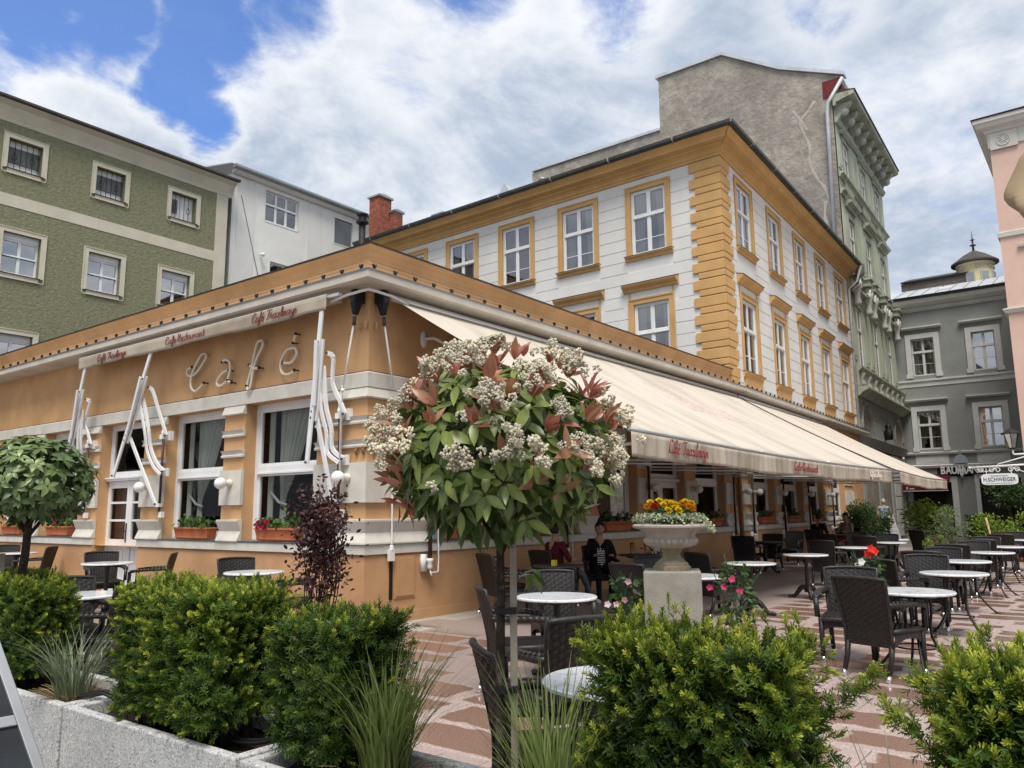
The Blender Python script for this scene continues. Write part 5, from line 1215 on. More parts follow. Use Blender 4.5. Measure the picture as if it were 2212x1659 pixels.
table(6.23, -3.82, 'white bistro table on cast tripod pedestal standing free under the awning edge', rot=330)
table(9.2, -3.82, 'white bistro table right of the large dark chair under the awning edge', rot=10)
table(11.9, -3.87, 'white bistro table beyond the red and white flowers', rot=40)
table(13.8, -3.55, 'small far white bistro table beside the white easel sign', rot=80)
table(-1.40, 4.07, 'white bistro table in front of the white glazed door', z=.75)
table(-1.36, .48, 'white bistro table by the left wall near the purple shrub', z=.75, rot=40)
table(-.75, 9.0, 'white bistro table at the far left edge', z=.75, rot=70)
table(-3.91, -.55, 'white bistro table seen between the two left hedges', z=.75, rot=20)
table(-4.15, -6.25, 'white bistro table hidden behind the grass and the yew right of the trunk', rot=60)
table(4.95, -1.42, 'dark bistro table with drinks beside the seated woman', top='topd')
table(11.2, -1.35, 'dark bistro table in the shade right of the orange drainpipe', top='topd', rot=30)
table(17.2, -1.2, 'dark bistro table in the shade between two seated guests', top='topd', rot=50)
table(2.0, -1.75, 'dark bistro table under the flowering tree crown beside the orange wall', top='topd', rot=10)
for x, y, a, lab in (
    (.13, -6.18, -18, 'nearest black wicker armchair on the right with its back to the left'),
    (1.32, -5.80, 188, 'wicker armchair just behind the nearest right armchair, facing the camera'),
    (2.85, -5.70, -22, 'dark wicker armchair with arm reaching to the second right table'),
    (4.04, -6.02, 184, 'grey woven armchair behind the second right table'), (4.95, -5.80, 0, 'dark armchair back behind the grey woven chair of the second right table'),
    (6.25, -5.86, 180, 'grey woven armchair at the third right table'), (7.45, -5.80, 2, 'dark armchair left of the fourth right table'), (9.0, -5.9, 183, 'grey woven armchair behind the fourth right table'),
    (9.85, -5.9, 0, 'dark armchair left of the fifth right table'), (11.5, -5.8, 180, 'grey woven armchair behind the fifth right table'), (13.4, -5.85, 0, 'dark armchair left of the farthest right table'), (15.4, -5.9, 180, 'grey armchair behind the farthest right table'),
    (16.6, -3.55, -30, 'lone dark armchair in front of the bushes in the background'), (11.1, -3.55, 0, 'dark armchair left of the table beyond the red and white flowers'), (12.75, -3.65, 182, 'grey armchair behind the table beyond the red and white flowers'),
    (8.35, -3.45, -4, 'large dark armchair with bright foot tips under the awning edge'), (10.2, -1.2, 8, 'dark armchair in the shade just right of the urn flowers'), (12.0, -1.25, 180, 'dark armchair facing out in the shade by the orange drainpipe'), (14.4, -1.0, 180, 'dark armchair in the shade before the second crank rod'),
    (12.3, -2.4, 0, 'dark armchair in mid shade behind the large dark armchair'), (14.3, -2.6, 178, 'dark armchair in mid shade near the two far guests'), (18.4, -1.2, 180, 'dark armchair beside the guest in tan'),
    (-.62, -3.42, 232, 'woven armchair behind the marble table left of the urn, facing the camera'), (-2.3, -3.92, -42, 'dark armchair left of the marble table behind the tree trunk'), (-3.42, -5.6, 62, 'woven armchair with its back to the camera left of the big yew'), (-4.5, -5.75, -40, 'curved-back armchair close behind the tree trunk'),
    (1.6, -.75, -25, 'dark armchair close to the orange wall under the flowering tree'), (1.0, -1.45, -50, 'second dark armchair under the flowering tree, bright feet'), (.72, -3.55, -12, 'dark armchair left of the urn plinth'), (2.05, -3.2, 205, 'woven armchair right behind the stone urn'), (3.15, -3.3, -25, 'dark armchair right of the urn plinth'),
    (-.9, 5.3, 255, 'woven armchair in front of the white door'), (-.55, 3.75, 140, 'dark armchair in profile right of the table by the white door'), (-.85, 1.62, 255, 'woven armchair by the left wall under the window with geraniums'), (-.85, -.10, 140, 'dark armchair half hidden behind the purple shrub'),
    (-.45, 10.3, 255, 'woven armchair at the far left behind the tree trunk'), (-.35, 8.45, 135, 'dark armchair in profile at the far left'), (-3.78, -1.3, 112, 'dark armchair leaning behind the gap between the left hedges'), (-4.42, -2.75, 112, 'woven armchair back close behind the left hedge gap'), (-3.72, .1, 262, 'armchair whose top shows over the leftmost hedge')):
    at_back(x, y, a, lab)
# drinks and small things on tables
def glass_(x, y, z, h, r0, r1, mt, lab):
    t = thing('drink_glass', lab, 'glass', T(x, y, z))
    MB().lathe([(r0*.8, 0), (r0, .01), (r0*.9, .02), (r1, h), (r1-.003, h), (r0*.8, .024)], 14, (x, y, z)).obj('glass', 'drink_glass', t, I4, True)
    MB().lathe([(r0*.8, .022), (r1*.9, h*.82)], 12, (x, y, z)).obj('drink', mt, t, I4, True)
glass_(4.75, -1.40, .712, .20, .03, .036, 'beer', 'tall glass of beer on the dark table beside the seated woman'); glass_(5.02, -1.52, .712, .19, .018, .04, 'aperol', 'slim glass with orange drink on the dark table')
tag(MB().lathe([(.05, 0), (.055, .012), (.05, .05), (.045, .05), (.045, .015)], 14, (10.75, -6.0, .40)).tube([(10.75, -6, .41), (10.75, -6, -.0)], .012, 6).obj('ashtray_stand', 'yellow_thing'), 'small yellow ashtray beneath the fifth right table', 'ashtray')
tag(MB().box(1.75, 1.83, -1.85, -1.80, .711, .79).obj('napkin_box', 'yellow_thing', bev=.005), 'small yellow napkin box on the dark table under the flowering tree', 'napkin box')
# ================================================================ urn on its plinth
ur = thing('stone_urn', 'stone garden urn on a square concrete plinth, planted with marigolds', 'urn', T(.03, -4.45)); U = T(.03, -4.45, 0, 26)
MB().box(-.275, .275, -.275, .275, 0, .862).obj('plinth', 'plinth_concrete', ur, U, bev=.012)
MB().lathe([(.185, .862), (.185, .90), (.165, .91), (.165, .925), (.14, .945), (.095, .985), (.085, 1.02), (.10, 1.05), (.115, 1.06), (.115, 1.075)], 28, (.03, -4.45, 0)).obj('stem', 'urn_stem', ur, I4, 'auto')
MB().lathe([(.10, 1.072), (.18, 1.085), (.245, 1.11), (.268, 1.14), (.262, 1.17), (.24, 1.185), (.238, 1.20), (.255, 1.235), (.305, 1.262), (.355, 1.272), (.378, 1.285), (.38, 1.302), (.36, 1.312), (.33, 1.31), (.30, 1.25), (.05, 1.24)], 182, (.03, -4.45, 0), flute=26, fl=(1, 4)).obj('bowl', 'urn_stone', ur, I4, 'auto')
MB().lathe([(.31, 1.27), (.28, 1.30), (.001, 1.32)], 24, (.03, -4.45, 0)).obj('soil', 'soil', ur, I4, True)
# ================================================================ concrete planters
PLX0, PLX1, PLH = -5.32, -4.80, .46
def planter(y0, y1, label):
    t = thing('concrete_planter', label, 'planter', T((PLX0+PLX1)/2, (y0+y1)/2), 'washed-concrete planters in a row')
    b = MB(); w = .055; tp = .012; x0, x1 = PLX0, PLX1
    for a, c, e, f in ((x0, x1, y0, y0+w), (x0, x1, y1-w, y1), (x0, x0+w, y0+w, y1-w), (x1-w, x1, y0+w, y1-w)):
        b.box(a, c, e, f, -.04, PLH)
    b.obj('walls', 'granite', t, bev=.008)
    def soil(u, v): return (x0+w+u*(x1-x0-2*w), y0+w+v*(y1-y0-2*w), PLH-.06+.012*math.sin(u*17+v*31)+.01*math.sin(v*53+u*7))
    MB().grid(soil, 10, 24).obj('soil', 'soil', t, I4, True)
    return t
PY = [(-1.95, -.40, 'granite-grit planter at the far left behind the chalkboard'), (-3.52, -1.98, 'granite-grit planter at the left, with blue-green grass'), (-5.09, -3.55, 'granite-grit planter with the widest yew hedge'), (-6.66, -5.12, 'granite-grit planter with the flowering standard tree'), (-8.23, -6.69, 'granite-grit planter at the bottom right of the frame')]
for a, b, l in PY: planter(a, b, l)
for pts, lab in (([(-5.2, -3.45, .47), (-5.15, -3.6, .50), (-5.1, -3.72, .46), (-5.05, -3.95, .425)], 'black irrigation hose over the joint of the two left planters'), ([(-5.0, -4.5, .43), (-5.12, -4.75, .435), (-5.1, -4.95, .45), (-5.06, -5.08, .49), (-5.02, -5.2, .47), (-4.95, -5.5, .43)], 'black irrigation hose crossing to the planter of the flowering tree')):
    b = MB()
    for k in range(3): b.tube([(q[0]+.02*k, q[1]+.012*k, q[2]+.006*(k % 2)) for q in spline(pts, 5)], .0085, 6)
    tag(b.obj('irrigation_hose', 'cable', None, I4, True), lab, 'hose')
# ================================================================ flower boxes (troughs)
def trough(F, x, L, lab):
    t = thing('flower_box', lab, 'flower box', F @ Matrix.Translation((x, .0, 1.052)), 'terracotta window boxes'); z = 1.053; y0, y1 = -.07, .12; h = .165
    b = MB(); n = 30
    b.hexa([(x-L/2+.03, y0+.03, z), (x+L/2-.03, y0+.03, z), (x+L/2-.03, y1-.02, z), (x-L/2+.03, y1-.02, z)], [(x-L/2, y0, z+h), (x+L/2, y0, z+h), (x+L/2, y1, z+h), (x-L/2, y1, z+h)])
    b.box(x-L/2-.012, x+L/2+.012, y0-.014, y1+.01, z+h, z+h+.022)
    for k in range(n):
        s = x-L/2+.05+(L-.1)*k/(n-1); b.hexa([(s-.005, y0+.028, z+.045), (s+.005, y0+.028, z+.045), (s+.005, y0+.04, z+.045), (s-.005, y0+.04, z+.045)], [(s-.005, y0-.006, z+h-.02), (s+.005, y0-.006, z+h-.02), (s+.005, y0+.02, z+h-.02), (s-.005, y0+.02, z+h-.02)])
    b.box(x-L/2+.02, x+L/2-.02, y0+.015, y0+.03, z+.02, z+.045)
    b.obj('trough', 'terracotta', t, F)
    return t
TROUGHS = []
for F, x, L, lab in ((FL, -4.12, .98, 'terracotta window box with leafy geranium, second window from the corner'), (FL, -1.88, .95, 'terracotta window box with pink geranium in the window nearest the corner'), (FL, -9.0, .95, 'terracotta window box left of the white door with one pink bloom'), (FL, -11.2, .95, 'terracotta window box at the far left behind the round-crowned tree'),
                     (FR, 2.05, .95, 'terracotta window box on the terrace side behind the flowering tree'), (FR, 4.4, 1., 'long dark terracotta window box above the seated woman'), (FR, 6.7, 1., 'terracotta window box behind the stone urn'), (FR, 11.35, 1., 'terracotta window box left of the orange drainpipe'), (HR, 2.35, 1.1, 'terracotta window box with pink bloom right of the orange drainpipe'), (HR, 5.0, 1.2, 'terracotta window box second right of the orange drainpipe'), (HR, 7.8, 1.2, 'terracotta window box farthest along the terrace')):
    TROUGHS.append((trough(F, x, L, lab), F, x, L))
# ================================================================ signs and street things
sb = thing('shop_sign', 'silver BAUMANN lettering with ice cream cone emblem on the grey house', 'sign', FY @ Matrix.Translation((1.7, -.1, 3.1)))
MB().box(.55, 2.8, -.035, -.015, 3.02, 3.49).obj('sign_shade_panel', 'room_dark', sb, FY)  # dark panel added behind the letters for the shade under the ledge
for ch, x in (('B', .84), ('A', 1.10), ('U', 1.36), ('A', 2.02), ('N', 2.28), ('N', 2.55)):
    textmesh('letter_'+ch, ch, .53, FY @ Matrix.Translation((x, -.14, 3.33)) @ UP, 'letter_silver', sb, .03, sx=.74, off=.012)
def stroke(b, x0, z0, x1, z1, w): 
    v = Vector((x1-x0, 0, z1-z0)).normalized(); p = Vector((-v.z, 0, v.x))*w/2
    b.hexa([(x0-p.x, -.18, z0-p.z), (x0+p.x, -.18, z0+p.z), (x0+p.x, -.12, z0+p.z), (x0-p.x, -.12, z0-p.z)], [(x1-p.x, -.18, z1-p.z), (x1+p.x, -.18, z1+p.z), (x1+p.x, -.12, z1+p.z), (x1-p.x, -.12, z1-p.z)])
b = MB(); stroke(b, 1.53, 3.14, 1.55, 3.60, .06); stroke(b, 1.85, 3.14, 1.83, 3.60, .06); stroke(b, 1.54, 3.62, 1.70, 2.95, .07); stroke(b, 1.84, 3.62, 1.68, 2.95, .07); stroke(b, 1.61, 3.58, 1.69, 3.25, .035); stroke(b, 1.77, 3.58, 1.69, 3.25, .035)
b.obj('letter_M', 'letter_silver', sb, FY)
pr = [(1.69+.34*math.cos(t), 3.70+.44*math.sin(t)) for t in np.linspace(0, math.pi, 15)]
MB().add([(x, -.12, z) for x, z in pr]+[(x, -.16, z) for x, z in pr], [tuple(range(15)), tuple(range(15, 30))[::-1]]+[(i, 15+i, 15+(i+1) % 15, (i+1) % 15) for i in range(15)]).obj('scoop', 'sign_line', sb, FY)
MB().add([(1.63, -.165, 4.36), (1.75, -.165, 4.36), (1.69, -.165, 3.86), (1.63, -.175, 4.36), (1.75, -.175, 4.36), (1.69, -.175, 3.86)], [(0, 2, 1), (3, 4, 5), (0, 1, 4, 3), (1, 2, 5, 4), (2, 0, 3, 5)]).obj('wafer', 'grey_shop', sb, FY)
ra = thing('shop_awning', 'burgundy shop awning over the dark doorway of the grey house', 'awning', FY @ Matrix.Translation((.2, -.1, 3.1)))
MB().prism([(0, 3.12), (.02, 3.15), (1.05, 2.62), (1.05, 2.58)], -.95, 1.15).obj('canopy', 'burgundy', ra, FY)
MB().box(-.95, 1.15, -1.06, -1.045, 2.32, 2.6).obj('valance', 'burgundy', ra, FY); MB().box(-.95, 1.15, -1.065, -1.04, 2.30, 2.325).obj('hem', 'letter_white', ra, FY)
MB().box(-.77, -.72, -1.068, -1.061, 2.40, 2.53).box(-.80, -.69, -1.068, -1.061, 2.40, 2.415).box(-.80, -.69, -1.068, -1.061, 2.515, 2.53).box(-.62, -.58, -1.068, -1.061, 2.40, 2.47).box(-.54, -.48, -1.068, -1.061, 2.40, 2.46).box(-.45, -.41, -1.068, -1.061, 2.40, 2.47).obj('awning_lettering', 'letter_white', ra, FY)
tag(MB().box(-1.33, -1.0, -.62, -.60, 1.24, 1.70).box(-1.31, -1.02, -.63, -.62, 1.60, 1.68).obj('notice_board', 'sign_white', None, FY), 'white notice board on the stone pier at the end of the square', 'notice')
# lamp post with hanging shop sign (the post stands just outside the frame)
lp = thing('lamp_post', 'white scrolled bracket with lantern and hanging oval shop sign', 'lamp post', T(20.8, -6.45))
LX = 20.8
MB().lathe([(.10, 0), (.12, .1), (.06, .3), (.05, 3.4), (.07, 3.5)], 12, (LX, -6.45, 0)).obj('post', 'iron', lp, I4, True)
b = MB().tube([(LX, -6.45, 2.72), (LX, -4.45, 2.66)], .03, 8).ball((LX, -4.42, 2.66), .04, 8, 6).tube([(LX, -6.3, 3.05), (LX, -5.2, 2.75), (LX, -5.15, 2.70)], .018, 6)
for y0, sg in ((-4.7, 1), (-5.0, -1), (-5.15, 1), (-5.5, -1), (-5.65, 1), (-6.0, -1)):
    b.tube([(LX, y0+sg*.09*math.cos(t)*(1-t/11), 2.57+.085*math.sin(t)*(1-t/11)) for t in np.linspace(0, 7.5, 22)], .013, 5)
b.tube([(LX, -4.62, 2.60), (LX, -4.85, 2.52), (LX, -5.2, 2.66)], .012, 5).tube([(LX, -5.0, 2.66), (LX, -5.5, 2.66), (LX, -5.8, 2.5), (LX, -6.2, 2.40)], .014, 5)
b.obj('bracket', 'enamel', lp, I4, True)
SF = frame(LX, 0, -90)      # sign faces the terrace
b = MB(); a0, a1, zc, hh = 4.70, 5.66, 2.29, .17
ov = [(a0+.12 if False else (a0+a1)/2+(a1-a0)/2*math.copysign(abs(math.cos(t))**.35, math.cos(t)), zc+hh*math.copysign(abs(math.sin(t))**.45, math.sin(t))) for t in np.linspace(0, 2*math.pi, 41)[:-1]]
n = len(ov); b.add([(x, -.025, z) for x, z in ov]+[(x, .025, z) for x, z in ov], [tuple(range(n)), tuple(range(n, 2*n))[::-1]]+[(i, n+i, n+(i+1) % n, (i+1) % n) for i in range(n)])
sg_ = b.obj('sign_board', 'sign_white', lp, SF)
textmesh('sign_lettering', 'H.SCHWEIGER', .165, SF @ Matrix.Translation(((a0+a1)/2, -.03, zc-.01)) @ UP, 'letter_black', sg_, .003, sx=.80)
MB().box(a0+.12, a1-.12, -.03, -.026, zc-.125, zc-.11).obj('sign_rule', 'sign_line', sg_, SF); MB().box(a0+.25, a1-.25, -.03, -.026, zc+.09, zc+.12).obj('sign_small_print', 'sign_line', sg_, SF)
MB().tube([(4.85, 0, 2.45), (4.85, 0, 2.64)], .012, 6).tube([(5.5, 0, 2.45), (5.5, 0, 2.64)], .012, 6).obj('hanger', 'enamel', lp, SF)
MB().tube([(LX, -6.45, 3.02), (LX, -5.62, 3.02), (LX, -5.60, 3.05), (LX, -5.60, 3.18)], .028, 8).obj('lantern_arm', 'enamel', lp, I4, True)
ln = MB().lathe([(.30, 3.63), (.31, 3.65), (.10, 3.76), (.03, 3.80)], 6, (LX, -5.6, 0)).obj('lantern', 'iron', lp); MB().lathe([(.07, 3.17), (.10, 3.2), (.10, 3.22)], 6, (LX, -5.6, 0)).obj('lantern_base', 'iron', ln)
MB().lathe([(.10, 3.22), (.20, 3.63)], 6, (LX, -5.6, 0)).obj('lantern_glass', 'glass_sky', ln)
b = MB()
for k in range(6):
    an = 2*math.pi*k/6; b.tube([(LX+.10*math.cos(an), -5.6+.10*math.sin(an), 3.2), (LX+.205*math.cos(an), -5.6+.205*math.sin(an), 3.64)], .012, 5)
b.obj('lantern_ribs', 'iron', ln)
# white easel sign
ea = thing('easel_sign', 'white A-frame pavement sign near the shop fronts', 'A-frame sign', T(30.3, .0))
M_ = T(30.3, .0, 0, -53) @ Matrix.Diagonal((1.1, 1, 1.15, 1))
for sg in (-1, 1): MB().hexa([(sg*.34-.03, -.02, 0), (sg*.34+.03, -.02, 0), (sg*.34+.03, .02, 0), (sg*.34-.03, .02, 0)], [(sg*.05-.03, -.02, 1.05), (sg*.05+.03, -.02, 1.05), (sg*.05+.03, .02, 1.05), (sg*.05-.03, .02, 1.05)]).obj('leg', 'paint_white', ea, M_)
MB().box(-.2, .2, -.01, .01, .45, .5).obj('crossbar', 'paint_white', ea, M_); MB().add([(-.27, .0, .2), (.27, .0, .2), (.06, 0, .95), (-.06, 0, .95)], [(0, 1, 2, 3)]).obj('panel', 'grey_trim', ea, M_)
# chalkboard A-board at the lower left
ab = thing('chalkboard_stand', 'aluminium-framed black chalkboard stand at the lower left edge', 'A-board', T(-6.1, -4.5))
tl, bl = Vector((-5.95, -4.13, 1.12)), Vector((-5.70, -4.73, 0)); wv = Vector((-.72, .04, 0))
nrm = (bl-tl).cross(wv).normalized(); 
if nrm.y > 0: nrm = -nrm
def slabq(b, p, q, r_, s_, th): b.hexa([p, q, q-nrm*th, p-nrm*th], [s_, r_, r_-nrm*th, s_-nrm*th])
b = MB(); ed_ = (bl-tl).normalized(); wn = wv.normalized(); fw_ = .042
for o in (0., wv.length-fw_): slabq(b, bl+wn*o, bl+wn*(o+fw_), tl+wn*(o+fw_), tl+wn*o, .03)
for t0 in (0., .55, (bl-tl).length-.16):
    p = tl+ed_*t0; slabq(b, p+wn*fw_+ed_*.045, p+wv-wn*fw_+ed_*.045, p+wv-wn*fw_, p+wn*fw_, .028)
b.obj('frame', 'alu', ab, bev=.004)
p = tl-nrm*.012; MB().add([p+wn*.03, p+wv-wn*.03, p+wv-wn*.03+(bl-tl)*.93, p+wn*.03+(bl-tl)*.93], [(0, 1, 2, 3)]).obj('board', 'chalkboard', ab)
b = MB(); tb = tl+Vector((0, .05, 0)); bb_ = bl+Vector((-.2, .95, 0))
for o in (0., wv.length-.04): b.tube([tb+wn*(o+.02), bb_+wn*(o+.02)], .016, 6)
b.obj('rear_legs', 'alu', ab)
# furled parasol at the right edge
pa = thing('furled_parasol', 'furled beige parasol at the right edge', 'parasol', T(-1.28, -8.02))
def furl(u, v):
    t = u*2*math.pi; z = .95+v*3.1; r = (.11+.05*math.sin(v*3.0)+.02*v)*(1-.75*max(0, v-.90)/.10); r *= 1+.30*math.sin(5*t+v*5)+.16*math.sin(11*t-v*7)+.05*math.sin(v*40+t*3)+.06*math.sin(19*t+v*22)
    if .62 < v < .97: r += .15*max(0, math.cos(t-R(125)-.5*math.sin(v*20)))**9*math.sin((v-.62)/.35*math.pi)**2
    return (-1.28+r*math.cos(t), -8.02+r*math.sin(t), z)
MB().grid(furl, 120, 70).obj('folded_canopy', 'parasol', pa, I4, True)
MB().tube([(-1.28, -8.02, 0), (-1.28, -8.02, 4.1)], .024, 8).obj('pole', 'wood_pale', pa, I4, True); MB().lathe([(.28, -.0), (.28, .05), (.05, .08), (.05, .3)], 20, (-1.28, -8.02, 0)).obj('base', 'iron', pa)
MB().tube([(-1.28+.17*math.cos(t), -8.02+.17*math.sin(t), 2.0) for t in np.linspace(0, 2*math.pi, 20)[:-1]], .012, 5, closed=True).obj('tie_strap', 'wood_pale', pa)
# wall fitting: white globe under the right yew (watering can / lantern hidden in leaves)
lt = thing('garden_lantern', 'white lantern half hidden in the yew at the lower right', 'lantern', T(-4.6, -7.86, .40))
MB().lathe([(.05, .40), (.055, .62), (.045, .64)], 14, (-4.6, -7.86, 0)).obj('body', 'white_plastic', lt, I4, True); MB().lathe([(.055, .64), (.06, .66), (.02, .70)], 14, (-4.6, -7.86, 0)).obj('cap', 'chrome', lt, I4, True)
# ================================================================ plants
def leaf_template(L, W, nseg=4, fold=.25, curl=.35, tip=1.0):
    """leaf along +z from the origin, face towards +x; returns verts, quads"""
    V, F = [], []
    for i in range(nseg+1):
        t = i/nseg; w = W*.5*(math.sin(math.pi*min(1, t**.8*1.0))**.9 if 0 < t < 1 else (.08 if t == 0 else .03))
        z = L*t; x = -curl*L*t*t
        V += [(x+fold*w, -w, z), (x, 0, z), (x+fold*w, w, z)]
    for i in range(nseg):
        a = 3*i; F += [(a, a+3, a+4, a+1), (a+1, a+4, a+5, a+2)]
    return np.array(V, float), np.array(F)
def blob(n, c, rad, shell=.55):
    d = rng.normal(size=(n, 3)); d /= np.linalg.norm(d, axis=1, keepdims=True)
    r = shell+(1-shell)*rng.random(n)**.6
    return np.array(c)+d*r[:, None]*np.array(rad), d
def unit(v): return v/np.linalg.norm(v, axis=-1, keepdims=True)
def foliage(name, mt, parent, pts, dirs, tv, tf, size, tint, kind='stuff', smooth=True):
    V, F, t = scatter(tv, tf, pts, basis(dirs, rng.random(len(pts))*6.28), size, tint)
    return link(name, meshnp(name, V, F, mt, t, smooth), parent, kind=kind)
# ---- yew hedges: needled shoots on a clipped, slightly shaggy block
def shoot(n, L, nl, spread, u0=.2, u1=.45):
    V, F = [], []
    def quad(p, q, w): 
        b = len(V); V.extend([p-w*.35, p+w*.35, q+w*.5, q-w*.5]); F.append((b, b+1, b+2, b+3))
    ax = lambda t: np.array([.10*L*math.sin(3*t), .06*L*t*t, L*t])
    for i in range(n):
        t = .06+.94*i/(n-1); ph = i*2.4+rng.normal()*.25; p = ax(t)
        up = u0+u1*t
        d = np.array([math.cos(ph)*spread, math.sin(ph)*spread*.75, up]); d /= np.linalg.norm(d)
        l = nl*(1-.35*abs(t-.45))*rng.uniform(.85, 1.1); w = np.cross(d, [0.2, .1, 1]); w = w/np.linalg.norm(w)*.0036
        quad(p, p+d*l, w)
    for k in range(3):
        w = np.array([.0022, 0, 0]) if k % 2 else np.array([0, .0022, 0]); quad(ax(k/3), ax((k+1)/3), w)
    return np.array(V), np.array(F)
YEW = [shoot(20, .055, .021, 1.0), shoot(18, .045, .020, 1.1), shoot(22, .065, .021, .95)]
YEWT = [shoot(18, .026, .017, .75, .45, .7), shoot(20, .034, .016, .7, .5, .6)]
def yew(label, x0, x1, y0, y1, z0, z1, dens=1900, shag=.03, seed=1, tips=.5, extra=(), tb=.40):
    t = thing('yew_hedge', label, 'hedge', T((x0+x1)/2, (y0+y1)/2, PLH-.06), 'clipped yews in the concrete planters')
    r = np.random.default_rng(seed); c = np.array([(x0+x1)/2, (y0+y1)/2, (z0+z1)/2]); h = np.array([(x1-x0)/2, (y1-y0)/2, (z1-z0)/2])
    area = 8*(h[0]*h[1]*.6+h[1]*h[2]+h[0]*h[2]); n = int(area*dens)
    face = r.random((n, 3))*2-1; d = r.normal(size=(n, 3)); d = unit(d)
    k = (np.abs(d/h)**9).sum(1)**(-1/9); s = d*k[:, None]                       # rounded box surface
    s = np.where(r.random((n, 1)) < .7, face*h/np.maximum(np.abs(face).max(1, keepdims=True), 1e-6), s)
    q = np.abs(s/h); over = (q**10).sum(1)**(1/10); s = s/np.maximum(over, 1e-6)[:, None]
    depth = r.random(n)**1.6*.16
    lump = .022*(np.sin(s[:, 1]*9+seed)*np.sin(s[:, 2]*11+seed*2)+np.sin(s[:, 0]*13+s[:, 1]*5))
    nrm = unit(np.sign(s)*np.abs(s/h)**7/h)
    p = c+s+nrm*(lump+shag*.5*r.normal(size=n)-.055-depth)[:, None]
    ok = p[:, 2] > z0-.02; p, nrm, depth, s = p[ok], nrm[ok], depth[ok], s[ok]; n = len(p)
    dr = unit(nrm*.85+np.array([0, 0, .45])+r.normal(size=(n, 3))*.5)
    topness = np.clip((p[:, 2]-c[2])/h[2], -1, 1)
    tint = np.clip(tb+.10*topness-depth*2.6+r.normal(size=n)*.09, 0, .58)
    parts = []
    pick = r.integers(0, 3, n)
    for i in range(3):
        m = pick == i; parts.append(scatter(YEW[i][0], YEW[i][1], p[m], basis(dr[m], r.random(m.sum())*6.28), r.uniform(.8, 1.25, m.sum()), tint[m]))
    m = (depth < .05) & (r.random(n) < tips*(.45+.75*np.clip(topness+.2, 0, 1)))    # fresh yellow-green tips
    tp = p[m]+dr[m]*.040
    for i in range(2):
        mm = r.integers(0, 2, len(tp)) == i
        parts.append(scatter(YEWT[i][0], YEWT[i][1], tp[mm], basis(unit(dr[m][mm]+np.array([0, 0, .3])), r.random(mm.sum())*6.28), r.uniform(.8, 1.3, mm.sum()), np.clip(.72+.2*r.normal(size=mm.sum())+.15*topness[m][mm], .5, 1)))
    for (bx, by, bz), (ex, ey, ez) in extra:                                     # stray branches
        L = 16
        for k in range(L):
            f = k/(L-1); pp = np.array([[bx+(ex-bx)*f, by+(ey-by)*f, bz+(ez-bz)*f]]*4); dd = unit(np.array([[ex-bx, ey-by, ez-bz]])*1.2+r.normal(size=(4, 3))*.25)
            parts.append(scatter(YEW[k % 3][0], YEW[k % 3][1], pp, basis(dd, r.random(4)*6.28), np.full(4, .95), np.clip(np.full(4, .25+.35*f)+r.normal(size=4)*.05, 0, 1)))
        parts.append(scatter(YEWT[0][0], YEWT[0][1], np.array([[ex, ey, ez]]*3), basis(unit(np.array([[ex-bx, ey-by, ez-bz]])+r.normal(size=(3, 3))*.2)), np.full(3, 1.3), np.full(3, .9)))
    V, F, tn = joinarr(parts)
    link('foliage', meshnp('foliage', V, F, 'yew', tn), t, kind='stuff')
    b = MB()
    for k in range(int(14*(y1-y0))+4):
        bx, by = r.uniform(x0+.12, x1-.12), r.uniform(y0+.1, y1-.1)
        b.tube([(bx, by, PLH-.07), (bx+r.normal()*.05, by+r.normal()*.07, (z0+z1)/2), (bx+r.normal()*.09, by+r.normal()*.12, z1-.1)], [.012, .009, .004], 5)
    b.obj('stems', 'bark_dark', t, I4, True)
    # dense twig core
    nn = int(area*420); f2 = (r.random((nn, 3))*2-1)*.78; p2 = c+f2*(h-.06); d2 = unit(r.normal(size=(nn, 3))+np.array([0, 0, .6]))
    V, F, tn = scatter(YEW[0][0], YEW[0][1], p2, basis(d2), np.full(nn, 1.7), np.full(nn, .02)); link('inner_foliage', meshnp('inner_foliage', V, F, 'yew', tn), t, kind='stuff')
HZ0 = .46
yew('clipped yew hedge at the far left below the round-crowned tree', -5.33, -4.86, -2.78, -1.3, HZ0, 1.06, 2500, seed=3, tips=.5)
yew('widest clipped yew hedge, centre of the left planters', -5.34, -4.84, -4.88, -3.96, HZ0+.02, 1.11, 3000, seed=5, tips=.65)
yew('dark clipped yew right of the widest hedge, beside the purple shrub', -5.30, -4.84, -5.66, -5.18, HZ0+.02, 1.04, 3200, seed=8, tips=.16, tb=.30)
yew('bright clipped yew in front of the stone urn', -5.2, -4.84, -7.36, -6.68, HZ0+.02, 1.08, 3200, .04, seed=11, tips=.75, extra=(((-4.95, -7.25, .75), (-4.9, -7.47, .98)), ((-5., -6.75, .8), (-5.02, -6.60, 1.02))))
yew('yellow-tipped yew at the lower right corner', -5.22, -4.84, -8.25, -7.68, HZ0+.02, 1.09, 3200, .04, seed=13, tips=.95, extra=(((-5.0, -7.75, .72), (-5.02, -7.56, .92)), ((-5.05, -7.8, .6), (-5.1, -7.60, .68)), ((-4.95, -7.7, .85), (-4.98, -7.62, 1.0))))
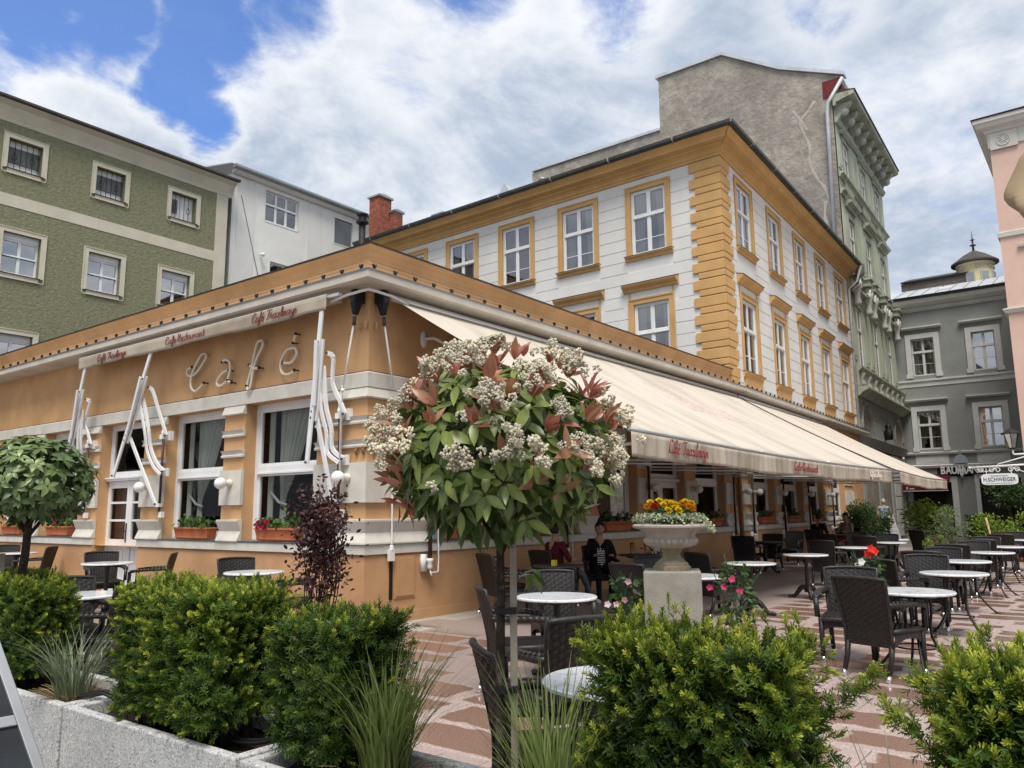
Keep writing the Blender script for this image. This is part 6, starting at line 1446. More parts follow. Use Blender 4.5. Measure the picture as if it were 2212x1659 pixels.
# ---- ornamental grasses
def grass(label, x, y, z, n, h, spread, mt='grass_blade', seed=1, droop=.5, straw=.12, w=.0042):
    t = thing('ornamental_grass', label, 'grass', T(x, y, z), 'grass clumps in the planters'); r = np.random.default_rng(seed); V, F, Tn = [], [], []
    for i in range(n):
        a = r.random()*6.28; rad = r.random()**.7*.09; L = h*r.uniform(.55, 1.08); lean = spread*r.random()**.8; d = droop*r.uniform(.2, 1)*lean
        b0 = np.array([x+rad*math.cos(a), y+rad*math.sin(a), z]); a2 = a+r.normal()*.5; hd = np.array([math.cos(a2), math.sin(a2), 0]); s = np.array([-math.sin(a2), math.cos(a2), 0]); m = len(V); tt = np.clip(r.normal(.45, .22), 0, 1)
        for k in range(7):
            f = k/6; p = b0+np.array([0, 0, L*f*(1-d*f*f*.55)])+hd*L*(lean*f*f+.08*f); ww = w*(1-f**2.2)+.0006
            V += [p-s*ww, p+s*ww]; Tn += [tt*(.6+.4*f)]*2
        F += [(m+2*k, m+2*k+1, m+2*k+3, m+2*k+2) for k in range(6)]
    link('blades', meshnp('blades', V, F, mt, Tn, True), t, kind='stuff')
    V, F, Tn = [], [], []
    for i in range(int(n*straw)):
        a = r.random()*6.28; L = h*r.uniform(.15, .4); b0 = np.array([x+.07*math.cos(a), y+.07*math.sin(a), z]); hd = np.array([math.cos(a), math.sin(a), 0]); s = np.array([-hd[1], hd[0], 0]); m = len(V)
        for k in range(4):
            f = k/3; p = b0+hd*L*f*.9+np.array([0, 0, L*f*(1-f*.5)]); V += [p-s*.003, p+s*.003]; Tn += [r.random()]*2
        F += [(m+2*k, m+2*k+1, m+2*k+3, m+2*k+2) for k in range(3)]
    if F: link('dry_stalks', meshnp('dry_stalks', V, F, 'straw', Tn), t, kind='stuff')
grass('tall upright grass clump left of the flowering tree', -5.08, -5.72, .42, 300, .54, .70, seed=2, w=.0034)
grass('grass clump right of the flowering tree trunk', -5.10, -6.52, .42, 170, .54, .70, seed=4, w=.0034)
grass('blue-green fountain grass with dry base in the left planter', -5.16, -3.30, .42, 190, .42, .85, 'grass_blue', 6, .7, .8, .0022)
grass('thin grass blades at the bottom edge between the two right yews', -5.0, -7.55, .42, 60, .42, .8, 'grass_blue', 9, .7, .1, .003)
# ---- broad leaves used by several plants
LF = leaf_template(1, .36, 5, .22, .30); LFS = leaf_template(1, .55, 3, .15, .25); LFR = leaf_template(1, .95, 3, .1, .2); LFN = leaf_template(1, .26, 4, .2, .25)
OCT = (np.array([(1, 0, 0), (0, 1, 0), (-1, 0, 0), (0, -1, 0), (0, 0, .8), (0, 0, -.6)], float)*1., np.array([(0, 1, 4), (1, 2, 4), (2, 3, 4), (3, 0, 4), (1, 0, 5), (2, 1, 5), (3, 2, 5), (0, 3, 5)]))
def petals(n, L, w, cup):
    V, F = [], []
    for k in range(n):
        a = 2*math.pi*k/n; u = np.array([math.cos(a), math.sin(a), 0]); s = np.array([-u[1], u[0], 0]); b = len(V)
        V += [np.zeros(3), u*L*.6+s*w+np.array([0, 0, cup*L*.7]), u*L+np.array([0, 0, cup*L]), u*L*.6-s*w+np.array([0, 0, cup*L*.7])]; F.append((b, b+1, b+2, b+3))
    return np.array(V), np.array(F)
PET5 = petals(5, 1, .42, .35)
# ---- the flowering photinia standard
PC = np.array([-5.05, -6.27, 1.67]); PR = np.array([.455, .455, .375])
ph_ = thing('photinia_tree', 'round-crowned photinia standard with red young leaves and cream flowers', 'tree', T(-5.05, -6.27, .40))
b = MB(); b.tube([(-5.05, -6.265, .38), (-5.052, -6.268, .8), (-5.048, -6.27, 1.15), (-5.05, -6.27, 1.38)], [.019, .017, .016, .014], 10)
BRN = []
for k in range(9):
    a = k*2.4; e = PC+PR*np.array([math.cos(a)*.6, math.sin(a)*.6, rng.uniform(-.35, .55)]); z0 = rng.uniform(1.28, 1.42)
    b.tube([(-5.05, -6.27, z0), tuple(np.array([-5.05, -6.27, z0])*.55+e*.45+np.array([0, 0, .02])), tuple(e)], [.009, .007, .004], 6)
b.obj('trunk', 'bark', ph_, I4, True)
MB().box(-.0125, .0125, -.0125, .0125, .40, 1.47).obj('stake', 'wood_stake', ph_, T(-5.020, -6.306, 0, 40), bev=.003)
for z in (.83, 1.10): MB().lathe([(.042, z-.011), (.045, z-.011), (.045, z+.011), (.042, z+.011)], 12, (-5.037, -6.286, 0)).obj('tree_tie', 'cable', ph_)
tips = []
gold = math.pi*(3-math.sqrt(5)); NT = 190
for i in range(NT):
    z = 1-1.72*(i+.5)/NT; rr_ = math.sqrt(max(0, 1-z*z)); th = i*gold; d = np.array([rr_*math.cos(th), rr_*math.sin(th), z])+rng.normal(size=3)*.06; d /= np.linalg.norm(d)
    tips.append((PC+PR*d*rng.uniform(.80, 1.0), d))
tips.append((np.array([-5.02, -6.40, 1.20]), np.array([-.3, -.4, -.85])))
leaves = []      # (pos, dir, up, size, red?, tint)
clus = []
for i, (p, d) in enumerate(tips):
    ax = unit(d+np.array([0, 0, .35])); u = unit(np.cross(ax, [0.3, .2, 1.])); v = np.cross(ax, u)
    redp = .34 if d[2] < .2 else .60
    isred = rng.random() < redp; a0 = rng.random()*6.28
    fl = rng.random() < (.50 if d[2] > .2 else .50 if d[2] > -.28 else 0)
    for k in range(6):      # older green whorl, spreading and drooping
        a = a0+k*1.047+rng.normal()*.2; o = unit(u*math.cos(a)+v*math.sin(a)); dd = unit(o*.9+ax*.15+np.array([0, 0, -.45])+rng.normal(size=3)*.22)
        leaves.append((p-ax*rng.uniform(.015, .06)+o*.008, dd, ax, rng.uniform(.055, .098), False, np.clip(rng.normal(.52+.25*d[2], .28), 0, 1)))
    if isred or fl:
        for k in range(5 if isred else 2):
            a = a0+.5+k*(1.257 if isred else 3.0)+rng.normal()*.2; o = unit(u*math.cos(a)+v*math.sin(a)); dd = unit(o*rng.uniform(.35, .6)+ax*rng.uniform(.3, .7)+np.array([0, 0, rng.uniform(.25, .8)])+rng.normal(size=3)*.2)
            leaves.append((p+ax*.012+o*.004, dd, ax, rng.uniform(.055, .092)*(1 if isred else .85), True, rng.random()))
    if fl: clus.append((p+ax*(.046 if d[2] > .2 else .052)+np.array([0, 0, .012]), unit(ax+rng.normal(size=3)*.15)))
LP = leaf_template(1, .34, 6, .25, .18); LPm = [leaf_template(1, .40, 6, .25, .18), leaf_template(1, .42, 6, .18, .35), leaf_template(1, .37, 6, .3, .05)]
leaves.sort(key=lambda q: float(np.dot(q[0]-np.array(CAM), np.array(_f))))
LM = {}
def leafobj(parent, q, mats):
    p, d, up, s, red, ti = q; ti = round(ti*4)/4; k = rng.integers(0, 3); key = (mats[red], k, ti)
    if key not in LM: LM[key] = meshnp('leaf', LPm[k][0], LPm[k][1], mats[red], np.clip(ti+np.where(np.arange(len(LPm[k][0])) % 3 == 1, .22, -.04), 0, 1), True)
    y = unit(np.cross(d, up)+1e-6); x = np.cross(y, d); 
    if x[2] < 0: x, y = -x, -y
    M = Matrix(((x[0]*s, y[0]*s, d[0]*s, p[0]), (x[1]*s, y[1]*s, d[1]*s, p[1]), (x[2]*s, y[2]*s, d[2]*s, p[2]), (0, 0, 0, 1)))
    link('leaf', LM[key], parent, M)
MATS = {False: 'photinia', True: 'photinia_red'}
for q in leaves[:300]: leafobj(ph_, q, MATS)
def leafmass(name, parent, L, mt):
    if not L: return
    p = np.array([q[0] for q in L]); d = np.array([q[1] for q in L]); up = np.array([q[2] for q in L]); y = unit(np.cross(d, up)+1e-6); x = np.cross(y, d); sg = np.where(x[:, 2:3] < 0, -1, 1); x, y = x*sg, y*sg
    V, F, t = scatter(LP[0], LP[1], p, np.stack([x, y, d], 2), np.array([q[3] for q in L]), np.array([q[5] for q in L])); link(name, meshnp(name, V, F, mt, t, True), parent, kind='stuff')
leafmass('green_leaves', ph_, [q for q in leaves[300:] if not q[4]], 'photinia'); leafmass('red_leaves', ph_, [q for q in leaves[300:] if q[4]], 'photinia_red')
# shaded inner leaves
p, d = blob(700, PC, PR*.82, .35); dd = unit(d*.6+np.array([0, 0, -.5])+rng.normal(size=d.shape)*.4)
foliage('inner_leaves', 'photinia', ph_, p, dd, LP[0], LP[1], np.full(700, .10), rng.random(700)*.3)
def cluster_mesh(seed, n=190, r=.050):
    q = np.random.default_rng(seed); P_, S_ = [], []
    sub = q.normal(size=(9, 3))*np.array([r, r, r*.35])*.62
    for k in range(n):
        c = sub[k % 9]; o = unit(q.normal(size=3)+np.array([0, 0, .7])); P_.append(c+o*r*q.uniform(.2, .34)); S_.append(q.uniform(.0045, .0068))
    V, F, t = scatter(OCT[0], OCT[1], np.array(P_), basis(q.normal(size=(n, 3))), np.array(S_), q.random(n)); return meshnp('flower_cluster', V, F, 'petal_cream', t)
CLM = [cluster_mesh(k) for k in range(4)]
for i, (p, ax) in enumerate(clus):
    f = basis(ax[None])[0]; s = rng.uniform(.95, 1.35); M = Matrix(((f[0, 0]*s, f[0, 1]*s, f[0, 2]*s, p[0]), (f[1, 0]*s, f[1, 1]*s, f[1, 2]*s, p[1]), (f[2, 0]*s, f[2, 1]*s, f[2, 2]*s, p[2]), (0, 0, 0, 1)))
    link('flower_cluster', CLM[i % 4], ph_, M, kind='stuff')
# ---- the round viburnum standard on the left
VC = np.array([-5.05, -2.27, 1.69]); VR = np.array([.36, .385, .29])
vb = thing('viburnum_tree', 'round-crowned green viburnum standard at the left edge', 'tree', T(-5.05, -2.22, .4))
b = MB().tube([(-5.05, -2.17, .38), (-5.06, -2.20, .85), (-5.04, -2.22, 1.2), (-5.05, -2.26, 1.5)], [.03, .028, .026, .022], 10)
for k in range(7):
    a = k*2.4; e = VC+VR*np.array([math.cos(a)*.6, math.sin(a)*.6, rng.uniform(-.3, .4)]); b.tube([(-5.05, -2.24, 1.3+.03*k), tuple(e)], [.014, .005], 6)
b.obj('trunk', 'bark', vb, I4, True)
MB().box(-.018, .018, -.018, .018, .3, 1.2).obj('stake', 'wood_stake', vb, T(-5.11, -2.02, 0, 10)); MB().lathe([(.04, .86), (.045, .86), (.045, .9), (.04, .9)], 12, (-5.08, -2.1, 0)).obj('tree_tie', 'green_tie', vb)
vl = []
NV = 270
for i in range(NV):
    z = 1-1.85*(i+.5)/NV; rr_ = math.sqrt(max(0, 1-z*z)); th = i*gold; d = unit(np.array([rr_*math.cos(th), rr_*math.sin(th), z])+rng.normal(size=3)*.12); p = VC+VR*d*rng.uniform(.8, 1.04)
    ax = unit(d+np.array([0, 0, .5])); u = unit(np.cross(ax, [.3, .2, 1.])); v = np.cross(ax, u); a0 = rng.random()*6
    for k in range(6):
        a = a0+k*1.047+rng.normal()*.2; o = u*math.cos(a)+v*math.sin(a); dd = unit(o+ax*rng.uniform(.0, .5)+np.array([0, 0, -.15])+rng.normal(size=3)*.1)
        vl.append((p+o*.005, dd, ax, rng.uniform(.052, .082), False, np.clip(rng.normal(.35+.4*max(0, d[2]), .2), 0, 1)))
vl.sort(key=lambda q: float(np.dot(q[0]-np.array(CAM), np.array(_f))))
LPm = [leaf_template(1, .50, 5, .22, .25), leaf_template(1, .46, 5, .3, .15), leaf_template(1, .54, 5, .15, .35)]; LP = LPm[0]
for q in vl[:300]: leafobj(vb, q, {False: 'viburnum'})
leafmass('leaves', vb, vl[300:], 'viburnum')
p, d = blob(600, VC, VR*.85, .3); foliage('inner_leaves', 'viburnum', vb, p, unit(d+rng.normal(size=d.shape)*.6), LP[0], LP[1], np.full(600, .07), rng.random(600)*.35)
# ---- purple ninebark
nb = thing('purple_shrub', 'dark purple-leaved shrub in front of the cafe corner', 'shrub', T(-3.2, -3.0)); b = MB(); P_, D_ = [], []
for k in range(22):
    a = rng.random()*6.28; sp_ = rng.uniform(.04, .25); e = np.array([-3.2+sp_*math.cos(a)*1.0, -3.0+sp_*math.sin(a), rng.uniform(1.05, 1.66)]); s0 = np.array([-3.2+rng.normal()*.05, -3.0+rng.normal()*.05, 0.3]); m = (s0+e)/2+np.array([rng.normal()*.04, rng.normal()*.04, .12])
    pts = [q for q in spline([s0, m, e], 8)]; b.tube([tuple(q) for q in pts], [.007*(1-.8*i/len(pts)) for i in range(len(pts))], 5)
    for q in pts[7:]:
        for j in range(4): 
            o = rng.normal(size=3)*.05; P_.append(q+o); D_.append(unit(o+rng.normal(size=3)*.05))
    if k < 4:
        q0 = pts[-3]; q1 = q0+np.array([rng.normal()*.12, rng.normal()*.12, .22])
        for f in np.linspace(0, 1, 10):
            for j in range(2): P_.append(q0+(q1-q0)*f+rng.normal(size=3)*.015); D_.append(unit(rng.normal(size=3)))
b.obj('stems', 'bark_dark', nb, I4, True)
ex = rng.normal(size=(1300, 3))*np.array([.095, .095, .17])+np.array([-3.2, -3.0, 1.30]); P_ = np.concatenate([np.array(P_), ex]); D_ = np.concatenate([np.array(D_), unit(rng.normal(size=(1300, 3)))])
foliage('foliage', 'ninebark', nb, P_, D_, LFS[0], LFS[1], rng.uniform(.03, .05, len(P_)), rng.random(len(P_)))
MB().lathe([(.16, 0), (.2, .3), (.21, .32), (.19, .32), (.18, .28)], 20, (-3.2, -3.0, 0)).obj('pot', 'terracotta', nb, I4, 'auto')
# ---- urn planting
up_ = thing('urn_planting', 'yellow and red marigolds with trailing variegated leaves in the stone urn', 'flowers', T(.03, -4.45, 1.3)); uc = np.array([.03, -4.45, 1.31])
a = rng.random(900)*6.28; rr_ = .14+.24*rng.random(900)**.6; p = uc+np.stack([rr_*np.cos(a), rr_*np.sin(a), .05+.05*rng.random(900)-np.clip(rr_-.33, 0, 1)*.8], 1)
foliage('trailing_leaves', 'variegated', up_, p, unit(rng.normal(size=(900, 3))+np.array([0, 0, .8])), LFR[0], LFR[1], rng.uniform(.018, .03, 900), rng.random(900))
p2 = []
for k in range(10):   # hanging runners on the right
    an_ = R(-95+k*7); s = np.array([.03+.375*math.cos(an_), -4.45+.375*math.sin(an_), 1.32]); 
    for j in range(7): p2.append(s+np.array([.006*j, -.009*j, .01-.014*j+.008*rng.normal()]))
p2 = np.array(p2); foliage('runners', 'variegated', up_, p2, unit(rng.normal(size=p2.shape)), LFR[0], LFR[1], rng.uniform(.02, .03, len(p2)), rng.random(len(p2)))
p, d = blob(500, uc+np.array([0, 0, .09]), (.22, .22, .11), .3); foliage('green_leaves', 'geranium', up_, p, unit(d+rng.normal(size=d.shape)*.6+np.array([0, 0, .4])), LFS[0], LFS[1], rng.uniform(.03, .05, 500), rng.random(500)*.7)
def pom(seed, mt, r=.04, n=70):
    q = np.random.default_rng(seed); d = unit(q.normal(size=(n, 3))+np.array([0, 0, .55])); V, F, t = scatter(LFR[0], LFR[1], d*r*.35, basis(d, q.random(n)*6), np.full(n, r*.75), q.random(n)); return meshnp('bloom', V, F, mt, t)
POM = {m: pom(i, m) for i, m in enumerate(('petal_yellow', 'petal_red', 'petal_orange', 'petal_pink'))}
rv = np.array(_r); fv = np.array(_f); 
for o, dz, f, m in ((-.17, .175, -.10, 'petal_red'), (-.20, .20, -.05, 'petal_yellow'), (-.235, .16, -.05, 'petal_orange'), (-.08, .19, -.12, 'petal_yellow'), (-.04, .205, -.08, 'petal_yellow'), (0.0, .20, -.1, 'petal_yellow'), (-.05, .15, -.2, 'petal_yellow'), (.04, .19, -.1, 'petal_yellow'), (.05, .15, -.2, 'petal_yellow'), (.03, .165, -.14, 'petal_yellow'), (.12, .195, -.05, 'petal_orange'), (.15, .21, -.06, 'petal_yellow'), (.17, .175, -.12, 'petal_orange'), (.21, .195, -.05, 'petal_yellow'), (.20, .16, -.12, 'petal_orange'), (-.10, .21, 0, 'petal_yellow')):
    p = uc+rv*o+fv*f+np.array([0, 0, dz+.02]); link('bloom', POM[m], up_, Matrix.Translation(tuple(p)) @ Matrix.Rotation(R(25), 4, 'X') @ Matrix.Diagonal((1, 1, .8, 1)))
# ---- geraniums in the window boxes
for i, (t, F, x, L) in enumerate(TROUGHS):
    n = 170; lp_ = np.stack([x+(rng.random(n)-.5)*L*.95, .02+rng.normal(size=n)*.06, 1.25+np.abs(rng.normal(size=n))*.06+.04*np.sin(np.arange(n))], 1)
    Fm = np.array(F); P_ = lp_ @ Fm[:3, :3].T + Fm[:3, 3]
    foliage('foliage', 'geranium', t, P_, unit(rng.normal(size=P_.shape)+np.array([0, 0, .5])), LFR[0], LFR[1], rng.uniform(.045, .085, n), rng.random(n))
    for k in range((0, 5, 2, 2, 1, 0, 1, 1, 3, 1, 0)[i]):
        q = F @ Vector((x-.12+random.uniform(-.25, .2), -.06+random.uniform(-.05, .02), 1.33+random.uniform(-.09, .07))); link('bloom', POM['petal_pink'], t, Matrix.Translation(q))
# ---- flowering pots beside the urn
def mandevilla(x, y, h, mt, nfl, lab, seed):
    t = thing('flowering_climber', lab, 'flowers', T(x, y), 'flowering climbers in pots'); r = np.random.default_rng(seed)
    MB().lathe([(.13, 0), (.16, .22), (.17, .23), (.15, .23), (.14, .2)], 18, (x, y, 0)).obj('pot', 'terracotta', t, I4, 'auto')
    n = 260; z = .2+(h-.2)*r.random(n); rad = .17*np.sin(np.clip((z-.1)/h, 0, 1)*math.pi*.9)**.6*r.random(n)**.5; a = r.random(n)*6.28
    P_ = np.stack([x+rad*np.cos(a), y+rad*np.sin(a), z], 1); D_ = unit(np.stack([np.cos(a), np.sin(a), -.3+0*a], 1)+r.normal(size=(n, 3))*.35)
    foliage('foliage', 'bush_dark', t, P_, D_, LFS[0], LFS[1], r.uniform(.05, .085, n), .3+.7*r.random(n))
    b = MB()
    for k in range(5): b.tube([(x, y, .2), (x+r.normal()*.05, y+r.normal()*.05, h*.6), (x+r.normal()*.13, y+r.normal()*.13, h+r.uniform(-.05, .08))], .004, 5)
    b.obj('stems', 'green_tie', t)
    toc = np.array([CAM.x-x, CAM.y-y]); toc /= np.linalg.norm(toc)
    for k in range(nfl):
        o = r.normal(); p = np.array([x+toc[0]*.13-toc[1]*o*.11, y+toc[1]*.13+toc[0]*o*.11, h*r.uniform(.55, 1.0)]); d = unit(np.array([[toc[0], toc[1], .25]])+r.normal(size=(1, 3))*.25)
        V, F, tn = scatter(PET5[0], PET5[1], p[None], basis(d, r.random(1)*6), np.array([.038]), np.array([r.random()])); link('bloom', meshnp('bloom', V, F, mt, tn), t)
mandevilla(-.25, -4.10, .82, 'petal_rose', 6, 'pink-white flowering climber left of the urn plinth', 3)
mandevilla(.42, -4.95, .92, 'petal_pink', 4, 'pink flowering climber right of the urn plinth', 5)
mandevilla(2.6, -5.68, .92, 'petal_red', 0, 'red and white potted flowers between the chairs on the right', 7)
r7 = np.random.default_rng(5)
wf = bpy.data.objects['flowering_climber.002']
for q in ((2.50, -5.70, .93), (2.53, -5.76, .96), (2.48, -5.74, .99)):
    V, F, tn = scatter(PET5[0], PET5[1], np.array([q]), basis(np.array([[-.8, -.5, .3]])), np.array([.055]), np.array([.5])); link('bloom', meshnp('bloom', V, F, 'petal_red', tn), wf)
for k in range(4):
    V, F, tn = scatter(PET5[0], PET5[1], np.array([[2.42+r7.normal()*.03, -5.60+r7.normal()*.06, .70+.05*k]]), basis(np.array([[-.8, -.4, .2]])), np.array([.045]), np.array([.5])); link('bloom', meshnp('bloom', V, F, 'petal_white', tn), wf)
# ---- background greenery
def bush(name, label, cat, c, rad, n, size, mt, shape=LFS, trunk=None, tintb=.5, seed=1, group=None, pot=False):
    t = thing(name, label, cat, T(c[0], c[1]), group); global rng; sv_ = rng; rng = np.random.default_rng(seed)
    cl = rng.normal(size=(14, 3)); cl = unit(cl)*rng.uniform(.45, .85, (14, 1)); k = rng.integers(0, 14, n)
    p = cl[k]+rng.normal(size=(n, 3))*.22; p /= np.maximum(1, np.linalg.norm(p, axis=1, keepdims=True)/1.05); d = unit(p+rng.normal(size=(n, 3))*.5); ti = np.clip(tintb+.35*p[:, 2]+rng.normal(size=n)*.2, 0, 1)
    foliage('crown', mt, t, np.array(c)+p*np.array(rad), d, shape[0], shape[1], rng.uniform(.7, 1.2, n)*size, ti)
    b = MB()
    for j in range(5 if trunk is None else 1):
        e = np.array(c)+cl[j]*np.array(rad)*.7; b.tube([(c[0]+(rng.normal()*.06 if trunk is None else 0), c[1], 0), tuple((np.array([c[0], c[1], 0])+e)/2+rng.normal(size=3)*.03), tuple(e if trunk is None else c)], [.02, .016, .008] if trunk is None else [trunk]*3, 6)
    b.obj('trunk', 'bark_dark', t, I4, True)
    if pot: MB().lathe([(.2, 0), (.26, .38), (.28, .40), (.25, .4), (.24, .36)], 18, (c[0], c[1], 0)).obj('pot', 'terracotta', t, I4, 'auto')
    rng = sv_; return t
BG = 'potted bushes at the end of the terrace'
bush('leafy_bush', 'bright green leafy bush in the middle background', 'bush', (20.2, -3.25, 1.05), (.62, .75, .62), 1500, .085, 'bush_light', seed=2, group=BG, pot=True)
bush('leafy_bush', 'grey-green wispy bush in front of the bright bush', 'bush', (18.9, -3.95, .85), (.5, .6, .62), 1300, .08, 'bush_grey', LFN, seed=3, group=BG, pot=True)
bush('leafy_bush', 'light green spreading bush right of the wispy bush', 'bush', (20.8, -4.75, .72), (.6, .75, .5), 1500, .08, 'bush_light', seed=4, group=BG, pot=True)
bush('leafy_bush', 'small yellow-green plant in front of the lone background chair', 'bush', (15.3, -4.25, .45), (.28, .28, .35), 350, .09, 'bush_light', seed=5, group=BG, pot=True)
bush('leafy_bush', 'tall dark green bush by the shop front at the terrace end', 'bush', (23.0, -.6, .95), (.55, .5, .75), 2600, .11, 'bush_dark', LFN, seed=6, group=BG, pot=True, tintb=.7)
bush('leafy_bush', 'narrow dark green bush next to the white easel sign', 'bush', (24.7, -.7, 1.0), (.55, .5, .8), 2600, .11, 'bush_dark', LFN, seed=7, group=BG, pot=True, tintb=.75)
bush('leafy_bush', 'dark thin bush against the last terrace pier', 'bush', (21.4, -.7, .9), (.4, .4, .6), 1200, .10, 'bush_dark', LFN, seed=8, group=BG, pot=True, tintb=.5)
bush('leafy_bush', 'yellow-green bush cut by the right edge', 'bush', (18.3, -5.9, .9), (.3, .35, .5), 500, .08, 'bush_light', seed=9, group=BG, pot=True)
bush('round_tree', 'small dark round-crowned tree at the right edge', 'tree', (23.5, -5.05, 1.95), (.75, .8, .5), 1500, .10, 'bush_dark', trunk=.035, seed=10, tintb=.35)
tag(MB().tube([(20.2, -4.95, 0), (20.25, -4.78, 1.15)], .03, 7).obj('plant_stake', 'wood_pale', None, I4, True), 'pale leaning wooden stake at the right background', 'stake')
bx_ = thing('box_hedge', 'low dark clipped hedge in front of the grey house', 'hedge', T(30, -3.8)); n = 2600
p = np.stack([30+.4*(2*rng.random(n)-1), -4.0+1.1*(2*rng.random(n)-1), .15+1.0*rng.random(n)], 1); foliage('foliage', 'bush_dark', bx_, p, unit(rng.normal(size=(n, 3))), LFS[0], LFS[1], np.full(n, .09), .2*rng.random(n))
MB().box(29.75, 30.25, -5.0, -3.0, -.03, .95).obj('twig_core', 'bark_dark', bx_)
tag(bush('potted_shrub', 'dark potted shrub against the orange plinth behind the urn', 'shrub', (7.3, -.5, .45), (.32, .25, .4), 350, .09, 'bush_dark', LFN, seed=12, pot=True), None, None)
# ================================================================ people
PEOPLE = []
def person(*a, **k): PEOPLE.append((a, k))
def skeleton(name, J):
    """J: joint name -> (x, y, z, radius, group); bones from BONES; groups pick the material"""
    me = bpy.data.meshes.new(name); names = list(J); idx = {n: i for i, n in enumerate(names)}
    me.from_pydata([J[n][:3] for n in names], [(idx[a], idx[b]) for a, b in BONES if a in idx and b in idx], [])
    o = bpy.data.objects.new(name, me); COL.objects.link(o)
    md = o.modifiers.new('skin', 'SKIN'); sv_ = me.skin_vertices[0].data
    for n in names: r = J[n][3]; sv_[idx[n]].radius = (r, r) if not isinstance(r, tuple) else r
    sv_[idx['pelvis']].use_root = True
    sub = o.modifiers.new('sub', 'SUBSURF'); sub.levels = sub.render_levels = 2
    return o
def finish(m2, name, label, M, J, mats, hair='hair_black', scale=1.):
    names = list(J); idx = {n: i for i, n in enumerate(names)}
    # head: skull, nose, ears, eyes, mouth joined to the neck
    hx, hy, hz = J['head'][:3]; b = MB(); b.v = [tuple(v.co) for v in m2.vertices]; b.f = [tuple(p.vertices) for p in m2.polygons]
    P = np.array([J[n][:3] for n in names]); bones = [(idx[a], idx[c]) for a, c in BONES if a in idx and c in idx]; grp = []
    C = np.array([p.center[:] for p in m2.polygons]); best = np.full(len(C), 9.); who = np.zeros(len(C), int)
    for n_, (i, k) in enumerate(bones):
        ab = P[k]-P[i]; t = np.clip((C-P[i])@ab/max(1e-9, ab@ab), 0, 1); d = np.linalg.norm(C-P[i]-t[:, None]*ab, axis=1); m = d < best; best[m] = d[m]; who[m] = n_
    grp = [J[names[bones[w][1]]][4] for w in who]
    gl = list(mats); b.m = [gl.index(g_) for g_ in grp]; b.cur = gl.index('skin')
    b0 = len(b.v); b.ball((0, 0, 0), 1, 18, 14)
    for i in range(b0, len(b.v)):
        x, y, z = b.v[i]; fx = x*.098; fy = y*.074*(1-.18*max(0, -z)); fz = z*.118
        if x > 0: fx -= .012*abs(y)+.010*max(0, -z-.5)
        if x > .5 and z < -.4: fx += .006
        b.v[i] = (hx+fx, hy+fy, hz+fz)
    b.tube([(hx+.090, hy, hz+.02), (hx+.104, hy, hz-.012), (hx+.115, hy, hz-.025), (hx+.094, hy, hz-.035)], [.007, .011, .014, .006], 7)
    for sg in (-1, 1): b.ball((hx-.005, hy+sg*.074, hz-.005), .026, 8, 6, (.6, .35, 1.1))
    b.cur = gl.index('dark')
    for sg in (-1, 1): b.ball((hx+.086, hy+sg*.031, hz+.012), .010, 8, 6, (.6, 1.2, .6)); b.ball((hx+.088, hy+sg*.032, hz+.034), .014, 8, 6, (.4, 1.2, .28))
    b.ball((hx+.088, hy, hz-.060), .019, 8, 6, (.45, 1.2, .28))
    t = thing(name, label, 'person', M)
    body = b.obj('body', [mats[g_] for g_ in gl], t, M @ Matrix.Diagonal((scale, scale, scale, 1)), True)
    hb = MB(); hb.ball((0, 0, 0), 1, 18, 12); keep = []
    for i, (x, y, z) in enumerate(hb.v): hb.v[i] = (hx-.012+x*.105*(1 if x < 0 else .93), hy+y*.086, hz+.022+max(z, -.55 if x < .1 else .30-.1*abs(y))*.118)
    hb.obj('hair', hair, t, M @ Matrix.Diagonal((scale, scale, scale, 1)), True)
    return t
BONES = [('pelvis', 'belly'), ('belly', 'chest'), ('chest', 'neck'), ('neck', 'head')]
for s_ in 'LR':
    BONES += [('pelvis', 'hip'+s_), ('hip'+s_, 'knee'+s_), ('knee'+s_, 'ankle'+s_), ('ankle'+s_, 'toe'+s_), ('chest', 'sho'+s_), ('sho'+s_, 'elb'+s_), ('elb'+s_, 'wri'+s_), ('wri'+s_, 'palm'+s_)]
    for k in range(5): BONES += [('palm'+s_ if k else 'wri'+s_, f'f{k}a'+s_), (f'f{k}a'+s_, f'f{k}b'+s_)]
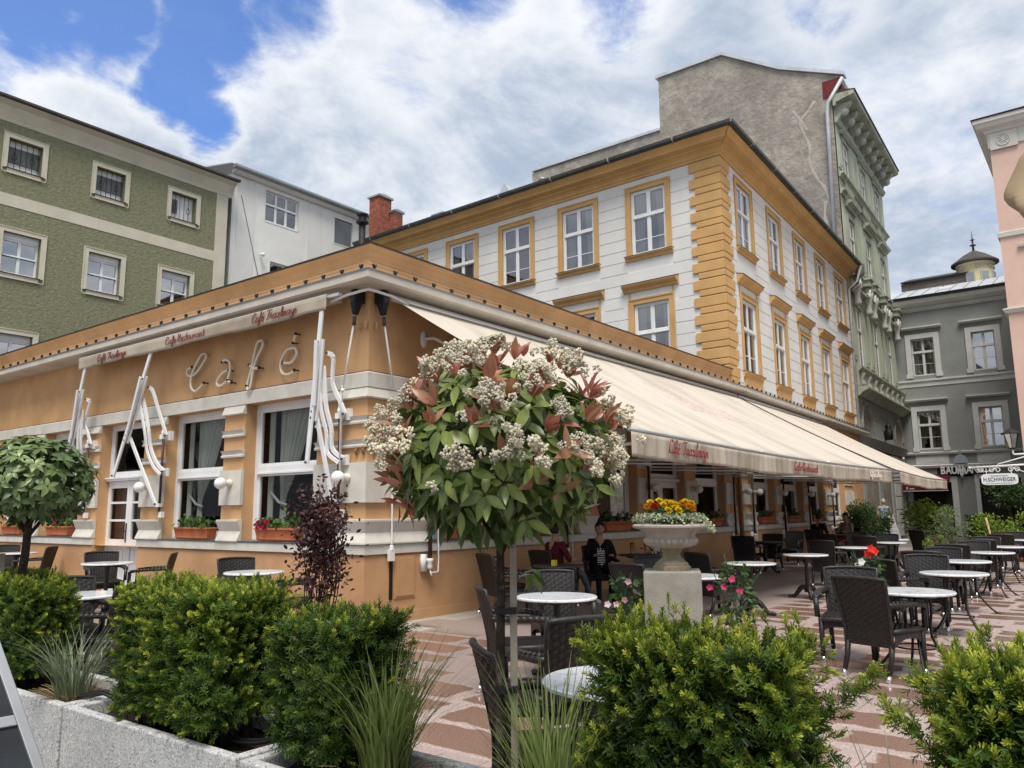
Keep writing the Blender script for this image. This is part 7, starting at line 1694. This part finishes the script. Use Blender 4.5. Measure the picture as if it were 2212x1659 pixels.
def seated(legs=None, arms=None, lean=0.):
    J = {'pelvis': (0, 0, .52, .13, 'leg'), 'belly': (-.01+lean*.3, 0, .68, .125, 'top'), 'chest': (lean*.8, 0, .90, .13, 'top'), 'neck': (.01+lean, 0, 1.07, .052, 'skin'), 'head': (.035+lean*1.1, 0, 1.20, .06, 'skin')}
    for s_, sg in (('L', 1), ('R', -1)):
        J['hip'+s_] = (.06, sg*.10, .51, .085, 'leg')
        kx, ky, kz, ax_, ay, az = (legs or {}).get(s_, (.45, sg*.12, .50, .42, sg*.11, .09))
        J['knee'+s_] = (kx, ky, kz, .062, 'leg'); J['ankle'+s_] = (ax_, ay, az, .042, 'leg'); J['toe'+s_] = (ax_+.16, ay+sg*.02, az-.055, .036, 'shoe')
        J['sho'+s_] = (lean*.85-.01, sg*.175, .985, .062, 'arm')
        ex, ey, ez, wx, wy, wz = (arms or {}).get(s_, (.10, sg*.24, .74, .33, sg*.14, .77))
        J['elb'+s_] = (ex, ey, ez, .045, 'arm'); J['wri'+s_] = (wx, wy, wz, .028, 'fore')
        d = np.array([wx-ex, wy-ey, wz-ez]); d /= np.linalg.norm(d); pl = np.array([wx, wy, wz])+d*.055; J['palm'+s_] = (*pl, (.034, .016), 'skin'); lat = np.cross(d, [0, 0, 1.]); lat /= max(1e-6, np.linalg.norm(lat))
        for k in range(5):
            off = lat*((k-2.5)*.017)*sg; base = pl+off+d*(.03 if k else -.005); L_ = (.035, .045, .05, .046, .036)[k]
            if k == 0: base = np.array([wx, wy, wz])+d*.03-lat*.035*sg
            J[f'f{k}a'+s_] = (*base, .009, 'skin'); J[f'f{k}b'+s_] = (*(base+d*L_+np.array([0, 0, -.018])), .008, 'skin')
    return J
def standing():
    J = {'pelvis': (0, 0, .95, .13, 'leg'), 'belly': (0, 0, 1.12, .125, 'top'), 'chest': (0, 0, 1.34, .14, 'top'), 'neck': (.01, 0, 1.50, .052, 'skin'), 'head': (.03, 0, 1.63, .06, 'skin')}
    for s_, sg in (('L', 1), ('R', -1)):
        f = .12*sg
        J['hip'+s_] = (0, sg*.10, .90, .09, 'leg'); J['knee'+s_] = (f*.6, sg*.10, .50, .06, 'leg'); J['ankle'+s_] = (f, sg*.10, .08, .042, 'leg'); J['toe'+s_] = (f+.16, sg*.11, .035, .036, 'shoe')
        J['sho'+s_] = (0, sg*.185, 1.43, .062, 'arm'); J['elb'+s_] = (-f*.5, sg*.25, 1.16, .045, 'fore'); J['wri'+s_] = (-f*.3+.05, sg*.26, .92, .028, 'fore'); J['palm'+s_] = (-f*.3+.06, sg*.26, .86, (.034, .016), 'skin')
        for k in range(5): J[f'f{k}a'+s_] = (-f*.3+.06+(k-2)*.016, sg*.26, .83 if k else .88, .009, 'skin'); J[f'f{k}b'+s_] = (-f*.3+.07+(k-2)*.017, sg*.25, .79 if k else .84, .008, 'skin')
    return J
person('person', 'seated woman in black jacket and striped top at the shaded table', T(4.36, -1.0, -.02, 222), seated(), {'top': 'cloth_stripe', 'arm': 'cloth_black', 'fore': 'cloth_black', 'leg': 'cloth_black', 'skin': 'skin', 'shoe': 'cloth_black', 'dark': 'hair_black'}, scale=.97)
person('person', 'guest in grey jeans and white shoes behind the flowering tree', T(3.02, -1.0, -.02, -14), seated(legs={'L': (.46, .12, .52, .62, .14, .10), 'R': (.44, -.14, .54, .70, -.12, .09)}), {'top': 'cloth_maroon', 'arm': 'cloth_maroon', 'fore': 'skin', 'leg': 'cloth_jeans', 'skin': 'skin', 'shoe': 'shoe_white', 'dark': 'hair_black'}, scale=.97)
person('person', 'dark-clothed guest leaning at a shaded table near the far piers', T(16.6, -.95, 0, -10), seated(lean=.1), {'top': 'cloth_black', 'arm': 'cloth_black', 'fore': 'skin_dark', 'leg': 'cloth_black', 'skin': 'skin_dark', 'shoe': 'cloth_black', 'dark': 'hair_black'})
person('person', 'guest in tan top and red skirt seen from behind at the terrace end', T(18.15, -1.35, 0, 160), seated(), {'top': 'cloth_tan', 'arm': 'cloth_tan', 'fore': 'skin_dark', 'leg': 'cloth_red', 'skin': 'skin_dark', 'shoe': 'cloth_black', 'dark': 'hair_black'})
person('person', 'passer-by in light blue shirt and cap by the shop window', T(27.6, -.35, 0, 20), standing(), {'top': 'cloth_blue', 'arm': 'cloth_blue', 'fore': 'skin', 'leg': 'cloth_navy', 'skin': 'skin', 'shoe': 'cloth_black', 'dark': 'hair_black'}, 'hair_grey', 1.04)
person('person', 'grey-haired person behind the low clipped hedge', T(35.6, -2.75, -.12, 170), seated(), {'top': 'cloth_navy', 'arm': 'cloth_navy', 'fore': 'cloth_navy', 'leg': 'cloth_navy', 'skin': 'skin', 'shoe': 'cloth_black', 'dark': 'hair_black'}, 'hair_grey')
SK = [skeleton('skeleton', a[3]) for a, k in PEOPLE]
dg = bpy.context.evaluated_depsgraph_get()
SKM = [bpy.data.meshes.new_from_object(o.evaluated_get(dg)) for o in SK]
for o in SK: bpy.data.objects.remove(o)
for m2, (a, k) in zip(SKM, PEOPLE): finish(m2, *a, **k)
jk = MB(); 
for sg in (-1, 1): jk.grid(lambda u, v: (.135*math.cos(u*2.3+.42)-.0, sg*.175*math.sin(u*2.3+.42), .56+v*.45-.02*u), 12, 6)
jk.obj('open_jacket', 'cloth_black', bpy.data.objects['person'], T(4.36, -1.0, -.02, 222) @ Matrix.Diagonal((.97, .97, .97, 1)), True, solid=.01)
for x, y, a, l in ((4.36, -1.0, 222, 'armchair the striped-top woman sits on'), (3.02, -1.0, -14, 'armchair of the guest in grey jeans'), (16.6, -.95, -10, 'armchair of the dark-clothed far guest'), (18.15, -1.35, 160, 'armchair of the guest in tan'), (35.6, -2.75, 170, 'armchair of the grey-haired person')): chair(x, y, a, l)
